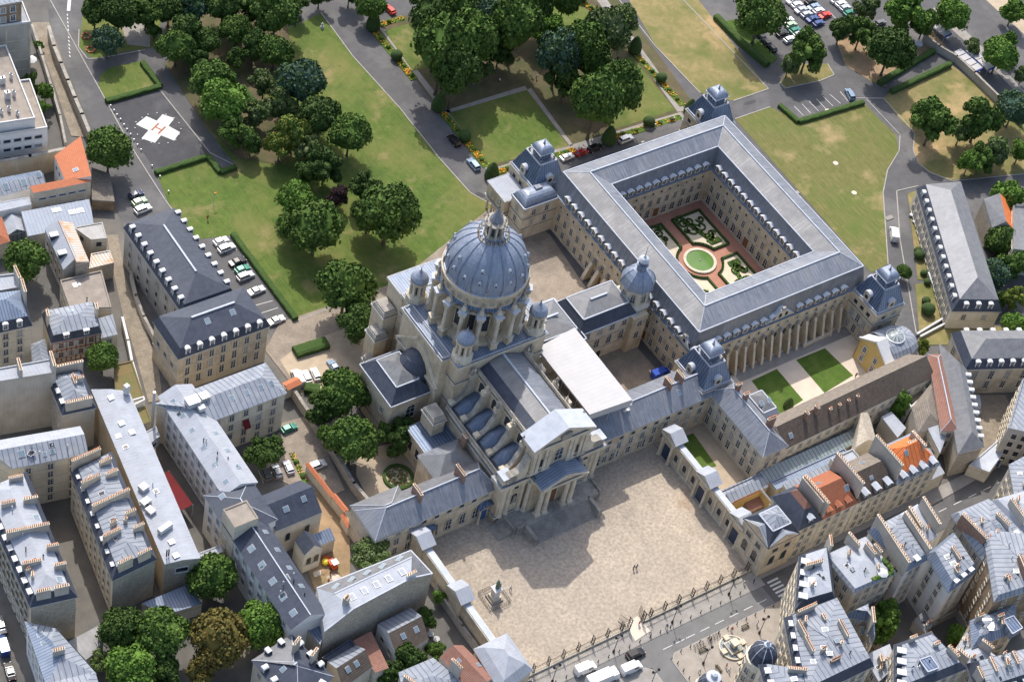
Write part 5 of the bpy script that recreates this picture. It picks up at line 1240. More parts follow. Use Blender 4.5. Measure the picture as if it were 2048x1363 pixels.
b.face(rings[-1],'zinc')
b.prism([(x0+3.,ap-5.5),(x0+12.3,ap-4.2),(x0+12.3,ap+4.2),(x0+3.,ap+5.5)],0,6.3,'grey_plaster'); b.build('roof',yh)
b=MB('pale_metal','green_glass'); c=(x0+6.6,ap,10.1); b.lathe(c,[(2.5,-.3),(2.5,.15),(2.25,.2)],24,'pale_metal',cap=False); b.lathe((c[0],c[1],c[2]+.15),[(2.3,0),(1.4,.4),(.3,.75)],12,'green_glass')
for k in range(12):
    a=2*math.pi*k/12; b.tube((c[0]+2.3*math.cos(a),c[1]+2.3*math.sin(a),c[2]+.2),(c[0],c[1],c[2]+1.),.07,'white_paint',4)
b.build('skylight',yh)
# long white-grey building on the right
GP=PX([(1905,621),(2001,622),(1921,371),(1834,378)],7.)
gb=building('long_building','long building with pale roof slope and black mansard beside the right park road',[
 W(GP,7.,wall='cream_plaster',roof=MAN(1.6,3.,2.6,'slate','grey_slate'),rows={3:[(4.8,1.6,'g'),(1.8,1.6,'g')],0:[(4.6,1.6,'l')]},sp={3:2.6,0:6.},w=1.1,dorm=dict(edges=(0,3),kind='white_round',sp=3.3,margin=1.6,roofm='white_paint',cheek='white_paint',inset=.25,h=1.9))])
I_=offset(ccw(GP),1.3); b=MB('pale_slope')
P0,P1,P2,P3=I_; mA=lerp(P0,P1,.5); mB=lerp(P3,P2,.5); W_=math.dist(P0,P1); L_=math.dist(mA,mB); ra=lerp(mA,mB,W_*.5/L_); rb_=lerp(mA,mB,1-W_*.5/L_)
b.face([wpt(P3,10.1),wpt(P0,10.1),wpt(ra,12.72),wpt(rb_,12.72)],'pale_slope'); b.build('roof_slope',gb)
building('slate_court_house','large slate roofed house with white round dormers round a cobbled yard at the right edge',[
 W(PX([(1932,737),(2110,733),(2105,668),(1905,668)],10),10.,wall='pale_limestone',roof=MAN(1.3,2.6,2.2,'slate','grey_slate'),rows=[(7.4,2.6,'l'),(3.6,2.2,'l')],sp=4.5,dorm=dict(edges=(0,2),kind='white_round',sp=3.4,margin=1.2,roofm='white_paint',cheek='white_paint',inset=.15,h=1.8)),
 W(PX([(1918,905),(1966,892),(1935,742),(1880,690)],9.6),9.6,wall='rubble',roof=dict(kind='hip',h=2.6,m='grey_slate',m2='grey_slate'),dorm=dict(edges=(1,),kind='white_round',sp=2.6,margin=1.,roofm='white_paint',cheek='white_paint',inset=.1,h=.9,w=.9,dep=1.3))])
building('street_block','grey block with dark windows at the right edge beside the cobbled yard',[W(PX([(2015,858),(2110,880),(2110,740),(2044,760)],13),13,wall='grey_plaster',roof=FLAT(.6,'zinc'),rows=[(11,1.6,'ln'),(8,1.6,'ln'),(5,1.6,'ln'),(2,1.6,'ln')],sp=2.4)])
building('yard_wall','curved yard wall with white coping and blue doors on the side street',[W(PX([(1938,930),(1978,945),(2040,860),(2030,850)],4),4,wall='cream_plaster',roof=FLAT(.3,'trim_lead',m2='cream_plaster'))])
inst(_doormesh(2.4,3,'blue_door'),'door',tuple(G(1990,925,1.5)),-.6,parent=[o for o in bpy.data.objects if o.name=='yard_wall'][0])
# houses right edge upper
building('orange_roof_house','small stone house with orange tiled roof slope beside the long building',[W(PX([(1985,455),(2026,458),(2018,404),(1968,398)],8),8,wall='rubble',roof=GAB(2.8,'orange_tile',m2='grey_slate'))])
building('slate_house','grey roofed block with skylights and dark glazed floors at the right edge',[W(PX([(2026,500),(2110,510),(2110,415),(2026,412)],9),9,wall='grey_plaster',roof=FLAT(.5,'grey_slate'),rows=[(7.2,1.6,'ln'),(4.2,1.6,'ln')],sp=2.2,w=1.5)])
# ---- left side
building('tall_dormer_wing','long grey stone wing with black slate roof and white stone dormers beside the parking bays',[
 W(wr(-54.8,-41.2,86.8,117),12.8,wall='grey_plaster',roof=MAN(.9,2.2,2.4,'slate','slate',hipa=1),rows={3:[(10,1.5,'gn'),(6.5,1.6,'gn'),(3,1.6,'gn')]},sp=4.5,w=.9,dorm=dict(edges=(3,1),kind='white_round',sp=3.,margin=1.,roofm='white_paint',cheek='slate',inset=.2,h=2.3,w=.95,dep=1.3))])
o_=[o for o in bpy.data.objects if o.name=='tall_dormer_wing'][0]
building('ochre_fronted_block','ochre stone fronted block with black slate roof and a row of white dormers',[
 W(wr(-62.2,-38.5,74.6,86.9),13.,wall='limestone',roof=MAN(1.,2.4,2.6,'slate','slate',hipa=1),rows={0:[(10.8,1.9,'l'),(7.3,2.2,'l'),(3.6,2.2,'l')],3:[(8,1.4,'gn')]},sp=3.2,strings=(9.2,5.6),dorm=dict(edges=(0,),kind='white_round',sp=3.2,margin=.8,roofm='white_paint',cheek='slate',inset=.1,h=1.8),sky=[(.4,.35,0,1.1,1.3),(.68,.35,0,1.1,1.3)])])
zin=dict(wall='white_plaster')
nb=building('zinc_l_block','L-shaped white block with pale zinc roofs and many skylights, red blind in one window',[
 W(R3((317.5,794),(447,989),(514,965),13.6),13.6,wall='white_plaster',roof=dict(kind='hip',h=2.,m='white_zinc',hipa=.01,hipb=.01),rows=[(11.6,1.7,'p'),(8.4,1.7,'p'),(5.2,1.7,'p'),(2.2,1.8,'p')],sp=3.,strings=(6.8,),stringm='white_plaster',sky=[(.22,.08,3),(.22,.25,3),(.22,.42,3),(.22,.6,3),(.22,.75,3),(.22,.9,3),(.75,.15,1),(.75,.32,1),(.75,.5,1),(.75,.68,1),(.75,.85,1)]),
 W([(-65.5,54.6),(-45.2,54.6),(-45.2,64.2),(-73,64.2)],13.7,wall='cream_plaster',roof=dict(kind='hip',h=2.3,m='zinc',m2='zinc',hipa=.5,hipb=4.),rows={0:[(11.8,1.8,'l'),(8.4,1.8,'l'),(5.,1.9,'l'),(1.8,1.8,'l')]},sp=3.9,sky=[(.45,.3,0),(.62,.3,0),(.78,.3,0),(.9,.3,0)])])
b=MB('red_cloth'); o=b
b.face([(-56.2,54.5,9.6),(-54.5,54.5,9.6),(-54.5,52.9,7.8),(-56.2,52.9,7.8)]); b.build('red_blind',nb)
b=MB('pale_metal','zinc'); b.box((-66.8,59.3,16.6),(3.,2.4,1.6),'pale_metal'); b.box((-63.6,59.8,16.3),(2.,2.,1.),'pale_metal'); b.lathe((-73.6,64.8,0),[(.35,0),(.35,17.5)],10,'pale_metal'); b.box((-65.6,57.2,16.),(1.6,1.2,1.),'white_paint'); b.build('roof_plant',nb)
sb=building('slate_range','long white walled range with black slate roof, five square skylights and lift tower',[
 W(wr(-75.2,-66.8,-1.8,24.6),13.,wall='white_plaster',roof=HIP(2.6,'slate',m2='slate',trim='trim_lead',hipa=.01,hipb=.01),rows={3:[(11.2,1.8,'p'),(7.8,1.8,'p'),(4.4,1.8,'p')]},sp=3.4,sky=[(.22,.80,3,1.3,1.4),(.22,.62,3,1.3,1.4),(.22,.44,3,1.3,1.4),(.22,.27,3,1.3,1.4),(.22,.1,3,1.3,1.4),(.8,.9,1),(.8,.7,1),(.8,.5,1),(.8,.3,1)]),
 W(wr(-75.3,-64.4,24.4,36.6),13.4,wall='white_plaster',roof=HIP(2.5,'slate',m2='slate',trim='trim_lead'),rows={3:[(11.4,1.8,'p'),(7.9,1.8,'p'),(4.6,1.8,'p')]},sp=3.4,sky=[(.25,.8,3,1.1,1.2)]),
 W(wr(-75.4,-69.6,23.6,29.),17.6,wall='cream_plaster',roof=FLAT(.3,'gravel_roof',m2='cream_plaster'))])
building('stone_chapel','small chapel with dark slate roof, cross gable and arched windows beside the digger yard',[
 W(R3((536,986),(550.6,1062),(642,1021.4),10.),10.,wall='cream_plaster',roof=GAB(3.6,'slate',m2='slate',along=0),rows={0:[(6.,2.6,'an')]},sp=4.6,sky=[(.35,.3,0,1.2,1.2),(.75,.35,0,1.,1.2)]),
 W(wr(-60.8,-56.4,16.8,21.2),7.,wall='cream_plaster',roof=GAB(2.4,'slate',m2='slate',along=1),rows={0:[(4.2,2.2,'an')]},sp=1.9,margin=.3),
 W(wr(-56.2,-51.5,19.,21.5),4.6,wall='cream_plaster',roof=dict(kind='shed',h=1.2,m='blue_zinc'))])
# triangular block with the great rubble party wall
pb3=thing('rubble_wall_block','tapering block with white zinc roof and huge blank rubble party wall left of the forecourt','building',(-60,0,0))
A_=G(650,1256,14.); B_=G(865,1144,13.); C_=G(841,1131,14.); D_=G(822,1098,13.); E_=G(634,1173,13.); F_=G(693,1215,16.); H_=G(812,1139,16.)
ft=[(A_.x,A_.y),(B_.x,B_.y),(D_.x,D_.y),(E_.x,E_.y)]
b=MB('rubble','white_plaster'); Pc=ccw(ft)
heights=dict()
def hh(p):
    return 13.
b.face([(A_.x,A_.y,0),(B_.x,B_.y,0),(B_.x,B_.y,12.6),tuple(lerp((A_.x,A_.y),(B_.x,B_.y),.78))+(15.6,),tuple(lerp((A_.x,A_.y),(B_.x,B_.y),.25))+(15.8,),(A_.x,A_.y,13.)],'rubble')
b.face([(B_.x,B_.y,0),(D_.x,D_.y,0),(D_.x,D_.y,12.6),(B_.x,B_.y,12.6)],'white_plaster'); b.face([(D_.x,D_.y,0),(E_.x,E_.y,0),(E_.x,E_.y,12.6),(D_.x,D_.y,12.6)],'white_plaster'); b.face([(E_.x,E_.y,0),(A_.x,A_.y,0),(A_.x,A_.y,13.),(E_.x,E_.y,12.6)],'white_plaster'); b.build('wall',pb3)
b=MB('white_zinc','grey_slate','trim_lead'); m1=lerp((A_.x,A_.y),(B_.x,B_.y),.25); m2_=lerp((A_.x,A_.y),(B_.x,B_.y),.78)
r1=tuple(lerp((E_.x,E_.y),m1,.45)); r2=tuple(lerp((D_.x,D_.y),m2_,.4))
b.face([(E_.x,E_.y,12.6),wpt(r1,15.4),wpt(r2,15.4),(D_.x,D_.y,12.6)][::-1],'grey_slate')
b.face([wpt(r1,15.4),wpt(m1,15.85),wpt(m2_,15.65),wpt(r2,15.4)][::-1],'white_zinc'); b.face([(E_.x,E_.y,12.6),(A_.x,A_.y,13.),wpt(m1,15.85),wpt(r1,15.4)][::-1],'white_zinc'); b.face([(D_.x,D_.y,12.6),wpt(r2,15.4),wpt(m2_,15.65),(B_.x,B_.y,12.6)][::-1],'grey_slate')
for p,q in (((A_.x,A_.y,13.),wpt(m1,15.85)),(wpt(m1,15.85),wpt(m2_,15.65)),(wpt(m2_,15.65),(B_.x,B_.y,12.6)),(wpt(r1,15.4),wpt(r2,15.4)),((D_.x,D_.y,12.6),(E_.x,E_.y,12.6)),((D_.x,D_.y,12.6),(B_.x,B_.y,12.6))): b.tube(p,q,.2,'trim_lead',4)
b.build('roof',pb3)
for t in (.12,.3,.48,.66,.86):
    p=lerp(lerp(r1,r2,t),lerp(m1,m2_,t),.5); skylight(pb3,(p[0],p[1],15.7),(0,0,1),1.1,1.5,'white_zinc')
    p=lerp(lerp(r1,r2,t),lerp((E_.x,E_.y),(D_.x,D_.y),t),.5); skylight(pb3,(p[0],p[1],14.05),(-.2,.55,1),1.6,.9)
p=lerp(r1,m1,.6); chimney(pb3,p,15,17.6,1.2,1.,.4,4,'grey_plaster'); p=lerp(r2,m2_,.9); chimney(pb3,p,14.6,16.6,2.4,.5,math.atan2(B_.y-A_.y,B_.x-A_.x),4,'white_plaster')
building('light_well_house','narrow grey walled house with flat glazed light well against the rubble wall',[W(PX([(640,1290),(652,1256),(634,1222),(605,1250)],9),9,wall='grey_plaster',roof=FLAT(.4,'blue_zinc'))])
# long white ribbed roof
lw=building('white_roof_shed','very long building with bright white ribbed metal roof between two courtyards',[
 W(PX([(330,1127),(400,1115),(258,783),(183,779)],12.5),12.5,wall='stained_plaster',roof=dict(kind='hip',h=.5,m='white_zinc',m2='white_zinc',hipa=.01,hipb=.01),eave=.1,rows={0:[(9.4,1.4,'pn')]},sp=6.,w=2.4,edgem={0:'rubble'})])
wp=bpy.data.objects['white_roof_shed']; pp=G(356,1080,13.2)
b=MB('white_paint','glass','pale_metal')
for px,py,lx,ly,lz in ((287,975,1.8,1.8,1.),(291,1003,2.2,1.6,.8),(330,1057,3.4,1.2,1.3),(253,783,1.1,1.1,2.6),(301,1020,1.6,2.,.7)):
    q=G(px,py,13.3); b.box((q.x,q.y,13+lz/2),(lx,ly,lz),'white_paint',.25)
b.build('roof_plant',wp)
for px,py in ((222,795),(243,846),(343,1083),(352,1110),(264,864)):
    q=G(px,py,13.1); skylight(wp,(q.x,q.y,13.15),(0,0,1),1.1,1.1)
q=G(333,1112,13); b=MB('dark_metal'); 
for d in (0,.5): b.tube((q.x+d,q.y,13),(q.x+d,q.y,15.4),.16,'dark_metal',8)
b.build('flue_pipe',wp)
aw=thing('red_awning','long dark red awning over the narrow courtyard terrace','awning',tuple(G(350,1000,4)))
b=MB('red_cloth'); q=[G(325,946,4.2),G(338,941,4.2),G(386,1008,4.2),G(357,1022,4.0)]; b.face([tuple(v) for v in q][::-1]); b.face([(v.x,v.y,v.z-.08) for v in q]); b.build('canopy',aw)
b=MB('white_paint')
for v in q: b.tube((v.x,v.y,0),tuple(v),.06,'white_paint',5)
b.build('post',aw)
def chimrow(spec_): return spec_
building('chimney_block','bluish zinc roofed block crossed by rows of chimney pots beside the long white roof',[
 W(PX([(226,1158),(311,1117),(222,905),(143,944)],14.),14.,wall='cream_plaster',roof=MAN(1.5,2.,1.,'slate','zinc'),rows={3:[(12,1.5,'ln'),(9,1.5,'ln'),(6,1.5,'ln'),(3,1.5,'ln')]},sp=3.,w=1.,edgem={0:'rubble'},
   dorm=dict(edges=(3,),kind='zinc',sp=3.4,margin=1.,roofm='white_paint',cheek='slate',inset=.5,h=1.2,w=.9),
   chim=[(.35,.99,18.2,7,0,16,'pale_limestone'),(.25,.78,18.2,4.5,0,12,'pale_limestone'),(.72,.88,17.8,2.8,0,7,'pale_limestone'),(.75,.76,17.8,2.8,0,7,'pale_limestone'),(.5,.55,18.4,9,0,22,'pale_limestone'),(.25,.28,18.2,4.2,0,11,'pale_limestone'),(.8,.38,17.8,2.4,0,5,'pale_limestone'),(.85,.24,17.8,2.4,0,5,'pale_limestone'),(.3,.02,18.,3.4,0,8,'pale_limestone'),(.75,.02,17.8,3.,0,7,'pale_limestone')])],wall='rubble')
building('street_front_block','tall white zinc roofed block with balconied front on the lower left street',[
 W(PX([(62,1212),(152,1192),(52,945),(-40,985)],15.5),15.5,wall='cream_plaster',roof=MAN(1.5,2.2,1.2,'slate','white_zinc'),rows={3:[(13.4,1.7,'lb'),(10.4,1.8,'lb'),(7.3,1.8,'lb'),(4.2,1.8,'l'),(1.6,2.,'l')]},sp=2.6,edgem={0:'rubble'},
   dorm=dict(edges=(3,),kind='zinc',sp=2.9,margin=1.,roofm='white_paint',cheek='zinc',inset=.3,h=1.5),
   chim=[(.7,.92,19.6,3,0,7,'grey_plaster'),(.35,.75,19.8,3.,0,8,'grey_plaster'),(.8,.72,19.8,3,0,6,'grey_plaster'),(.5,.5,20.2,9,0,22,'grey_plaster'),(.3,.25,19.8,4,0,10,'grey_plaster'),(.85,.33,19.6,2.4,0,6,'grey_plaster'),(.85,.18,19.6,2.4,0,6,'grey_plaster'),(.3,.02,19.4,3,0,7,'grey_plaster'),(.7,.02,19.4,3.,0,6,'grey_plaster')],sky=[(.8,.6,1,1.4,1.2),(.75,.1,1,1.4,1.2)])])
building('corner_block','lower block with blue and grey zinc roof at the foot of the left street front',[
 W(PX([(95,1368),(188,1345),(110,1258),(53,1245)],12),12,wall='white_plaster',roof=dict(kind='hip',h=1.4,m='zinc',m2='blue_zinc'),rows={3:[(10,1.5,'p'),(7,1.5,'p'),(4,1.5,'p')]},sp=2.6,w=.9,chim=[(.5,.4,15,2.4,0,5,'grey_plaster')],sky=[(.3,.8,3),(.3,.65,3)]),
 W(PX([(120,1420),(205,1400),(188,1345),(95,1368)],12.2),12.2,wall='white_plaster',roof=dict(kind='hip',h=1.4,m='zinc',m2='zinc'))])
building('court_shed','low ribbed grey roof closing the sunny courtyard strip',[W(PX([(172,1318),(206,1292),(200,1252),(137,1285)],5),5,wall='grey_plaster',roof=dict(kind='shed',h=.6,m='grey_lead'))])
building('garden_shed','low grey roofed shed against the party walls behind the trees',[W(PX([(332,1228),(404,1206),(376,1172),(284,1210)],4.4),4.4,wall='cream_plaster',roof=dict(kind='shed',h=.8,m='blue_zinc'))])
building('link_passage','short white roofed passage joining the long white roof to the slate range',[W(PX([(402,1122),(446,1103),(441,1089),(396,1106)],7),7,wall='cream_plaster',roof=FLAT(.15,'white_zinc',m2='cream_plaster'))])
building('covered_bridge','small glazed link with white roof between long white shed and the zinc block',[W(PX([(297,890),(320,872),(312,852),(284,868)],8),8,wall='grey_plaster',z0=5.,roof=FLAT(.15,'white_zinc',m2='grey_plaster'),rows=[(6.6,1.2,'pn')],sp=2.)])
building('long_zinc_block','block with long stained zinc roof and cream courtyard front at the left edge',[
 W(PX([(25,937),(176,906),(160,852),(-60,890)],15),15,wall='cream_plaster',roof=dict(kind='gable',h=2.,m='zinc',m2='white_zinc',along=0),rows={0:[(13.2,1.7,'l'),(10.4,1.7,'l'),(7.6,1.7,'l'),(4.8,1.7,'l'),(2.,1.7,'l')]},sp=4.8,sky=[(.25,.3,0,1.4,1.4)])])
building('mansard_pair','narrow block with zinc roof and blue slate mansard between blank walls',[
 W(PX([(126,828),(190,814),(164,744),(96,756)],14),14,wall='grey_plaster',roof=MAN(1.2,1.8,1.3,'slate','zinc'),rows={3:[(12,1.5,'l'),(9,1.5,'l'),(6,1.5,'l')]},sp=3.,dorm=dict(edges=(3,),kind='zinc',sp=3.,margin=.8,roofm='white_paint',cheek='slate',inset=.3,h=1.3),chim=[(.5,.98,18,8,0,14,'grey_plaster'),(.6,.6,17.6,2.6,1,5,'grey_plaster'),(.75,.6,17.6,2.,0,5,'grey_plaster'),(.5,.03,17.4,6,0,12,'grey_plaster')])])
building('blank_wall_block','tall block with white roof and huge blank grey plaster wall at the left edge',[
 W(PX([(-30,768),(112,745),(104,718),(-30,742)],19),19,wall='grey_plaster',roof=FLAT(.3,'white_zinc',m2='grey_plaster'),chim=[(.5,.5,21.6,3.6,1,6,'grey_plaster'),(.98,.5,21.6,4.4,1,6,'grey_plaster')],blind=(0,1))])
building('orange_blind_block','cream apartment block with orange blinds in black mansard and pale blue zinc roof',[
 W(PX([(-40,672),(62,650),(45,590),(-40,600)],14),14,wall='cream_plaster',roof=MAN(1.,2.6,2.4,'slate','blue_zinc'),rows=[(12,1.6,'l'),(9.3,1.6,'l'),(6.5,1.6,'l'),(3.6,1.6,'l')],sp=3.4,chim=[(.97,.7,20.5,4,1,6,'grey_plaster')],dorm=dict(edges=(0,),kind='white_round',sp=3.6,margin=1.,inset=0,h=1.7,roofm='white_paint',cheek='slate')),
 W(PX([(-40,590),(44,575),(32,548),(-40,556)],15.2),15.2,wall='grey_plaster',roof=FLAT(.4,'white_zinc',m2='grey_plaster'),chim=[(.96,.5,18.4,4,1,7,'grey_plaster')])])
b=MB('orange_blind'); 
ob=[o for o in bpy.data.objects if o.name=='orange_blind_block'][0]
building('barrel_shed','small barrel roofed zinc shed between the orange blind block and the red banded house',[W(PX([(70,742),(100,733),(88,680),(64,690)],5),5,wall='grey_plaster',roof=dict(kind='hip',h=1.8,m='zinc'))])
building('red_banded_house','house with red and cream banded front, black mansard and pale zinc roof',[
 W(PX([(104,684),(201,664),(187,610),(86,630)],8.),8.,wall='cream_plaster',roof=MAN(.7,1.9,1.2,'slate','zinc'),rows={0:[(6.2,1.6,'l'),(2.9,1.6,'l')]},sp=2.6,dorm=dict(edges=(0,),kind='white',sp=4.,margin=1.,inset=0,h=1.4,roofm='white_paint',cheek='slate'),chim=[(.02,.6,12.6,2,1,3,'cream_plaster'),(.98,.5,12.6,2,1,3,'cream_plaster')],sky=[(.5,.7,2)]),
 W(PX([(202,676),(235,668),(225,632),(196,640)],6),6,wall='cream_plaster',roof=dict(kind='shed',h=.6,m='zinc'),rows={0:[(4.4,1.4,'l')]},sp=2.4)])
rb_h=[o for o in bpy.data.objects if o.name=='red_banded_house'][0]
b=MB('red_tile'); P_=PX([(104,684),(201,664)],8.); a,c=Vector(P_[0]),Vector(P_[1]); d=(c-a); L=d.length; d.normalize(); ang=math.atan2(d.y,d.x); n_=Vector((d.y,-d.x))
for z in (1.6,4.5,7.4): m=(a+c)/2+n_*.05; b.box((m.x,m.y,z),(L,.12,.28),'red_tile',ang,True)
for k in range(11): m=a+d*(L*k/10)+n_*.04; b.box((m.x,m.y,4.),(.28,.1,7.6),'red_tile',ang)
b.build('brick_banding',rb_h)
building('rusty_zinc_house','old house with white and rust stained zinc roof slopes beside the cobbled lane',[
 W(PX([(127,539),(152,529),(116,446),(90,458)],9.),9.,wall='grey_plaster',roof=dict(kind='shed',h=2.6,m='white_zinc',along=3),dorm=dict(edges=(3,),kind='zinc',sp=5,margin=.8,inset=.2,h=1.4,roofm='white_paint',cheek='slate'),rows={3:[(6,1.5,'ln'),(3,1.5,'ln')]},blind=(0,)),
 W(PX([(153,529),(178,523),(145,446),(117,446)],10.6),10.6,wall='rubble',roof=dict(kind='shed',h=1.,m='ridge_rust',along=1)),
 W(PX([(182,480),(214,477),(205,445),(147,455)],7.6),7.6,wall='cream_plaster',roof=FLAT(.2,'grey_lead',m2='cream_plaster'),rows=[(6,1.4,'ln')],sp=3.),
 W(PX([(178,538),(228,526),(220,501),(182,508)],5.4),5.4,wall='rubble',roof=FLAT(.2,'ridge_rust',m2='rubble'))])
building('gravel_flat_house','flat gravel roofed house below the rusty zinc roofs',[W(PX([(140,618),(223,616),(203,542),(120,562)],7.2),7.2,wall='cream_plaster',roof=FLAT(.4,'gravel_roof',m2='grey_plaster'),rows={3:[(5,1.6,'l'),(2,1.6,'l')]},sp=2.6)])
building('moss_roof_shed','low flat roof covered in brown moss beside the cobbled lane',[W(PX([(232,805),(290,800),(264,722),(228,730)],3),3,wall='grey_plaster',roof=FLAT(.3,'roofgarden',m2='grey_stone'))])
building('lane_annex','grey flat annex with white coping at the foot of the lane',[W(PX([(262,815),(290,800),(288,793),(258,802)],6),6,wall='white_plaster',roof=FLAT(.3,'gravel_roof',m2='white_plaster',trim='white_paint')),W(PX([(275,855),(303,842),(292,812),(268,822)],4.5),4.5,wall='grey_plaster',roof=FLAT(.3,'roofgarden'))])
building('red_tile_house','cream walled house with steep orange-red tile roof and narrow strip windows',[
 W(PX([(67,386),(182,363),(181,352),(60,376)],8.4),8.4,wall='cream_plaster',roof=dict(kind='shed',h=.6,m='red_tile2'),rows={0:[(5.9,.5,'pn'),(2.6,.5,'pn')]},sp=2.6,w=1.6),
 W(PX([(131,361),(182,361),(161,282),(109,312)],8.2),8.2,wall='white_plaster',roof=dict(kind='shed',h=1.6,m='red_tile2',along=3),rows={3:[(6,1.4,'pn')]},sp=2.6,sky=[(.5,.25,3)])])
building('brown_shed','brown tiled open shed beside the big round tree',[W(PX([(184,399),(229,402),(219,350),(183,338)],3.6),3.6,wall='brown_stone',roof=dict(kind='shed',h=.5,m='dull_tile'))])
building('skylight_workshop','blue zinc roofed workshop with three white skylights at the left edge',[W(PX([(-40,402),(92,368),(80,341),(-40,364)],5.4),5.4,wall='white_plaster',roof=dict(kind='gable',h=1.2,m='zinc',m2='blue_zinc',along=0),sky=[(.4,.3,0,1.2,1.6),(.68,.3,0,1.2,1.6),(.93,.5,0,1.2,1.2)])])
building('white_strip_shed','narrow building with white ribbed roof below the blue workshop',[W(PX([(-40,432),(63,409),(58,394),(-40,412)],6),6,wall='white_plaster',roof=FLAT(.1,'white_zinc',m2='white_plaster'))])
building('blue_zinc_hall','wide hall with dark blue zinc roof and twin skylights below the red tile house',[W(PX([(56,472),(187,446),(178,403),(43,428)],5.),5.,wall='grey_plaster',roof=dict(kind='shed',h=.8,m='blue_lead2'),sky=[(.72,.6,0,1.5,1.2),(.84,.6,0,1.5,1.2),(.5,.8,0,2.,1.)])])
building('slatted_glasshouse','old glasshouse with white slatted roof at the left edge',[W(PX([(16,470),(52,462),(42,433),(4,440)],3.6),3.6,wall='green_glass',roof=GAB(1.4,'white_zinc'))])
building('red_edge_house','house with red tiled roof cut by the left edge',[W(PX([(-40,500),(18,482),(2,436),(-40,446)],5.4),5.4,wall='cream_plaster',roof=dict(kind='hip',h=1.6,m='red_tile'))])
building('terrace_block','modern white block with flat gravel roof, vents and planted balconies at the upper left',[
 W(PX([(-90,262),(70,238),(12,92),(-90,110)],15.),15.,wall='white_plaster',roof=FLAT(.5,'gravel_roof',m2='white_paint',trim='white_paint')),
 W(PX([(-90,285),(95,257),(60,160),(-90,180)],12.2),12.2,wall='white_plaster',roof=FLAT(.5,'gravel_roof',m2='white_paint',trim='white_paint'),rows=[(9.9,.9,'pn'),(6.9,.9,'pn'),(3.9,.9,'pn')],sp=2.6,w=1.6)])
tbk=bpy.data.objects['terrace_block']
for i,(px,py,h_) in enumerate(((15,195,2.4),(5,165,2.2),(22,155,1.6),(18,220,1.4),(35,228,1.2),(3,225,1.4),(28,190,1.8))):
    q=G(px,py,15.5); b=MB('pale_metal','zinc'); b.box((0,0,h_/2),(1.2 if i in(0,1) else .5,1.,h_),'pale_metal'); b.lathe((0,0,h_),[(.25,0),(.3,.3),(.05,.45)],8,'zinc'); o=b.build('roof_vent'); put(o,tbk,(q.x,q.y,15.1))
building('panel_block','tall block with grey cement panels and white roof terrace at the top left corner',[
 W(PX([(-90,66),(61,46),(45,5),(-90,20)],19),19,wall='grey_plaster',roof=FLAT(.5,'white_zinc',m2='white_paint',trim='white_paint')),
 W(PX([(-90,48),(43,24),(30,-50),(-90,-30)],22),25,wall='brown_stone',z0=18.8,roof=FLAT(.5,'zinc'),rows=[(20.6,1.5,'p'),(23.6,1.5,'p')],sp=2.4)])
pnl=bpy.data.objects['panel_block']; P_=PX([(-90,66),(61,46)],19); a,c=Vector(P_[0]),Vector(P_[1]); d=(c-a); L=d.length; d.normalize(); ang=math.atan2(d.y,d.x); n_=Vector((d.y,-d.x)); b=MB('pale_limestone')
for z in (3.4,6.8,10.2,13.6): m=(a+c)/2+n_*.06; b.box((m.x,m.y,z),(L,.14,.25),PL,ang,True)
for k in range(6): m=c-d*(k*6.+.3)+n_*.06; b.box((m.x,m.y,9.4),(.35,.14,18.8),PL,ang)
b.build('panel_frame',pnl)
# ---- lower middle
building('white_wall_cottage','white walled cottage with half zinc, half brown tile roof below the rubble wall',[
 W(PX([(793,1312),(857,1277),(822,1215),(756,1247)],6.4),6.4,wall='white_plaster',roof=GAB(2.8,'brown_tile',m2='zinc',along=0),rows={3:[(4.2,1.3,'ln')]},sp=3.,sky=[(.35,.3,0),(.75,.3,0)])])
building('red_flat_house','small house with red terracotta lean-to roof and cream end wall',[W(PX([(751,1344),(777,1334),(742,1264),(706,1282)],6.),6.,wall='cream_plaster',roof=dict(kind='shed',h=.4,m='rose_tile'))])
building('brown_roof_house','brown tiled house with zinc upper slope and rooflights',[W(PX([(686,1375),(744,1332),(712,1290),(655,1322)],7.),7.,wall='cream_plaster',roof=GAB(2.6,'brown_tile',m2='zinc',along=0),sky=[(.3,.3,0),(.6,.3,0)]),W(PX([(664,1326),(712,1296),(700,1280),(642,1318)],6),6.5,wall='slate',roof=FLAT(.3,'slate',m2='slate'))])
building('hipped_slate_villa','villa with blue black hipped slate roof and white rounded dormers at the bottom edge',[
 W(PX([(598,1440),(664,1352),(583,1270),(507,1320)],10.5),10.5,wall='cream_plaster',roof=HIP(3.6,'slate',m2='grey_slate',trim='trim_lead'),rows=[(8.,1.5,'l')],dorm=dict(edges=(0,1,2,3),kind='white_round',sp=3.2,margin=1.6,inset=.05,h=1.1,w=1.0,dep=1.3,roofm='white_paint',cheek='slate'),chim=[(.75,.7,16.,2.4,0,4,'grey_plaster'),(.9,.4,15.,2.4,0,4,'grey_plaster')],sky=[(.3,.6,3)])])
building('zinc_end_house','house with ribbed pale zinc roof at the bottom edge of the picture',[W(PX([(815,1410),(925,1365),(866,1317),(800,1345)],8),8,wall='cream_plaster',roof=dict(kind='hip',h=1.,m='zinc'),chim=[(.1,.5,11,3,1,6,'grey_plaster')])])
building('rose_tile_cottage','cottage with rose brown tile roof and rooflights beside the white pavilion',[W(PX([(950,1395),(990,1352),(926,1290),(880,1313)],8.6),8.6,wall='cream_plaster',roof=GAB(2.4,'rose_tile',along=1),sky=[(.3,.7,3),(.8,.4,1)],chim=[(.02,.6,12.4,3,1,6,'grey_plaster')])])
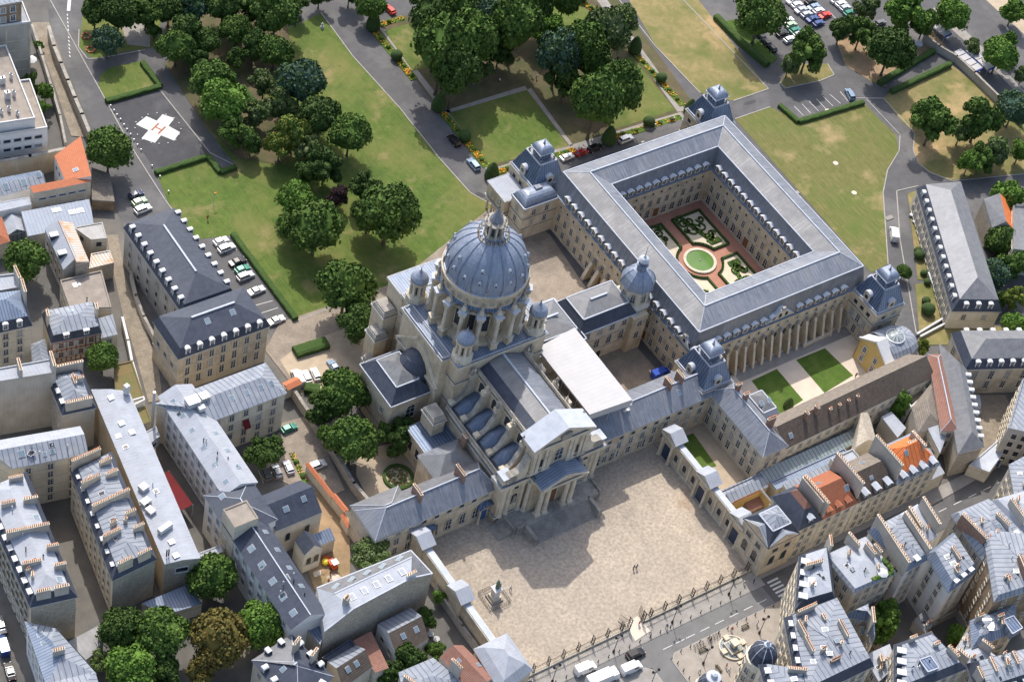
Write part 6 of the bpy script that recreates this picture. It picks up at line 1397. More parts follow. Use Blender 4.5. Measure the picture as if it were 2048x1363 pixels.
building('gate_pavilion','corner pavilion with white zinc pyramid roof at the left end of the street fence',[
 W(PX([(1003,1385),(1063,1338),(1014,1268),(950,1298)],9.5),9.5,wall=LS,roof=MAN(1.6,1.8,1.8,'white_zinc','white_zinc'),rows=[(6.,2.,'l')])])
# ---- lower right: dense blocks
HM=lambda m='white_zinc': MAN(1.4,2.3,1.0,'slate',m)
fr=[(15.2,1.7,'l'),(12.2,1.8,'l'),(9.2,1.8,'l'),(6.2,1.8,'l'),(2.8,2.2,'l')]
def clutter(o,P,ze,rk,n,pots=True):
    P=ccw(P); R=random.Random(len(o['label'])+n); rk=dict(rk); kd=rk.pop('kind'); 
    for i in range(n):
        sd=R.choice((0,3)); 
        u,v=(R.uniform(.2,.8),R.uniform(.16,.42)); 
        if sd==3: u,v=R.uniform(.16,.42),R.uniform(.2,.8)
        q=lerp(lerp(P[0],P[1],u),lerp(P[3],P[2],u),v); nr,z=roofplane(P,ze,kd,rk,q,sd)
        t=R.random()*(1 if pots else .79)
        if t<.4: skylight(o,(q[0],q[1],z),nr,R.uniform(.6,1.1),R.uniform(.8,1.2),R.choice(('skyglass','glass','green_glass')))
        elif t<.8:
            b=MB('pale_metal','dark_metal'); m=R.choice(('pale_metal','dark_metal')); b.lathe((q[0],q[1],z-.2),[(.14,0),(.12,R.uniform(.7,1.3)),(.2,1.35),(.05,1.5)],7,m); b.build('roof_vent',o)
        else: chimney(o,q,z-.8,z+R.uniform(.9,1.6),R.uniform(.8,1.6),.45,R.uniform(0,1.5),R.choice((2,3,4)),'grey_plaster')
def block(label,px,ze,roof,name='apartment_block',wall='cream_plaster',rows=None,sp=2.7,dorm=(),chim=(),sky=(),dk='zinc',**k):
    nf=int((ze-1)/3.0); rw=[(ze-1.9-3.*i,1.7,'l') for i in range(nf)] if rows is None else rows
    d=dict(edges=dorm,kind=dk,sp=3.,margin=1.,inset=.15,h=1.6,roofm='white_paint',cheek='zinc') if dorm else None
    o=building(name,label,[W(PX(px,ze) if len(px)==4 else R3(*px,ze),ze,wall=wall,roof=roof,rows=rw,sp=sp,dorm=d,chim=chim,sky=sky,**k)],group='apartment blocks at the lower right')
    clutter(o,PX(px,ze),ze,roof,7); return o
block('white zinc roofed corner block with row of red chimney pots where the street bends',[(1592,1218),(1668,1196),(1655,1094),(1600,1112)],17.4,MAN(1.2,1.8,.9,'slate','white_zinc'),dorm=(3,),chim=[(.35,.62,21.4,4.4,0,9,'grey_plaster'),(.95,.95,21.2,3,1,6,'grey_plaster')])
block('white zinc roofed block with planted roof terrace and parasol',[(1708,1182),(1790,1146),(1730,1075),(1650,1112)],16.8,MAN(.5,.8,.8,'zinc','white_zinc'),wall='pale_limestone',chim=[(.75,.6,20,3.4,1,7,'grey_plaster'),(.6,.95,20,4,1,6,'grey_plaster'),(.9,.55,19.8,2.5,1,5,'grey_plaster')])
block('narrow block with grey zinc roof behind tall grey chimney walls on the street',[(1812,1140),(1852,1118),(1795,1032),(1738,1062)],16.6,MAN(.8,1.8,1.,'blue_zinc','zinc'),dorm=(0,),wall='white_plaster',chim=[(.0,.5,21.5,14,1,20,'grey_plaster'),(1.,.45,20.5,11,1,14,'grey_plaster')])
block('low white roofed street house with turquoise awning between chimney walls',[(1850,1085),(1872,1070),(1835,1010),(1800,1030)],15.6,dict(kind='hip',h=1.2,m='white_zinc'),chim=[(1.,.5,19.5,8,1,10,'grey_plaster'),(.1,.6,19,6,1,8,'grey_plaster')])
block('tall white walled block with blue grey zinc roof standing over the dark courtyards',[(1897,1182),(1952,1140),(1905,1068),(1855,1110)],16.4,MAN(1.2,2.2,1.,'blue_zinc','zinc'),wall='white_plaster',dorm=(0,),dk='white',chim=[(.5,.5,20.4,3.6,1,7,'grey_plaster'),(.3,.2,19.6,1.4,1,3,'grey_plaster')],sp=3.4)
block('block with pale zinc roof and rubble end wall along the bright street',[(1966,1118),(2050,1075),(1975,1000),(1905,1030)],17.4,MAN(.9,1.6,1.4,'zinc','zinc'),wall='grey_plaster',chim=[(.03,.5,21.6,8,1,14,'brick'),(.7,.4,21,4,1,8,'grey_plaster')],dorm=(0,))
block('white roofed block at the right edge behind the bright street',[(2055,1070),(2120,1060),(2060,980),(1985,1002)],18.,MAN(.8,1.2,1.,'white_zinc','white_zinc'),chim=[(.1,.5,21.6,6,1,10,'grey_plaster')])
block('tall brown fronted block with rows of open white windows over the dark alley',[(1990,1200),(2100,1165),(2060,1070),(1968,1062)],20.,MAN(.8,1.2,1.2,'zinc','zinc'),wall='brown_stone',rows=[(18.2,1.1,'l'),(15.2,1.1,'l'),(12.2,1.1,'l'),(9.2,1.1,'l'),(6.2,1.1,'l'),(3.2,1.1,'l')],sp=4.,w=.8,chim=[(.5,.3,24,5,1,10,'brick')])
block('zinc roofed block round a blue light well with large roof glazing at the right',[(1946,1292),(2030,1262),(2030,1200),(1942,1242)],13.6,MAN(1.4,1.6,1.,'blue_zinc','zinc'),wall='cream_plaster',chim=[(.1,.8,17.4,1.6,0,4,'grey_plaster'),(.55,.5,17.2,1.6,0,4,'grey_plaster')],sky=[(.3,.5,3,2.4,2.4)])
block('zinc roofed block with deep blue light well near the bottom edge',[(1790,1392),(1930,1335),(1862,1265),(1790,1290)],15.,MAN(1.4,1.6,1.,'slate','zinc'),dorm=(3,),chim=[(.35,.9,18.6,1.8,0,4,'grey_plaster'),(.75,.6,18.4,1.4,0,3,'grey_plaster'),(.9,.3,18.6,3.2,1,6,'grey_plaster')],sky=[(.3,.45,3,2.2,2.2)])
block('pale roofed block with dark slate mansard at the bottom right corner',[(1960,1400),(2110,1350),(2080,1290),(1935,1328)],14.,MAN(1.6,3.,1.,'slate','zinc'),dorm=(0,),dk='white',chim=[(.2,.6,18.4,3.6,1,7,'grey_plaster'),(.5,.6,18.4,3.2,1,6,'grey_plaster'),(.02,.5,18,3,1,6,'grey_plaster')],sky=[(.4,.4,0),(.7,.4,0)])
block('white roofed link block above the bottom right mansard',[(1928,1340),(1990,1312),(1962,1290),(1905,1312)],13.,dict(kind='hip',h=.8,m='white_zinc'),chim=[(.1,.6,16.,3,1,5,'grey_plaster'),(.9,.6,16.,3,1,5,'grey_plaster')])
block('large pale zinc roofed corner block with many orange chimney pots behind the fountain',[(1600,1400),(1745,1330),(1672,1196),(1570,1236)],17.,MAN(1.3,2.3,1.2,'slate','zinc'),dorm=(3,),chim=[(.3,.92,21.4,5,0,10,'grey_plaster'),(.15,.7,21.2,4.4,1,9,'grey_plaster'),(.2,.5,21,4,1,8,'grey_plaster'),(.55,.75,20.6,1.6,1,3,'grey_plaster'),(.75,.5,21.2,4.4,1,9,'grey_plaster'),(.5,.2,20.6,2.6,0,8,'brick')],sky=[(.5,.6,3),(.6,.4,1),(.45,.3,3)])
block('blue grey mansard roofed wing over the garden wall behind the corner block',[(1738,1240),(1745,1325),(1742,1218),(1682,1214)][:1]+[(1744,1290),(1735,1210),(1690,1232)],14.6,MAN(1.,2.4,.8,'blue_zinc','zinc'),wall='pale_limestone',chim=[(.9,.5,18.6,4,1,7,'grey_plaster')])
block('block with pale zinc roof and orange chimney row cut by the bottom edge',[(1545,1420),(1640,1430),(1625,1345),(1520,1330)],16.6,MAN(1.,2.,1.,'slate','zinc'),dorm=(3,),chim=[(.6,.8,20.6,4,0,8,'grey_plaster')],sky=[(.5,.6,3)])
block('small white roofed annexe with round vents beside the dark mansard',[(1758,1358),(1790,1330),(1778,1290),(1730,1312)],10.,dict(kind='hip',h=.6,m='white_zinc'),wall='grey_plaster',chim=[(.3,.5,12.6,1.6,1,3,'grey_plaster')])
block('tiny courtyard house with dark grey lean-to roof',[(1850,1265),(1868,1245),(1848,1222),(1828,1240)],3.6,dict(kind='shed',h=.6,m='grey_lead'),wall='grey_plaster',rows=[])
block('brown flat roofed courtyard wing near the small dark garden',[(1862,1305),(1885,1296),(1862,1262),(1838,1272)],8.,FLAT(.3,'dull_tile'),wall='grey_plaster',rows=[])
block('grey windowed street block at the far right edge of the bright street',[(2030,985),(2110,1000),(2110,880),(2020,930)],15.,dict(kind='hip',h=1.,m='zinc'),wall='grey_plaster',sp=2.2)
block('ochre courtyard front with orange blinds',[(1900,1322),(1962,1300),(1946,1262),(1930,1268)],11.,dict(kind='shed',h=.5,m='white_zinc'),wall='cream_plaster',sp=2.4)
# domed corner turret behind the fountain and grey-capped dome at the bottom edge
def domecorner(name,label,px,py,z,r,wall_r,cap):
    q=G(px,py,z); o=thing(name,label,'tower',(q.x,q.y,0)); b=MB('cream_plaster'); b.lathe((q.x,q.y,0),[(wall_r,0),(wall_r,z-1),(r+.4,z-.8),(r+.4,z-.4),(r,z-.3)],16,'cream_plaster'); b.build('wall',o)
    for k in range(10):
        a=2*math.pi*k/10
        for zz in np.arange(2.5,z-2,3.1): inst(winmesh(1.2,1.9,'l'),'window',(q.x+(wall_r-.05)*math.cos(a),q.y+(wall_r-.05)*math.sin(a),zz),a+math.pi/2,parent=o)
    b=MB('slate','trim_lead'); pr=[(r,0),(r*.98,r*.35),(r*.8,r*.85),(r*.5,r*1.2),(r*.25,r*1.35)]; b.lathe((q.x,q.y,z-.3),pr,16,'slate')
    for k in range(8):
        a=2*math.pi*k/8
        for p,s in zip(pr,pr[1:]): b.tube((q.x+p[0]*math.cos(a),q.y+p[0]*math.sin(a),z-.3+p[1]),(q.x+s[0]*math.cos(a),q.y+s[0]*math.sin(a),z-.3+s[1]),.1,'trim_lead',4)
    b.lathe((q.x,q.y,z-.3+r*1.3),[(cap,0),(cap,.6),(cap*.5,.8),(cap*.4,1.6),(.05,1.9)],12,'trim_lead'); b.build('dome',o)
domecorner('domed_turret','black ribbed corner dome with pale ribs behind the plaza fountain',1525,1310,15.5,3.2,3.3,.8)
domecorner('domed_turret','black dome with pale stepped cap at the bottom edge of the plaza',1419,1372,8,2.9,2.6,1.7)

for n_,k_ in (('street_front_block',6),('chimney_block',6),('corner_block',4),('long_zinc_block',5),('rusty_zinc_house',0)):
    pass
_RP={'street_front_block':(PX([(62,1212),(152,1192),(52,945),(-40,985)],15.5),15.5,MAN(1.5,2.2,1.2,'slate','white_zinc')),'chimney_block':(PX([(226,1158),(311,1117),(222,905),(143,944)],14.),14.,MAN(1.5,2.,1.,'slate','zinc')),'zinc_l_block':(R3((317.5,794),(447,989),(514,965),13.6),13.6,HIP(2.)),
 'long_zinc_block':(PX([(25,937),(176,906),(160,852),(-60,890)],15),15,GAB(2.)),'white_roof_shed':(PX([(330,1127),(400,1115),(258,783),(183,779)],12.5),12.5,HIP(.5)),'slate_range':(wr(-75.2,-66.8,-1.8,24.6),13.,HIP(2.6)),'gravel_flat_house':(PX([(140,618),(223,616),(203,542),(120,562)],7.2),7.2,FLAT(.4))}
for n_,(P_,z_,r_) in _RP.items(): clutter(bpy.data.objects[n_],P_,z_,r_,9 if n_ not in('gravel_flat_house',) else 3,n_ in('street_front_block','chimney_block','corner_block'))
# light wells: deep blue grey shafts set into the zinc roofs
for par_,P_ in (([o for o in bpy.data.objects if 'label' in o and o['label'].startswith('zinc roofed block with deep blue')][0],[(1838,1320),(1860,1312),(1877,1336),(1855,1344)]),([o for o in bpy.data.objects if 'label' in o and o['label'].startswith('zinc roofed block round')][0],[(2006,1240),(2026,1232),(2044,1256),(2024,1268)])):
    z_=17.6 if par_['label'].startswith('zinc roofed block with') else 16.2
    q=PX(P_,z_); b=MB('blue_lead','trim_lead','glass'); b.prism(q,z_-2,z_+.25,'zinc','blue_lead'); E=ccw(q)
    for i in range(4): b.tube(wpt(E[i],z_+.3),wpt(E[(i+1)%4],z_+.3),.16,'trim_lead',4)
    b.build('light_well',par_)
# ------------------------------------------------------------ vegetation
def crown_mesh(kind,seed,nleaf):
    rnd=np.random.RandomState(seed); lobes=[]
    if kind=='round':
        for i in range(34):
            v=rnd.normal(size=3); v/=np.linalg.norm(v); v[2]=abs(v[2])*.9-.25; r=rnd.uniform(.24,.38); lobes.append((v*(1-r)*rnd.uniform(.9,1.08),r))
        core=[((0,0,0),.66)]
    elif kind=='tall':
        for i in range(30):
            z=rnd.uniform(-.9,1.05); a=rnd.uniform(0,6.28); R=.62*math.sqrt(max(.05,1-(z/1.15)**2)); r=rnd.uniform(.22,.36); lobes.append((np.array([R*math.cos(a),R*math.sin(a),z]),r))
        core=[((0,0,-.3),.45),((0,0,.35),.45)]
    elif kind=='airy':
        for i in range(24):
            v=rnd.normal(size=3); v/=np.linalg.norm(v); v[2]=v[2]*.75; r=rnd.uniform(.16,.32); lobes.append((v*rnd.uniform(.35,.85),r))
        core=[((0,0,0),.3),((.3,.2,.1),.25),((-.3,.1,-.1),.25)]
    elif kind=='wide':
        for i in range(30):
            a=rnd.uniform(0,6.28); R=math.sqrt(rnd.uniform(.02,.8)); r=rnd.uniform(.2,.3); lobes.append((np.array([R*math.cos(a),R*math.sin(a),rnd.uniform(-.12,.3)*(1-R*.5)]),r))
        core=[((0,0,0),.3),((.4,0,0),.25),((-.4,.1,0),.25),((0,.4,0),.25),((0,-.4,0),.25)]
    b=MB('leaf_mid','leaf_dark')
    for c,r in core: b.ico(c,r,'leaf_mid',2,1.,.1)
    for c,r in lobes: b.ico(c,r*.78,'leaf_mid',1,1.,.12)
    C=np.array([l[0] for l in lobes]); R=np.array([l[1] for l in lobes]); P=R**2/np.sum(R**2)
    k=rnd.choice(len(lobes),nleaf,p=P); d=rnd.normal(size=(nleaf,3)); d/=np.linalg.norm(d,axis=1)[:,None]
    d[:,2]=np.where(d[:,2]<-.35,-d[:,2],d[:,2])
    p=C[k]+d*(R[k]*rnd.uniform(.82,1.12,nleaf))[:,None]
    dist=np.linalg.norm(p[:,None,:]-C[None],axis=2); keep=~((dist<R[None]*.72).any(1)); p=p[keep]; d=d[keep]
    for q,n in zip(p,d):
        n=n+rnd.normal(size=3)*.55; n/=np.linalg.norm(n); u=np.cross(n,rnd.normal(size=3)); u/=np.linalg.norm(u); v=np.cross(n,u); s=rnd.uniform(.028,.055)*(1.15 if kind=='airy' else 1.)
        b.face([q-u*s-v*s*.7,q+u*s-v*s*.7,q+u*s*.8+v*s,q-u*s*.8+v*s],'leaf_dark' if rnd.rand()<.35 else 'leaf_mid')
    return b.mesh('crown')
CM={'round':[crown_mesh('round',s,5200) for s in (1,2,3)],'tall':[crown_mesh('tall',s,4200) for s in (4,5)],'airy':[crown_mesh('airy',s,3800) for s in (6,7,8)],'wide':[crown_mesh('wide',9,4200)]}
def trunk_mesh(seed):
    rnd=random.Random(seed); b=MB('trunk'); b.lathe((0,0,0),[(.09,0),(.06,.15),(.05,.6),(.045,1.)],8,'trunk')
    for k in range(6):
        a=k*1.05+rnd.random(); b.tube((0,0,.75+.04*k),(.42*math.cos(a),.42*math.sin(a),1.25+.12*rnd.random()),.026,'trunk',5,.01)
    return b.mesh('trunk')
TM=[trunk_mesh(s) for s in (1,2)]
KIND={'d':('leaf_dark','leaf_dark','dark green'),'m':('leaf_mid','leaf_dark','mid green'),'b':('leaf_bright','leaf_mid','bright green'),'p':('leaf_pale','leaf_mid','pale green'),'y':('leaf_yellow','leaf_mid','yellow flowering'),'r':('leaf_rust','leaf_rust','rust brown'),'u':('leaf_purple','leaf_purple','purple leaved'),'l':('leaf_blue','leaf_dark','blue green')}
NTREE=[0]
def tree(px,py,rp,kind,col,label,group,zf=1.35,sq=1.18):
    if group==GF_ and kind=='round': zf,sq=1.9,1.5
    q=G(px,py,5); r=rp/ppm(q)*(1.05 if group==GP_ else 1.13); zc=max(2.2,r*zf) if kind!='tall' else r*1.5
    q=G(px,py,zc); NTREE[0]+=1; n=NTREE[0]
    t=thing('tree',label,'tree',(q.x,q.y,0),group)
    a,b_,_=KIND[col]; me=CM[kind][n%len(CM[kind])]
    o=inst(me,'crown',(q.x,q.y,zc),n*2.4,(r,r,r*(sq if kind!='wide' else 1.1)),parent=t)
    for i,m in enumerate((a,b_)): o.material_slots[i].link='OBJECT'; o.material_slots[i].material=mat(m)
    inst(TM[n%2],'trunk',(q.x,q.y,0),n*1.3,(max(1.8,r*.8),max(1.8,r*.8),zc*.8),parent=t)
    return t
GP_,GF_,GR_,GL_,GC_='park trees on the left lawns','trees of the formal garden','trees of the right park','garden trees beside the church','trees in the city courtyards'
KNAME={'round':'dense round','tall':'tall narrow','airy':'loose open','wide':'low wide'}
def grove(lst,where,group):
    for e in lst:
        px,py,rp,kind,col=e[:5]; lab=e[5] if len(e)>5 else None
        if lab is None: lab='%s %s tree %s'%(KIND[col][2],KNAME[kind],where)
        tree(px,py,rp,kind,col,lab,group)
# (x, y, radius, form, colour, label)
grove([
 (190,22,34,'airy','d','loose dark tree at the top left bend of the park road'),(238,24,40,'round','d','dense dark tree above the small round garden tree'),(292,22,36,'airy','m','loose mid green tree at the top edge left of the helipad path'),
 (214,82,33,'round','l','blue green round tree on the lawn corner beside two ring flower beds'),(308,62,17,'airy','m','small loose tree by the sandy path near the helipad'),
 (338,14,38,'round','d','dark tree cut by the top edge above the sandy path'),(390,12,40,'airy','l','bluish loose tree cut by the top edge, third from the sandy path'),(446,10,40,'round','d','dark dense tree at the top edge behind the broad spreading tree'),(498,8,36,'airy','d','dark loose tree at the top edge of the woodland'),(552,22,52,'round','m','broad mid green tree at the top of the long lawn'),(590,-5,30,'airy','d','dark tree touching the top edge at the lawn corner'),
 (352,92,38,'round','m','mid green tree directly above the helipad side road'),(372,60,42,'airy','d','dark tree behind the tree above the helipad road'),(412,84,30,'round','d','small dark dome tree in the middle of the upper woodland'),(398,122,28,'airy','d','dark low tree between two large spreading trees'),
 (425,160,46,'round','m','upper half of the big spreading pair right of the helipad'),(448,205,50,'round','b','brighter lower crown of the big spreading pair right of the helipad'),(470,262,36,'airy','m','loose mid green tree at the lower end of the helipad side road'),
 (472,60,34,'round','m','mid green dome tree left of the long lawn head'),(506,92,34,'airy','d','dark loose tree left of the tree overhanging the lawn'),(550,102,36,'round','m','dense round tree overhanging the upper end of the long lawn'),(472,118,24,'airy','d','small dark tree deep in the woodland gap'),
 (528,168,30,'airy','p','pale needled conifer in the woodland centre'),(600,162,50,'round','l','blue green dome tree at the lawn edge below the overhanging tree'),(566,206,36,'airy','p','pale wispy conifer left of the dark yew'),(640,232,44,'round','d','dark yew like tree bulging onto the lawn'),(512,226,30,'airy','p','pale grey green conifer near the dry grass gap'),
 (586,262,42,'airy','y','yellow flowering crown in the middle of the park'),(560,288,34,'airy','y','second yellow tinged crown left of the flowering tree'),(620,300,30,'airy','p','pale green tree below the yellow flowering tree'),(502,284,28,'airy','d','dark tree at the woodland corner by the lawn path'),
 (700,268,43,'round','m','mid green dome tree standing out on the long lawn'),(650,328,40,'airy','d','dark loose tree between dome tree and purple tree'),(612,345,30,'airy','d','dark low tree above the twin round trees'),
 (592,398,38,'round','b','bright small round tree of the twin pair on the lower lawn'),(632,452,56,'round','m','large round tree of the twin pair on the lower lawn'),(586,452,34,'round','m','left lobe tree behind the large lower lawn tree'),
 (674,392,24,'airy','u','purple leaved tree among the green lawn trees'),(728,370,34,'airy','d','dark tree right of the purple tree'),(778,425,64,'round','m','largest dark round tree on the lower long lawn'),(738,428,38,'round','d','dark tree left of the largest lawn tree'),
 (692,572,58,'round','m','big round tree by the cobbled yard behind the church'),(718,645,44,'round','d','dark round tree touching the church buttresses'),
 (217,298,48,'round','m','big round tree beside the brown shed and the helipad road'),
 (742,12,32,'round','m','round tree at the head of the left diagonal road'),(640,-14,28,'airy','d','dark tree above the head of the long lawn'),(700,-16,28,'airy','d','dark tree at the top edge beside the red car')],'on the left park',GP_)
grove([
 (868,40,44,'round','d','dark plane tree in the back row of the formal garden'),(912,20,44,'round','m','plane tree at the top edge of the formal garden, left row'),(888,95,58,'round','m','large front plane tree over the left diagonal road'),(940,75,52,'round','m','large plane tree right of the front left plane'),(912,140,48,'round','d','shaded lower plane tree of the left group'),(975,48,42,'round','l','bluish plane tree between left and middle groups'),(1000,100,30,'airy','d','dark small tree between the two plane groups'),(972,140,20,'airy','p','pale round shrub tree in the shaded alley'),
 (1032,45,50,'round','m','plane tree in the middle group at the top'),(1010,5,34,'round','d','dark crown at the top edge above the middle plane'),(1072,15,32,'round','d','dark crown at the top edge right of the middle plane'),(1094,62,34,'airy','b','bright loose tree between middle and right groups'),(1130,-2,30,'round','m','crown at the top edge above the bright loose tree'),
 (1120,105,44,'round','l','plane tree left of centre in the right group'),(1165,92,46,'round','m','plane tree in the centre of the right group'),(1212,62,44,'round','p','pale plane tree at the right of the right group'),(1246,42,28,'round','p','small pale crown beside the right diagonal road'),(1132,160,38,'airy','d','dark tree in deep shade of the right alley'),
 (1196,196,52,'round','m','largest plane tree beside the cloister, left half'),(1238,176,46,'round','m','largest plane tree beside the cloister, right half'),(1185,120,36,'round','d','dark crown behind the largest cloister plane'),(850,5,26,'airy','d','dark low tree at the top left of the formal garden')],'in the formal garden',GF_)
grove([
 (1522,32,48,'round','m','dark round tree shading the parked cars at the car park entrance'),(1500,4,28,'round','d','dark crown at the top edge left of the car park'),(1618,100,40,'airy','m','loose tree on the traffic island'),(1580,128,24,'airy','p','pale small tree at the left of the traffic island'),(1684,58,26,'airy','d','dark slender tree on the bare earth, left of three'),(1724,62,32,'airy','m','slender leaning tree on the bare earth, middle of three'),(1782,98,46,'round','d','dense dark tree above the side road with hedges'),(1732,14,26,'airy','p','olive tree beside the rows of parked cars'),(1815,25,44,'airy','b','wide bright tree near the market stalls'),(1850,48,30,'airy','m','dark small tree behind the market stalls'),
 (1904,30,34,'round','b','bright round street tree on the boulevard by the white stall'),(2000,108,34,'round','b','bright round street tree on the boulevard right of the blue stall'),(2016,88,24,'airy','b','bright tree behind the boulevard street tree'),(1946,94,17,'airy','p','small pale street tree between the stalls'),(2028,22,26,'airy','b','bright street tree at the top right corner'),(2046,150,18,'airy','p','pale small tree at the right edge of the boulevard'),
 (1868,242,44,'airy','m','large forked tree on the dry lawn beside the right park road'),(1846,225,24,'round','m','left lobe tree joined to the forked tree'),(1962,235,44,'airy','m','loose tree on the dry lawn behind the slender one'),(1924,262,26,'airy','p','pale slender tree on the dry lawn'),(2030,215,36,'round','l','dark bluish tree at the right edge of the dry lawn'),(1994,298,32,'airy','p','pale tree over the low shrubs'),(1940,322,26,'airy','b','bright shrub tree left of the low group'),(1966,316,28,'airy','m','shrub tree in the middle of the low group'),(2042,300,26,'airy','b','bright tree cut by the right edge of the dry lawn'),
 (2018,392,36,'airy','b','bright bushy tree behind the orange roofed house'),(2002,480,30,'round','m','dense tree below the orange tiled roof'),(2028,530,34,'airy','m','loose tree at the right edge below the glazed block'),(1992,548,30,'round','l','blue green tree beside the long building end'),(2030,594,26,'airy','y','yellowish tree at the right edge'),(2000,600,20,'airy','d','dark shrub tree at the corner of the long building'),(2028,652,28,'round','b','round shrub tree above the white dormers'),(1808,543,15,'round','m','small round tree beside the domed pavilion at the park road'),(1846,695,17,'airy','y','yellow green shrub tree beside the barrel roof'),(1800,808,22,'tall','b','poplar like tree in the court of the long tiled range'),
 (2050,435,24,'airy','m','mid green shrub at the right edge by the orange roof')],'in the right park',GR_)
grove([
 (684,782,46,'round','m','round tree behind the walled lane, nearest the white vans'),(726,785,34,'round','m','tree between the transept chapel and the walled lane'),(650,815,36,'airy','d','dark tree over the lane wall'),(705,880,48,'round','m','round tree standing over the circular flower bed garden'),(662,872,28,'airy','m','loose tree at the lane wall gate'),(795,872,36,'airy','d','dark shrub tree against the church chapels'),(772,856,22,'airy','b','small brighter shrub at the chapel corner'),(830,872,24,'airy','d','dark shrub in the corner of chapel and nave'),
 (528,905,36,'wide','d','dark low shrubbery below the cream courtyard front')],'beside the church',GL_)
grove([
 (52,520,42,'round','m','round courtyard tree left of the rusty zinc roofs'),(205,716,31,'round','m','round tree in front of the red banded house'),(425,1152,46,'round','m','round tree between white passage and slate range'),
 (246,1258,46,'round','d','dark chestnut at the foot of the party walls, leftmost'),(325,1268,52,'round','m','large chestnut in the middle of the bottom left grove'),(438,1275,56,'round','r','rust brown chestnut in the bottom left grove'),(520,1248,48,'round','b','bright chestnut beside the slate range'),(260,1338,50,'round','b','brightest chestnut at the bottom edge'),(202,1318,26,'airy','p','pale shrub tree left of the brightest chestnut'),(402,1345,36,'airy','r','thin rusty tree at the bottom edge below the rust brown chestnut'),(330,1345,34,'airy','d','dark tree at the bottom edge under the large chestnut'),
 (742,1108,40,'wide','p','low wide olive green tree over the white zinc roof'),(852,1235,24,'airy','d','dark ivy tree at the end of the rubble wall'),(822,1318,34,'airy','d','dark shrub tree in the garden below the cottage'),(782,1345,26,'airy','d','dark shrub at the bottom edge beside the red lean-to'),(878,1192,16,'airy','b','bright ivy shrub behind the forecourt wall'),(872,1300,22,'airy','m','shrub beside the garden tables'),
 (1768,1240,38,'airy','b','bright green tree in the dark courtyard of the lower right blocks'),(1745,1265,24,'airy','m','lower dark part tree of the dark courtyard'),(1914,1268,24,'airy','b','small bright tree in the second dark courtyard'),
 (62,170,18,'tall','d','dark conifer between terrace block and cobbled lane'),(90,182,20,'airy','b','bright bush below the dark conifer'),(84,215,16,'airy','b','second bright bush beside the lane wall'),(78,90,10,'airy','b','small yellow green bush by the panel block'),(170,455+30,12,'airy','m','small shrub by the lane wall')],'in a courtyard',GC_)
# topiary cones and balls
cone=MB('hedge'); cone.lathe((0,0,0),[(.75,0),(1.,.35),(.98,.9),(.8,1.7),(.5,2.4),(.2,2.85),(.02,3.)],14,'box_hedge'); conem=cone.mesh('foliage',True)
ball=MB('hedge'); ball.ico((0,0,.85),1.,'box_hedge',3,.9,.04); ballm=ball.mesh('foliage',True)
def topi(px,py,r,me,label):
    q=G(px,py,0); t=thing('topiary',label,'topiary',(q.x,q.y,0),'clipped yew cones and balls of the formal garden'); inst(me,'foliage',(q.x,q.y,0),random.random()*6,(r,r,r),parent=t)
for x,y,r,l in ((745,58,2.1,'clipped yew cone at the head of the left diagonal road'),(876,218,2.1,'clipped yew cone halfway along the left diagonal road'),(982,356,2.0,'clipped yew cone at the lower corner beside the left diagonal road'),(1216,285,2.1,'clipped yew cone above the white car by the cloister'),(1268,104,2.,'clipped yew cone at the upper right beside the right diagonal road'),(1378,226,1.8,'clipped yew cone at the foot of the right diagonal road'),(1575,815,1.3,'dark cone shrub on the south garden lawn')): topi(x,y,r,conem,l)
for x,y,r,l in ((792,118,1.7,'round yew ball in the left flower border, upper'),(928,280,1.8,'round yew ball in the left flower border beside the black car'),(1296,250,1.7,'round yew ball beside the parked motorcycle'),(1321,162,1.6,'round yew ball in the right flower border'),(1163,2,1.6,'round yew ball at the top of the right border'),
   (1834,505,1.1,'upper round shrub in the strip beside the long building'),(1836,516,1.5,'bright round shrub in the strip beside the long building'),(1853,626,1.9,'large round shrub near the ramp'),(1850,606,1.2,'small shrub above the large round shrub'),(1846,550,1.,'dark round shrub by the crossing path'),(1853,568,1.,'dark round shrub below the crossing path'),(1440,764,1.,'brown shrub at the corner of the south garden')): topi(x,y,r,ballm,l)
# hedges
def hedge(label,pts,w=1.1,h=1.2,world=False):
    q=[Vector(G(x,y,h)[:2]) for x,y in pts] if not world else [Vector(p) for p in pts]
    t=thing('hedge',label,'hedge',(q[0].x,q[0].y,0),'clipped hedges'); b=MB('hedge')
    for a,c in zip(q,q[1:]):
        d=c-a; n=max(1,int(d.length/1.)); ang=math.atan2(d.y,d.x); nn=Vector((-d.y,d.x)).normalized(); L=d.length; rows=[]
        for k in range(n+1):
            p=a+d*(k/n); s=[(-w/2,0),(-w/2,h*.85),(-w*.3,h),(w*.3,h),(w/2,h*.85),(w/2,0)]; rows.append([(p.x+nn.x*(x+random.uniform(-.07,.07)),p.y+nn.y*(x+random.uniform(-.07,.07)),z+(random.uniform(-.07,.07) if z else 0)) for x,z in s])
        b.loft(rows,'hedge',cap=False,close=False); b.face(rows[0][::-1],'hedge'); b.face(rows[-1],'hedge')
    b.build('foliage',t); return t
hedge('long clipped hedge behind the left parking bays',[(466,464),(592,634)],1.5,1.3)
hedge('L-shaped clipped hedge at the upper end of the helipad',[(285,121),(321,169),(212,199)],1.5,1.2)
hedge('stepped clipped hedge at the lower end of the helipad',[(311,342),(416,309),(441,341),(472,330)],1.4,1.2)
hedge('L-shaped clipped hedge round the empty right parking bays',[(1560,207),(1598,240),(1728,201)],1.5,1.2)
hedge('tall clipped hedge beside the car park entrance',[(1433,28),(1490,85),(1537,125)],1.9,1.8)
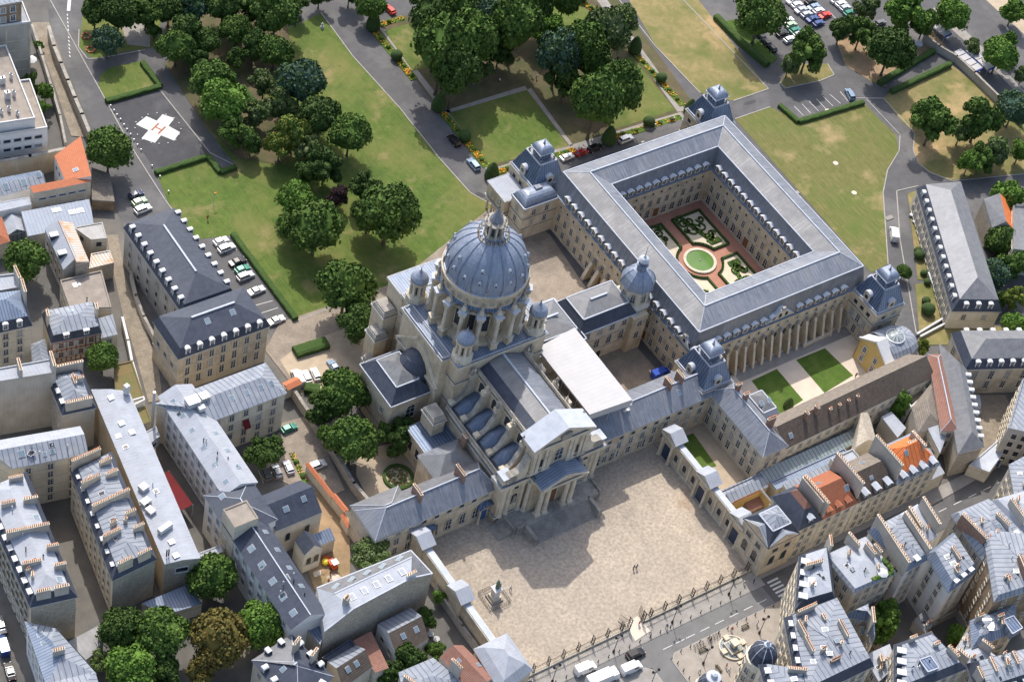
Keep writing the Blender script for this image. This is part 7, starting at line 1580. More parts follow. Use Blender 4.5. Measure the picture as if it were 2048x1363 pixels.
hedge('clipped hedge on the lower side of the short hedged road',[(1784,179),(1902,124)],1.6,1.6)
hedge('clipped hedge on the upper side of the short hedged road',[(1760,162),(1868,98)],1.8,1.6)
hedge('thick rectangular hedge block in the cobbled yard',[(590,700),(655,680)],3.2,1.6)
hedge('ivy hedge at the end of the walled garden',[(610,770),(640,775)],2.5,1.6)
hedge('short hedge under the lawn trees',[(487,170),(520,215)],1.2,1.2)
cb_=thing('flower_bed','circular flower bed ringed by a clipped hedge in the garden left of the church','flower bed',tuple(G(796,955,0)))
q=G(796,955,0); b=MB('hedge'); b.lathe((q.x,q.y,0),[(3.7,0),(3.7,.7),(3.,.75),(2.95,.2)],32,'hedge',cap=False); b.build('border_hedge',cb_)
b=MB('leaf_pale','gravel'); b.face([(q.x+3*math.cos(2*math.pi*k/24),q.y+3*math.sin(2*math.pi*k/24),.15) for k in range(24)],'gravel')
for k in range(120):
    a,r=random.random()*6.28,2.8*math.sqrt(random.random()); b.ico((q.x+r*math.cos(a),q.y+r*math.sin(a),.25),random.uniform(.15,.35),'leaf_pale' if k%3 else 'leaf_rust',1,.8,.3)
b.build('planting',cb_)
# flower borders
sp('petal_orange',(.75,.27,.02),(.62,.18,.02),3.,.8); sp('petal_yellow',(.70,.42,.03),(.6,.32,.02),3.,.8); sp('petal_pink',(.55,.1,.15),(.6,.45,.4),3.,.8)
def border(label,a,c,w=2.2,dens=6,pet=('petal_orange','petal_yellow')):
    A,C=Vector(G(*a)[:2]),Vector(G(*c)[:2]); d=C-A; L=d.length; ang=math.atan2(d.y,d.x); d.normalize(); n=Vector((-d.y,d.x))
    t=thing('flower_border',label,'flower bed',(A.x,A.y,0),'orange flower borders of the formal garden')
    b=MB('green_lawn'); b.box(((A.x+C.x)/2,(A.y+C.y)/2,.06),(L,w,.14),'green_lawn',ang); b.build('bed',t)
    b=MB('leaf_bright'); f=MB('petal_orange')
    cl=0
    for k in range(int(L*w*dens)):
        s=random.random()*L; 
        if math.sin(s*1.1)+math.sin(s*.47+1)<-.2: 
            if random.random()<.75: continue
        p=A+d*s+n*random.uniform(-.42,.42)*w
        if random.random()<.35: b.ico((p.x,p.y,.2),random.uniform(.15,.35),'leaf_bright',1,.9,.3)
        else: f.ico((p.x,p.y,.32),random.uniform(.12,.24),random.choice(pet),1,.7,.3)
    b.build('foliage',t); f.build('blossom',t)
    for s in np.arange(3,L-1,4.2):
        p=A+d*s; b2=MB('box_hedge'); b2.ico((p.x,p.y,.45),.7,'leaf_mid',2,.9,.1); b2.build('shrub',t)
border('orange flower border along the upper left diagonal road',(750,64),(829,160),2.4)
border('orange flower border along the lower left diagonal road beside the blue car',(886,226),(974,334),2.4)
border('orange flower border beside the yew cone below the left lawn',(996,344),(1046,328),2.)
border('orange flower border behind the white and red parked cars',(1062,326),(1150,300),2.)
border('orange flower border between the yew cone and the parked motorcycle',(1228,275),(1290,257),2.)
border('orange flower border beside the motorcycles at the right',(1302,252),(1362,234),2.)
border('orange flower border along the right diagonal road',(1274,112),(1366,212),2.2)
border('orange flower border at the top of the right diagonal road',(1166,6),(1202,30),2.2)
border('orange flower border at the top left edge of the formal garden',(760,50),(808,36),2.)
border('mixed white and pink flower strip by the three parked cars',(583,905),(612,965),1.4,8,('petal_pink','petal_yellow'))
for i,(x,y) in enumerate(((172,73),(181,100))):
    q=G(x,y); t=thing('flower_ring','small ring shaped red flower bed, %s of the pair at the road bend'%('upper','lower')[i],'flower bed',tuple(q)); b=MB('petal_orange')
    for k in range(26): a=k*.2417; b.ico((q.x+1.1*math.cos(a),q.y+1.1*math.sin(a),.25),.26,'petal_pink' if k%4==0 else 'cloth_red' if k%2 else 'leaf_mid',1,.7,.2)
    b.build('planting',t)
# ------------------------------------------------------------ helipad, walls, street furniture, vehicles, people
hp=thing('helipad_marking','white cross with red letter H painted on the dark helipad surface','marking',tuple(G(317,257)))
pts=[(272,249),(293,233),(313.5,242),(325,229),(349,237),(337,252),(360,265),(348,281.5),(322,271),(310,286),(283,277),(297,261)]
b=MB('white_paint'); b.face([(*G(x,y)[:2],.075) for x,y in pts]) ; cross=b
P_=ccw([tuple(G(x,y)[:2]) for x,y in pts]); b=MB('white_paint'); b.face([wpt(p,.075) for p in P_]); b.build('cross',hp)
c=G(317,257.5); ux=(G(349,237)-G(297,275)); ang=math.atan2((G(340,268)-G(295,245)).y,(G(340,268)-G(295,245)).x)
b=MB('red_tile'); co,si=math.cos(ang),math.sin(ang)
def hr(cx,cy,lx,ly):
    b.face([(c.x+co*(cx+x)-si*(cy+y),c.y+si*(cx+x)+co*(cy+y),.08) for x,y in ((-lx/2,-ly/2),(lx/2,-ly/2),(lx/2,ly/2),(-lx/2,ly/2))])
hr(-1.05,0,.5,3.4); hr(1.05,0,.5,3.4); hr(0,0,1.6,.45); b.build('letter',hp)
lm=MB('white_paint','pale_metal'); lm.lathe((0,0,0),[(.2,.1),(.2,.22),(.1,.3)],8,'white_paint'); lmm=lm.mesh('body')
def smallrow(name,label,cat,group,me,pxs,z=0.,part='body'):
    for x,y in pxs:
        q=G(x,y); t=thing(name,label,cat,(q.x,q.y,z),group); inst(me,part,(q.x,q.y,z),parent=t)
smallrow('ground_light','small white ground light in the ring round the painted cross','light','lights of the helipad',lmm,[(272,245),(296,230),(314,227),(332,230),(348,237),(358,247),(362,259),(358,270),(351,281),(336,287),(318,288),(302,286),(285,280),(275,270),(270,257),(284,236)])
bo=MB('pale_metal','white_paint'); bo.lathe((0,0,0),[(.18,0),(.18,.5),(.24,.6),(.15,.75)],8,'pale_metal'); bom=bo.mesh('body')
smallrow('road_bollard','short white bollard on the kerb between helipad and road','bollard','bollards along the helipad road',bom,[(214,205),(221,214),(228,223),(234,232),(241,241),(248,252),(254,261),(261,271),(268,282),(275,292),(282,302),(304,334),(320,355),(337,385)])
# walls
def pwall(label,pts,h,w=.5,m='rubble',cap='grey_stone',base=0.,name='wall',group=None):
    q=[Vector(G(x,y,h)[:2]) for x,y in pts]; t=thing(name,label,'wall',(q[0].x,q[0].y,0),group); b=MB(m); c_=MB(cap)
    for a,c in zip(q,q[1:]):
        d=c-a; mid=(a+c)/2; an=math.atan2(d.y,d.x); b.box((mid.x,mid.y,h/2),(d.length+w*.8,w,h),m,an)
        if cap in('red_tile','red_tile2','orange_tile'):
            n=Vector((-d.y,d.x)).normalized(); u=d.normalized()*.3; a2,c2=a-u,c+u
            for s in (1,-1): 
                f=[(a2.x+n.x*s*w,a2.y+n.y*s*w,h-.05),(c2.x+n.x*s*w,c2.y+n.y*s*w,h-.05),(c2.x,c2.y,h+.5),(a2.x,a2.y,h+.5)]; c_.face(f if s<0 else f[::-1],cap)
        else: c_.box((mid.x,mid.y,h+.08),(d.length+w,w+.2,.16),cap,an,True)
    b.build('masonry',t); c_.build('coping',t); return t
pwall('old rubble stone wall between the left park road and the cobbled lane',[(98,54),(108,92),(122,126),(136,160),(150,195),(164,228),(178,262)],3.4,.7)
pwall('low stone wall along the near side of the cobbled lane',[(64,50),(84,110),(102,170),(120,230),(131,285)],2.6,.4,'grey_plaster')
pwall('tall stained yard wall behind the skylight workshop',[(-20,326),(60,312),(129,297)],7.,.7,'stained_plaster')
pwall('stone wall between the cobbled lane and the tall dormer wing',[(262,545),(272,590),(288,632),(318,690)],2.4,.5,'cream_plaster')
pwall('white topped wall along the gardens of the cobbled lane',[(245,635),(256,680),(264,722),(287,800)],2.8,.4,'cream_plaster','white_paint')
pwall('long stone wall between the paved lane and the church gardens',[(588,778),(625,835),(672,905),(708,965),(738,1000)],3.2,.6,'rubble')
pwall('stepped cream wall with orange tile coping beside the chapel yard',[(616,928),(646,966),(664,990)],3.6,.6,'cream_plaster','red_tile2')
pwall('lower section of orange tile coped wall beside the chapel yard',[(668,990),(692,1020)],4.2,.7,'cream_plaster','red_tile2')
pwall('short section of orange tile coped wall next to the wing end',[(686,1030),(698,1052)],3.2,.6,'cream_plaster','red_tile2')
pwall('orange tiled gate roof at the end of the walled lane near the white vans',[(572,772),(597,760)],4.2,1.3,'cream_plaster','red_tile2',name='gate')
pwall('boundary wall of the park along the boulevard',[(1850,70),(1880,92),(1915,112),(1950,145),(2006,200),(2048,238)],2.6,.5,'grey_plaster')
pwall('low white wall of the ramp beside the long building',[(1834,667),(1893,632),(1866,568),(1857,545)],.9,.25,'white_paint','white_paint')
pwall('low white wall on the far side of the ramp',[(1841,672),(1902,640)],1.,.25,'white_paint','white_paint')
pwall('garden wall along the alley left of the forecourt wall',[(872,1172),(925,1250),(962,1300)],2.6,.4,'grey_plaster')
pwall('grey stone yard wall between the two dark courtyards',[(1850,1250),(1916,1218),(1942,1262)],2.4,.4,'grey_plaster')
pwall('plain wall behind the blue court entrance of the lower right blocks',[(1745,1265),(1780,1318)],3.,.5,'cream_plaster')
pwall('retaining kerb wall below the cloister buttresses',[(1608,690),(1663,663),(1648,648)],1.,.4,'pale_limestone','pale_limestone')
# forecourt fence with paired posts
fx0,fx1,fy=-30.,33.,-29.2
fen=thing('street_fence','long iron railing on a low stone wall between the sunlit forecourt and the street','fence',(fx0,fy,0))
g0,g1=G(1249,1247).x,G(1275,1232).x
b=MB(PL)
for a,c in ((fx0,g0),(g1,fx1)): b.box(((a+c)/2,fy,.4),(c-a,.7,.8),'pale_limestone'); b.box(((a+c)/2,fy-1.,.12),(c-a,1.2,.24),'grey_stone')
b.build('base_wall',fen)
b=MB('dark_metal')
for a,c in ((fx0,g0),(g1,fx1)):
    for z in (1.,2.7): b.box(((a+c)/2,fy,z),(c-a,.06,.07),'dark_metal',bot=True)
    for k in range(int((c-a)/.45)): b.box((a+k*.45,fy,1.9),(.045,.045,2.2),'dark_metal')
b.build('railing',fen)
pm=MB('dark_metal'); 
for s in (-.4,.4):
    pm.box((0,s,1.9),(.14,.14,3.6),'dark_metal')
for z in (.9,1.7,2.5,3.3,3.6): pm.box((0,0,z),(.08,.9,.08),'dark_metal',bot=True)
pm.tube((0,-.4,1.),(0,.4,2.4),.05,'dark_metal',4); pm.tube((0,.4,2.4),(0,-.4,3.5),.05,'dark_metal',4); pmm=pm.mesh('post')
xs=np.linspace(fx0+1.5,fx1-1.,16)
for x in xs:
    if g0-.6<x<g1+.6: continue
    inst(pmm,'post',(x,fy+.2,0),parent=fen)
for x in (g0,g1): inst(pmm,'post',(x,fy,0),0,1.15,parent=fen)
gl=MB('dark_metal')
for k in range(9): gl.box((k*.33,0,1.6),(.05,.05,3.),'dark_metal')
for z in (.2,1.4,3.): gl.box((1.35,0,z),(2.8,.06,.08),'dark_metal',bot=True)
glm=gl.mesh('gate_leaf')
inst(glm,'gate_leaf',(g0,fy+.1,0),math.radians(112),parent=fen); inst(glm,'gate_leaf',(g1,fy+.1,0),math.radians(70),parent=fen)
sheet('gate_path',[[(1249,1247),(1275,1232),(1300,1262),(1270,1282)]],.135,'beige_path')
# street lamps
lp=MB('dark_metal'); lp.lathe((0,0,0),[(.28,0),(.3,.6),(.14,.9),(.09,1.4),(.075,5.6)],8,'dark_metal'); lpm=lp.mesh('pole')
la=MB('dark_metal'); la.tube((0,0,5.4),(-.75,0,6.),.06,'dark_metal',5); la.tube((0,0,5.4),(.75,0,6.),.06,'dark_metal',5); la.tube((0,0,5.4),(0,0,6.5),.07,'dark_metal',5); lam=la.mesh('arm')
ll=MB('dark_metal','white_paint'); ll.lathe((0,0,0),[(.12,0),(.3,.15),(.34,.5),(.2,.75),(.04,.95)],8,'dark_metal'); ll.lathe((0,0,.12),[(.28,0),(.35,.3)],8,'white_paint',cap=False); llm=ll.mesh('lantern')
LAMPS=[(1104,1363,'on the pavement by the left gate pavilion'),(1226.6,1303.8,'on the pavement left of the fence gate'),(1343.8,1245,'on the pavement right of the fence gate'),(1457,1189,'at the right end of the fence pavement'),(1405.8,1327,'on the plaza between bench and black dome'),(1518,1266,'on the plaza beside the apartment corner'),(1300,1372,'cut by the bottom edge beside the crossing')]
for x,y,l in LAMPS:
    q=G(x,y); t=thing('street_lamp','dark two armed street lamp '+l,'street lamp',(q.x,q.y,.1),'two armed street lamps')
    inst(lpm,'pole',(q.x,q.y,.1),parent=t); inst(lam,'arm',(q.x,q.y,.1),parent=t)
    for s in (-.75,.75): inst(llm,'lantern',(q.x+s,q.y,6.),parent=t)
# bollards
bl=MB('dark_metal'); bl.lathe((0,0,0),[(.16,0),(.16,.15),(.1,.25),(.09,.8),(.15,.9),(.05,1.05)],8,'dark_metal'); blm=bl.mesh('body')
for k in range(22):
    x=-34+k*2.9; t=thing('bollard','small dark iron bollard on the kerb of the fence pavement','bollard',(x,-33.4,.13),'bollards along the forecourt side of the street'); inst(blm,'body',(x,-33.4,.13),parent=t)
for i,(x,y) in enumerate([(40-k*2.7,-39.8) for k in range(14)]+[(2.4,-42.-k*2.2) for k in range(4)]):
    t=thing('bollard','small dark iron bollard on the kerb of the fountain plaza','bollard',(x,y,.13),'bollards round the fountain plaza'); inst(blm,'body',(x,y,.13),parent=t)
# benches, fountain, bicycles
def bench(x,y,rz,l):
    q=G(x,y); t=thing('bench',l,'bench',(q.x,q.y,.13),'plaza benches')
    for nm,bx in (('seat',[((0,-.25,.45),(2.1,.14,.07)),((0,0,.45),(2.1,.14,.07)),((0,.25,.45),(2.1,.14,.07))]),('backrest',[((0,.42,.75),(2.1,.06,.14)),((0,.46,.95),(2.1,.06,.14))])):
        b=MB('wood_floor')
        for c_,d_ in bx: b.box(c_,d_,'wood_floor',0,True)
        o=b.build(nm); put(o,t,(q.x,q.y,.13)); o.rotation_euler=(0,0,rz)
    for s in (-.85,.85):
        b=MB('dark_metal'); b.box((s,0,.22),(.08,.6,.45),'dark_metal'); b.box((s,.4,.7),(.06,.06,.6),'dark_metal'); o=b.build('leg'); put(o,t,(q.x,q.y,.13)); o.rotation_euler=(0,0,rz)
bench(1405,1302,0,'plaza bench near the street kerb left of the fountain'); bench(1490,1256,0,'plaza bench above the fountain'); bench(1437,1338,math.pi/2,'plaza bench beside the black capped dome')
ft_=thing('fountain','stone fountain with stepped square basins and a rounded pool on the plaza','fountain',tuple(G(1465,1296)))
q=G(1465,1296); b=MB('pale_limestone','green_glass')
b.lathe((q.x,q.y,.1),[(3.3,0),(3.3,.5),(3.0,.5),(3.0,.3)],28,PL,cap=False); b.face([(q.x+3*math.cos(2*math.pi*k/28),q.y+3*math.sin(2*math.pi*k/28),.45) for k in range(28)],'green_glass')
b.box((q.x,q.y,.6),(3.4,3.4,1.),PL); b.box((q.x,q.y,1.12),(2.8,2.8,.1),'green_glass'); b.box((q.x,q.y,1.6),(1.3,1.3,1.5),PL); b.box((q.x,q.y,2.6),(1.8,1.8,.4),PL,bot=True)
for s,t_ in ((-1,0),(1,0),(0,-1),(0,1)): b.box((q.x+s*2.7,q.y+t_*2.7,.55),(1.3,1.3,.9),PL)
b.box((q.x,q.y-3.9,.3),(3.,.7,.5),PL); b.build('basin',ft_)
def bike_mesh():
    b=MB('rubber','dark_metal','cloth_blue')
    for x in (-.55,.55):
        for k in range(12):
            a0,a1=2*math.pi*k/12,2*math.pi*(k+1)/12; b.tube((x+.33*math.cos(a0),0,.34+.33*math.sin(a0)),(x+.33*math.cos(a1),0,.34+.33*math.sin(a1)),.03,'rubber',4)
    for p,q_ in (((-.55,0,.34),(-.2,0,.85)),((-.2,0,.85),(.4,0,.85)),((-.2,0,.4),(.4,0,.85)),((-.55,0,.34),(-.1,0,.34)),((-.1,0,.34),(-.2,0,.9)),((.55,0,.34),(.4,0,1.)),((.4,-.25,1.),(.4,.25,1.))): b.tube(p,q_,.025,'dark_metal',4)
    b.box((-.2,0,.93),(.25,.14,.06),'rubber'); return b.mesh('frame')
bk=bike_mesh()
for i in range(9):
    x,y=(15.5-i*.8,-40.4) if i<5 else (10.6-(i-5)*.8,-40.6); t=thing('bicycle','bicycle locked in the rack on the plaza kerb','bicycle',(x,y,.13),'bicycles in the plaza rack'); inst(bk,'frame',(x,y,.13),1.3,parent=t)
# vehicles ------------------------------------------------------------
def carmeshes(kind):
    L,Wd,H={'hatch':(4.0,1.75,1.48),'saloon':(4.5,1.8,1.42),'suv':(4.6,1.9,1.7),'van':(5.2,2.,2.3),'truck':(8.,2.4,3.2)}[kind]
    zb=.28; hw=Wd/2
    if kind=='van': prof=[(-L/2,.45),(-L/2,2.2),(-L/2+.15,2.3),(L/2-1.6,2.3),(L/2-.75,1.25),(L/2-.1,1.05),(L/2,.5)]
    elif kind=='truck': prof=[(L/2-2.0,.5),(L/2-2.,2.5),(L/2-1.7,2.6),(L/2-.5,2.6),(L/2-.05,1.5),(L/2,.5)]
    elif kind=='saloon': prof=[(-L/2,.42),(-L/2+.02,.85),(-L/2+.85,.98),(L/2-1.3,.95),(L/2-.1,.72),(L/2,.42)]
    else: prof=[(-L/2,.42),(-L/2+.02,.95),(-L/2+.3,1.),(L/2-1.15,.97),(L/2-.12,.75),(L/2,.42)]
    body=MB('paint_white') ; SPEC.setdefault('paint_white',((CARC['white'],CARC['white']),dict(rough=.22)))
    st=[(-hw,.86),(-hw*.97,1.),(hw*.97,1.),(hw,.86)]
    def slab(b,prof,m,zb,k=.93,hw=hw):
        # rounded slab: side outline extruded over width with narrowed top
        rings=[]
        for y,s in ((-hw,.0),(-hw*k,.06),(hw*k,.06),(hw,.0)):
            rings.append([(x*(1-.012*(s==0)),y,(z+(s if z>zb+.2 else 0)-(.04 if s==0 and z>zb+.2 else 0))) for x,z in [(-prof_l(prof),zb)]+prof+[(prof_r(prof),zb)]])
        for r0,r1 in zip(rings,rings[1:]):
            n=len(r0)
            for i in range(n): j=(i+1)%n; b.face([r0[i],r1[i],r1[j],r0[j]],m)
        b.face(rings[0],m); b.face(rings[-1][::-1],m)
    prof_l=lambda p:-p[0][0]; prof_r=lambda p:p[-1][0]
    slab(body,prof,'paint_white',zb)
    glass=MB('car_glass'); roof=MB('paint_white')
    if kind in('hatch','saloon','suv'):
        zt=H-.05; z0=.93
        x0,x1={'hatch':(-L/2+.12,L/2-1.1),'saloon':(-L/2+.75,L/2-1.25),'suv':(-L/2+.1,L/2-1.2)}[kind]; r0,r1={'hatch':(-L/2+.55,L/2-1.85),'saloon':(-L/2+1.35,L/2-1.95),'suv':(-L/2+.35,L/2-1.9)}[kind]
        base=[(x0,-hw*.93),(x1,-hw*.93),(x1,hw*.93),(x0,hw*.93)]; top=[(r0,-hw*.76),(r1,-hw*.76),(r1,hw*.76),(r0,hw*.76)]
        glass.loft([[wpt(p,z0) for p in base],[wpt(p,zt-.04) for p in top]],'car_glass')
        rf=[wpt(p,zt-.05) for p in [(r0-.04,-hw*.78),(r1+.04,-hw*.78),(r1+.04,hw*.78),(r0-.04,hw*.78)]]; roof.loft([rf,[(x*.96+.0,y*.9,z+.09) for x,y,z in rf]],'paint_white')
        for s in (-1,1):
            for (bx,tx) in ((x0,r0),((x0+x1)/2-.05,(r0+r1)/2),(x1,r1)): roof.tube((bx,s*hw*.935,z0),(tx,s*hw*.775,zt-.03),.045,'paint_white',4)
    elif kind=='van':
        glass.face([(L/2-1.52,-hw*.86,2.2),(L/2-.78,-hw*.9,1.36),(L/2-.78,hw*.9,1.36),(L/2-1.52,hw*.86,2.2)],'car_glass')
        for s in (-1,1): q=[(L/2-2.4,s*(hw+.01),1.35),(L/2-1.1,s*(hw+.01),1.35),(L/2-1.65,s*(hw+.01),2.05),(L/2-2.4,s*(hw+.01),2.05)]; glass.face(q if s<0 else q[::-1],'car_glass')
        for k in range(4): roof.box((-1.6+k*.8,0,2.37),(.12,Wd*.8,.05),'paint_white')
    else:
        roof.box((-1.05,0,1.95),(5.9,2.4,2.7),'paint_white',0,True); glass.face([(L/2-.47,-hw*.88,2.45),(L/2-.07,-hw*.9,1.55),(L/2-.07,hw*.9,1.55),(L/2-.47,hw*.88,2.45)],'car_glass')
        body.box((-1.05,0,.5),(5.8,1.,.3),'dark_metal',0,True)
    wh=MB('rubber','pale_metal'); r=.33 if kind not in('truck','van') else .4
    for k in range(16):
        a0,a1=2*math.pi*k/16,2*math.pi*(k+1)/16; p=lambda a,rr_,y:(rr_*math.cos(a),y,rr_*math.sin(a))
        wh.face([p(a0,r,-.11),p(a0,r,.11),p(a1,r,.11),p(a1,r,-.11)],'rubber')
        for y in (-.11,.11):
            f=[p(a0,r,y),p(a1,r,y),p(a1,.2,y),p(a0,.2,y)]; wh.face(f if y<0 else f[::-1],'rubber'); f=[p(a0,.2,y*1.05),p(a1,.2,y*1.05),(0,y*1.05,0)]; wh.face(f if y<0 else f[::-1],'pale_metal')
    lt=MB('head_lamp'); lt.box((0,0,0),(.08,.36,.16),'head_lamp',0,True); tl=MB('tail_lamp'); tl.box((0,0,0),(.08,.3,.2),'tail_lamp',0,True)
    return dict(body=body.mesh('body'),glass=glass.mesh('window'),roof=roof.mesh('roof'),wheel=wh.mesh('wheel'),hl=lt.mesh('headlight'),tl=tl.mesh('tail_light'),L=L,W=Wd,r=r,mirror=None)
carpaint('white'); CARS={k:carmeshes(k) for k in ('hatch','saloon','suv','van','truck')}
def car(px,py,kind,color,dirpx,label,group='vehicles parked in the park and streets',name=None):
    q=G(px,py,.6); q=Vector((q.x,q.y,0)); h=G(px+dirpx[0],py+dirpx[1],.6)-G(px,py,.6); ang=math.atan2(h.y,h.x); D=CARS[kind]
    nm=name or {'van':'van','truck':'truck'}.get(kind,'parked_car'); t=thing(nm,label,{'van':'van','truck':'truck'}.get(kind,'car'),(q.x,q.y,.03),group); t.rotation_euler=(0,0,ang)
    pm_=carpaint(color)
    def ch(me,name,loc=(0,0,0)):
        o=bpy.data.objects.new(name,me); COL.objects.link(o); o.parent=t; o.location=loc
        if me.materials and me.materials[0].name.startswith('paint'): o.material_slots[0].link='OBJECT'; o.material_slots[0].material=pm_
        return o
    ch(D['body'],'body'); ch(D['glass'],'window'); ch(D['roof'],'roof')
    for sx in (-1,1):
        for sy in (-1,1): ch(D['wheel'],'wheel',(sx*D['L']*.31,sy*(D['W']/2-.08),D['r']))
    for sy in (-1,1): ch(D['hl'],'headlight',(D['L']/2-.03,sy*D['W']*.34,.68)); ch(D['tl'],'tail_light',(-D['L']/2+.0,sy*D['W']*.36,.8))
XD,YD=(30,-12),(-20,-23)
C_=[(272,389,'hatch','dark blue',XD,'dark blue car with white rear window glare, uppermost of three beside the brown shed'),(279,403,'hatch','pale green',XD,'pale green car between dark blue and white cars'),(286,418,'suv','white',XD,'white estate car, lowest of three by the brown shed'),
(442,482,'hatch','white',XD,'small white car first in the row beside the tall dormer wing'),(453,496,'suv','white',XD,'white car second in the row beside the tall dormer wing'),(475,523,'saloon','black',XD,'black car in the row beside the tall dormer wing'),(485,538,'hatch','green',XD,'green car in the row beside the tall dormer wing'),(491,552,'suv','silver',XD,'silver grey car below the green car'),(513,581,'saloon','white',XD,'white saloon standing alone in the lower left bays'),(553,640,'saloon','white',XD,'white saloon at the corner of the ochre fronted block'),
(668,733,'saloon','light blue',(-16,-22),'pale blue car in the cobbled yard near the hedge block'),(595,757,'van','white',(-10,-22),'white van, leftmost of three by the orange tiled gate'),(613,753,'hatch','white',(-10,-22),'small white car, middle of three by the orange tiled gate'),(631,748,'hatch','white',(-10,-22),'small white car, rightmost of three by the orange tiled gate'),
(578,856,'hatch','green',XD,'bright green car alone in the paved lane'),(532,945,'suv','grey',(-10,-22),'dark grey car, leftmost of three behind the chapel'),(554,941,'hatch','silver',(-10,-22),'silver car, middle of three behind the chapel'),(577,934,'hatch','silver',(-10,-22),'pale silver car, rightmost of three behind the chapel'),(634,930,'suv','white',XD,'white car with dark roof beside the orange coped wall'),
(908,281,'suv','black',(-18,-22),'black car on the left diagonal road'),(947,329,'suv','light blue',(-18,-22),'pale blue car with roof box on the left diagonal road'),(1134,314,'hatch','white',XD,'white car behind the domed pavilion'),(1163,305,'hatch','red',XD,'dark red car between white and black cars'),(1190,296,'suv','black',XD,'black car beside the yew cone'),(1252,278,'suv','white',XD,'white car below the yew cone by the cloister gable'),(780,20,'hatch','bright red',(-20,-20),'bright red car at the top of the left diagonal road'),
(1787,469,'van','white',(-3,-25),'white van on the right park road'),(1700,189,'suv','light blue',(-12,-24),'pale blue car in the right parking bays'),(1825,693,'hatch','dark blue',(-5,-25),'dark blue car behind the yellow house'),(1321,748,'van','bluebright',XD,'bright blue and white van in the shaded cobbled court'),
(1271,1307,'suv','black',(30,-13),'black car driving on the street before the fence gate'),(1170,1337,'van','white',(30,-13),'white van with roof rails on the street near the bottom edge'),(1204,1359,'truck','white',(30,-13),'white box truck at the bottom edge of the street'),(1262,1336,'van','white',(30,-13),'white van in front of the box truck'),
(6,1292,'van','blue',(-8,-26),'blue van on the lower left street'),(20,1342,'saloon','black',(-8,-26),'black car on the lower left street'),(2,1250,'saloon','grey',(-8,-26),'grey car on the lower left street at the picture edge'),(1950,812,'van','silver',(4,28),'silver van in the cobbled court of the slate house'),(1052,1372,'hatch','black',(30,-13),'black car cut by the bottom edge beside the gate pavilion')]
for c_ in C_: car(*c_)
rowA=[((1594,10),'white'),((1602,20),'silver'),((1613,29),'silver'),((1625,38),'blue'),((1637,47),'blue'),((1585,1),'white'),((1621,3),'black'),((1627,14),'light blue'),((1637,22),'white'),((1650,31),'bright red')]
wd=['first','second','third','fourth','fifth','sixth','seventh','eighth','ninth','tenth']
for i,((x,y),c_) in enumerate(rowA): car(x,y,'saloon' if i%2 else 'hatch',c_,XD,'%s car in the double row of the car park, %s'%(c_,['second of the left column','third of the left column','fourth of the left column','fifth of the left column','nearest of the left column','at the top edge','first of the right column','second of the right column','third of the right column','nearest of the right column'][i]),'cars in the upper right car park')
for (x,y),c_,l in (((1672,0),'white','white car touching the top edge in the far car park row'),((1682,8),'white','white car in the far car park row, upper'),((1690,16),'silver','silver car in the far car park row, middle'),((1698,26),'green','green car at the near end of the far car park row'),((1576,41),'white','white car under the tree edge in the car park'),((1582,50),'pale green','pale green car under the tree edge in the car park'),((1590,61),'green','teal green car beside the pale green car'),((1598,69),'silver','silver car below the teal green car'),((1564,67),'black','black car half under the dark tree'),((1579,79),'white','white car nearest the traffic island'),((1543,95),'suvblack','dark car with white roof on the car park entrance road'),((1532,84),'black','black car in the shade by the tall hedge'),((1521,72),'black','black car in the tree shade, third from the entrance'),((1510,60),'black','black car in the tree shade, fourth from the entrance'),((1688,68),'light blue','pale blue car under the slender trees'),((1760,46),'grey','grey car on the bare earth under the trees')):
    car(x,y,'hatch','black' if c_=='suvblack' else c_,XD if x>1562 else (-12,-14),l,'cars in the upper right car park')
def moto(px,py,l):
    q=G(px,py); t=thing('motorcycle',l,'motorcycle',(q.x,q.y,.03),'parked motorcycles'); b=MB('dark_metal','pale_metal','rubber')
    b.box((0,0,.7),(1.1,.35,.4),'dark_metal',0,True); b.box((-.4,0,.95),(.7,.3,.14),'rubber',0,True); b.tube((.5,0,.5),(.75,0,1.1),.06,'pale_metal',5); b.tube((.7,-.35,1.1),(.7,.35,1.1),.04,'dark_metal',5); b.box((.62,0,.95),(.3,.3,.35),'pale_metal',0,True); o=b.build('body'); put(o,t,(q.x,q.y,0)); 
    for x in (-.7,.75):
        w_=MB('rubber')
        for k in range(12): a0,a1=2*math.pi*k/12,2*math.pi*(k+1)/12; w_.tube((.28*math.cos(a0),0,.28*math.sin(a0)),(.28*math.cos(a1),0,.28*math.sin(a1)),.07,'rubber',5)
        o=w_.build('wheel'); put(o,t,(q.x+x,q.y,.33))
moto(1306,255,'motorcycle parked beside the round yew ball'); moto(1344,242,'motorcycle parked near the foot of the right diagonal road')
moto(1196,1341+17,'motorcycle beside the white trucks') if False else None
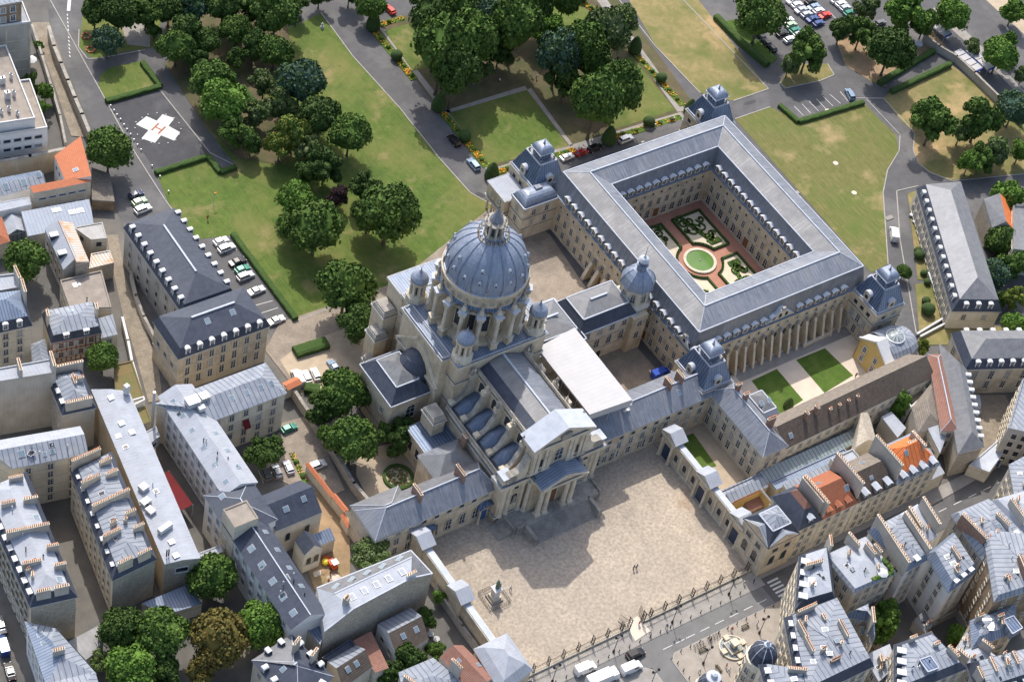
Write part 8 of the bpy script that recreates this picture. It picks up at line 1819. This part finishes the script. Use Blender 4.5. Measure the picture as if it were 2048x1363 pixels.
# market stalls on the boulevard
def stall(px,py,l,blue=True,s=1.):
    q=G(px,py,2.6); ang=math.atan2((G(px+30,py+26)-G(px,py)).y,(G(px+30,py+26)-G(px,py)).x); t=thing('market_stall',l,'stall',(q.x,q.y,0),'market stalls on the boulevard'); t.rotation_euler=(0,0,ang)
    def ch(b,n): o=b.build(n); o.parent=t; return o
    b=MB('tent_white','blue_cloth'); 
    for k in range(4): b.box((-3.6+k*2.4,0,2.75),(2.1,3.,.1),'tent_white' if (k+ (px>1900))%2==0 or not blue else 'tent_white',0,True)
    b.box((0,1.6,2.6),(9.4,.5,.12),'blue_cloth',0,True); b.box((-1.2,0,2.72),(.35,3.,.12),'blue_cloth',0,True); b.box((4.9,0,2.6),(.3,3.,.5),'blue_cloth',0,True); ch(b,'canopy')
    b=MB('pale_metal')
    for x in (-4.7,-1.6,1.6,4.7):
        for y in (-1.4,1.4): b.tube((x,y,0),(x,y,2.7),.05,'pale_metal',5)
    b.box((0,1.,.9),(9.,1.,.08),'pale_metal',0,True); ch(b,'frame')
stall(1874,52,'market stall with white and blue canopy behind the boulevard wall, left'); stall(1936,120,'market stall with white and blue canopy behind the boulevard wall, right')
stall(1960,118,'small white and blue canopy stall beside the street tree')
for i,(x,y,l) in enumerate(((1836,90,'white boat shaped cover on the bare earth'),(1944,103,'white van roof like cover between the stalls'))):
    q=G(x,y); t=thing('parked_trailer',l,'trailer',(q.x,q.y,0)); b=MB('white_paint'); b.lathe((q.x,q.y,0),[(1.3,0),(1.4,.7),(1.1,1.1),(.3,1.4)],10,'white_paint'); b.build('cover',t)
# people ----------------------------------------------------------------
def personmesh(seed,pose):
    import bmesh
    r=random.Random(seed); v=[(0,0,.95),(0,0,1.2),(0,0,1.42),(0,0,1.53),(0,.02,1.68)]; e=[(0,1),(1,2),(2,3),(3,4)]; rad=[.15,.14,.15,.055,.1]
    st=.16 if pose=='walk' else .05
    for s in (-1,1):
        i=len(v); v+=[(s*.1,0,.9),(s*.11,s*st*.5,.5),(s*.11,s*st-.0,.08),(s*.11,s*st-.14,.04)]; e+=[(0,i),(i,i+1),(i+1,i+2),(i+2,i+3)]; rad+=[.11,.07,.05,.04]
        i=len(v); v+=[(s*.2,0,1.4),(s*.27,-s*st*.3,1.12),(s*.26,-s*st*.6-.06,.88),(s*.25,-s*st*.6-.08,.8)]; e+=[(2,i),(i,i+1),(i+1,i+2),(i+2,i+3)]; rad+=[.06,.045,.035,.035]
    me=bpy.data.meshes.new('b'); me.from_pydata(v,e,[]); o=bpy.data.objects.new('b',me); COL.objects.link(o)
    md=o.modifiers.new('s','SKIN'); me.skin_vertices[0].data[0].use_root=True
    for i,q in enumerate(rad): me.skin_vertices[0].data[i].radius=(q,q*.8)
    md=o.modifiers.new('u','SUBSURF'); md.levels=1; md.render_levels=1
    dg=bpy.context.evaluated_depsgraph_get(); m2=bpy.data.meshes.new_from_object(o.evaluated_get(dg)); bpy.data.objects.remove(o); m2.name='body'; return m2
PMESH=[personmesh(1,'walk'),personmesh(2,'stand')]
def person(px,py,top,bot,label,pose=0,rz=0.,group='people on foot'):
    q=G(px,py); t=thing('person',label,'person',(q.x,q.y,.14),group); me=PMESH[pose].copy()
    me.materials.clear()
    for m in ('skin',top,bot,'cloth_dark'): me.materials.append(mat(m))
    for p in me.polygons:
        z=p.center.z; ax=abs(p.center.x); p.material_index=0 if (z>1.5 or (ax>.19 and z<1.1 and z>.7)) else 1 if z>.98 or ax>.19 else 2 if z>.12 else 3
    o=inst(me,'body',(q.x,q.y,.14),rz,(1.25,1.4,1.03),parent=t); h=MB('hair'); h.ico((0,.03,1.74),.115,'hair',2,.8); o=h.build('hair'); put(o,t,(q.x,q.y,.14)); o.rotation_euler=(0,0,rz)
person(1266,1139,'cloth_dark','cloth_dark','person in dark clothes walking in the middle of the forecourt, left of two',0,.4); person(1272,1137,'cloth_blue','cloth_dark','person in blue walking in the middle of the forecourt, right of two',0,.5)
person(1174,965,'cloth_white','cloth_blue','person in white resting on the terrace beside the church steps',1,1.); person(1178,968,'cloth_blue','cloth_white','person in blue resting on the terrace beside the church steps',1,2.)
person(1451,1335,'cloth_red','cloth_white','person in red on the fountain plaza',0,1.); person(1457,1344,'cloth_white','cloth_dark','person in white walking beside the person in red on the plaza',0,1.2)
person(1513,1250,'cloth_white','cloth_dark','person in white beside the plaza lamp',1,.3); person(1487,1168,'cloth_white','cloth_dark','person in white at the corner of the right gate pavilion',1,.3); person(1506,1166,'cloth_dark','cloth_blue','person in dark top near the gate pavilion door',1,.9)
person(1277,1250,'cloth_red','cloth_dark','person in red standing at the open fence gate',1,.3); person(1392,990,'cloth_dark','cloth_dark','person at the blue gate of the forecourt wall',1,.3)
person(1060,1270+0,'cloth_white','cloth_dark','person in white on the pavement at the left end of the fence',0,.4) if False else None
person(1300,1268,'cloth_white','cloth_dark','person in white on the fence pavement right of the gate',0,1.)
person(1332,1256,'cloth_blue','cloth_dark','person in blue on the fence pavement by the middle lamp',0,2.)
person(1420,1282,'cloth_dark','cloth_blue','person standing at the bicycle rack on the plaza',1,1.)
person(1462,1262,'cloth_red','cloth_dark','person in red above the fountain',1,2.)
person(1398,1345,'cloth_white','cloth_blue','person in white left of the lower plaza lamp',0,2.)
person(1020,1180,'cloth_white','cloth_dark','person in white near the statue railing',0,2.)
person(1072,158,'cloth_white','cloth_blue','person in white in the shaded alley of the formal garden',0,.3); person(945,183-10,'cloth_white','cloth_blue','person at the left end of the garden alley',0,2.); person(998,166,'cloth_white','cloth_dark','person in the garden alley by the pale shrub',0,2.); person(1710,755,'cloth_dark','cloth_dark','person at the right corner of the south garden lawn',1,0); person(1104,160,'cloth_blue','cloth_white','person under the right plane trees',0,1.)
person(415,440,'cloth_red','cloth_red','worker in red on the lower long lawn',1,0.)
# odd things
def digger():
    q=G(664,1132); t=thing('skid_loader','small orange red loader with pale canopy in the chapel yard','loader',(q.x,q.y,0)); b=MB('bright'); sp('bright',(.62,.09,.02),(.5,.07,.02),1.,.5)
    b.box((q.x,q.y,.9),(1.4,2.4,1.),'bright'); b.box((q.x-.4,q.y+2.,.7),(1.2,1.4,.5),'bright'); 
    for s in (-.7,.7): b.tube((q.x+s,q.y+.6,1.5),(q.x+s,q.y+2.2,.9),.12,'bright',5)
    b.build('body',t); b=MB('white_paint','dark_metal'); b.box((q.x+.2,q.y-.5,2.3),(1.5,1.6,.12),'white_paint',0,True)
    for sx in (-.5,.9):
        for sy in (-1.2,.2): b.tube((q.x+sx,q.y+sy,1.3),(q.x+sx,q.y+sy,2.3),.05,'dark_metal',4)
    b.build('canopy',t)
    for sx in (-.8,.8):
        for sy in (-.8,.8): w_=MB('rubber'); w_.tube((sx-.15,sy,.4),(sx+.15,sy,.4),.4,'rubber',12); o=w_.build('wheel'); put(o,t,(q.x,q.y,0))
digger()
q=G(650,1127); t=thing('yellow_barrow','yellow mixer drum beside the orange loader','machine',(q.x,q.y,0)); sp('yellowp',(.65,.5,.03),(.6,.45,.03),1.,.5); b=MB('yellowp'); b.lathe((q.x,q.y,.2),[(.5,0),(.9,.5),(.8,1.),(.4,1.3)],10,'yellowp'); b.build('drum',t)
q=G(656,1158); t=thing('sand_heap','heap of pale sand and earth in the chapel yard','heap',(q.x,q.y,0)); b=MB('beige_path','dirt')
for i in range(14): b.ico((q.x+random.uniform(-3,2.5),q.y+random.uniform(-2.5,2.5),.0),random.uniform(.5,1.1),random.choice(('dirt','beige_path','gravel')),2,.5,.15)
b.build('heap',t)
for x,y,l in ((656,1166,'worker in orange beside the sand heap'),(660,1150,'worker in dark clothes bending over the sand heap')): person(x,y,'cloth_red' if 'orange' in l else 'cloth_dark','cloth_dark',l,1,.4)
def parasol(px,py,z,r,l,m='white_paint'):
    q=G(px,py,z); t=thing('parasol',l,'parasol',(q.x,q.y,z-2.4)); b=MB(m); b.lathe((q.x,q.y,z-.5),[(r,0),(r*.55,.35),(.02,.6)],8,m); b.build('canopy',t); b=MB('pale_metal'); b.tube((q.x,q.y,z-2.4),(q.x,q.y,z),.05,'pale_metal',5); b.build('pole',t)
parasol(1767,1142,19.,1.35,'white parasol on the planted roof terrace of the white zinc block'); parasol(62,116,3.,1.6,'white parasol in the tiny garden by the panel block')
q=G(1752,1145,17); t=thing('roof_terrace','brown roof terrace with planting under the white parasol','terrace',(q.x,q.y,17)); b=MB('wood_floor'); P_=[G(1722,1134,17.6),G(1745,1160,17.6),G(1786,1146,17.6),G(1765,1120,17.6)]; b.face([(v.x,v.y,17.75) for v in P_][::1]); b.build('deck',t); b=MB('leaf_mid')
for k in range(40): u=random.random(); p=P_[1].lerp(P_[2],u) if k%2 else P_[2].lerp(P_[3],u); b.ico((p.x,p.y,18.1),random.uniform(.3,.6),random.choice(('leaf_mid','leaf_dark','leaf_bright')),1,1,.3)
b.build('planting',t)
q=G(2,2); ws=G(427,405,1); t=thing('wind_sock_pole','thin pole with an orange wind sock on the long lawn','pole',(ws.x,ws.y,0)); b=MB('white_paint'); b.tube((ws.x,ws.y,0),(ws.x,ws.y,4.5),.07,'white_paint',5); b.build('pole',t); b=MB('petal_orange'); b.tube((ws.x,ws.y,4.3),(ws.x+.9,ws.y+.2,4.1),.2,'petal_orange',6,.1); b.build('sock',t)
q=G(644,56); t=thing('lawn_ornament','white sculpture at the head of the long lawn','ornament',(q.x,q.y,0)); b=MB('white_paint'); b.lathe((q.x,q.y,0),[(.6,0),(.5,.6),(.25,.8),(.4,1.4),(.15,1.8)],8,'white_paint'); b.build('figure',t)
for x,y,l in ((1778,436,'pale manhole slab at the edge of the right lawn'),(262,1345+0,'x')): 
    if l=='x': continue
    q=G(x,y); t=thing('manhole_slab',l,'slab',(q.x,q.y,0)); b=MB('pavement'); b.box((q.x,q.y,.12),(2.4,1.3,.2)); b.build('slab',t)
for x,y,l in ((1655,222,'small pale valve cover on the right lawn, upper'),(1671,327,'small pale valve cover on the right lawn, lower pair'),(1708,386,'round pale cover on the right lawn')):
    q=G(x,y); t=thing('valve_cover',l,'cover',(q.x,q.y,0)); b=MB('beige_path'); b.lathe((q.x,q.y,.0),[(.8,.1),(.8,.18),(.3,.22)],10,'beige_path'); b.build('cover',t)
# terrace furniture beside the long building
for k,(x,y) in enumerate(((1822,432),(1828,445),(1836,465),(1842,478))):
    q=G(x,y); t=thing('terrace_table','white terrace table beside the long building','table',(q.x,q.y,.1),'terrace tables'); b=MB('white_paint'); b.box((q.x,q.y,.8),(1.4,.9,.08),'white_paint',.4,True); b.build('table_top',t)
    for s in (-.5,.5): b=MB('white_paint'); b.box((q.x+s,q.y,.42),(.1,.6,.7),'white_paint',.4); b.build('leg',t)
for k,(x,y) in enumerate(((860,1270),(872,1280))):
    q=G(x,y); t=thing('garden_table','garden table with pale cloth in the bottom garden','table',(q.x,q.y,.1),'garden tables'); b=MB('tent_white'); b.lathe((q.x,q.y,.0),[(.05,0),(.05,.7),(.8,.72),(.78,.78)],10,'tent_white'); b.build('table_top',t)

# fittings of a roof are sub-parts of that roof
for o in list(bpy.data.objects):
    if o.parent is None and o.children:
        rf=[c for c in o.children if c.name.split('.')[0] in('roof','nave_roof')]
        if len(rf)!=1: continue
        rf=rf[0]
        for c in list(o.children):
            if c.name.split('.')[0] in('chimney','dormer','skylight','roof_vent','light_well','roof_plant','flue_pipe','ridge_flashing'):
                w_=worldloc(c); c.parent=rf; c.location=w_-worldloc(rf)
for o in bpy.data.objects:
    pass
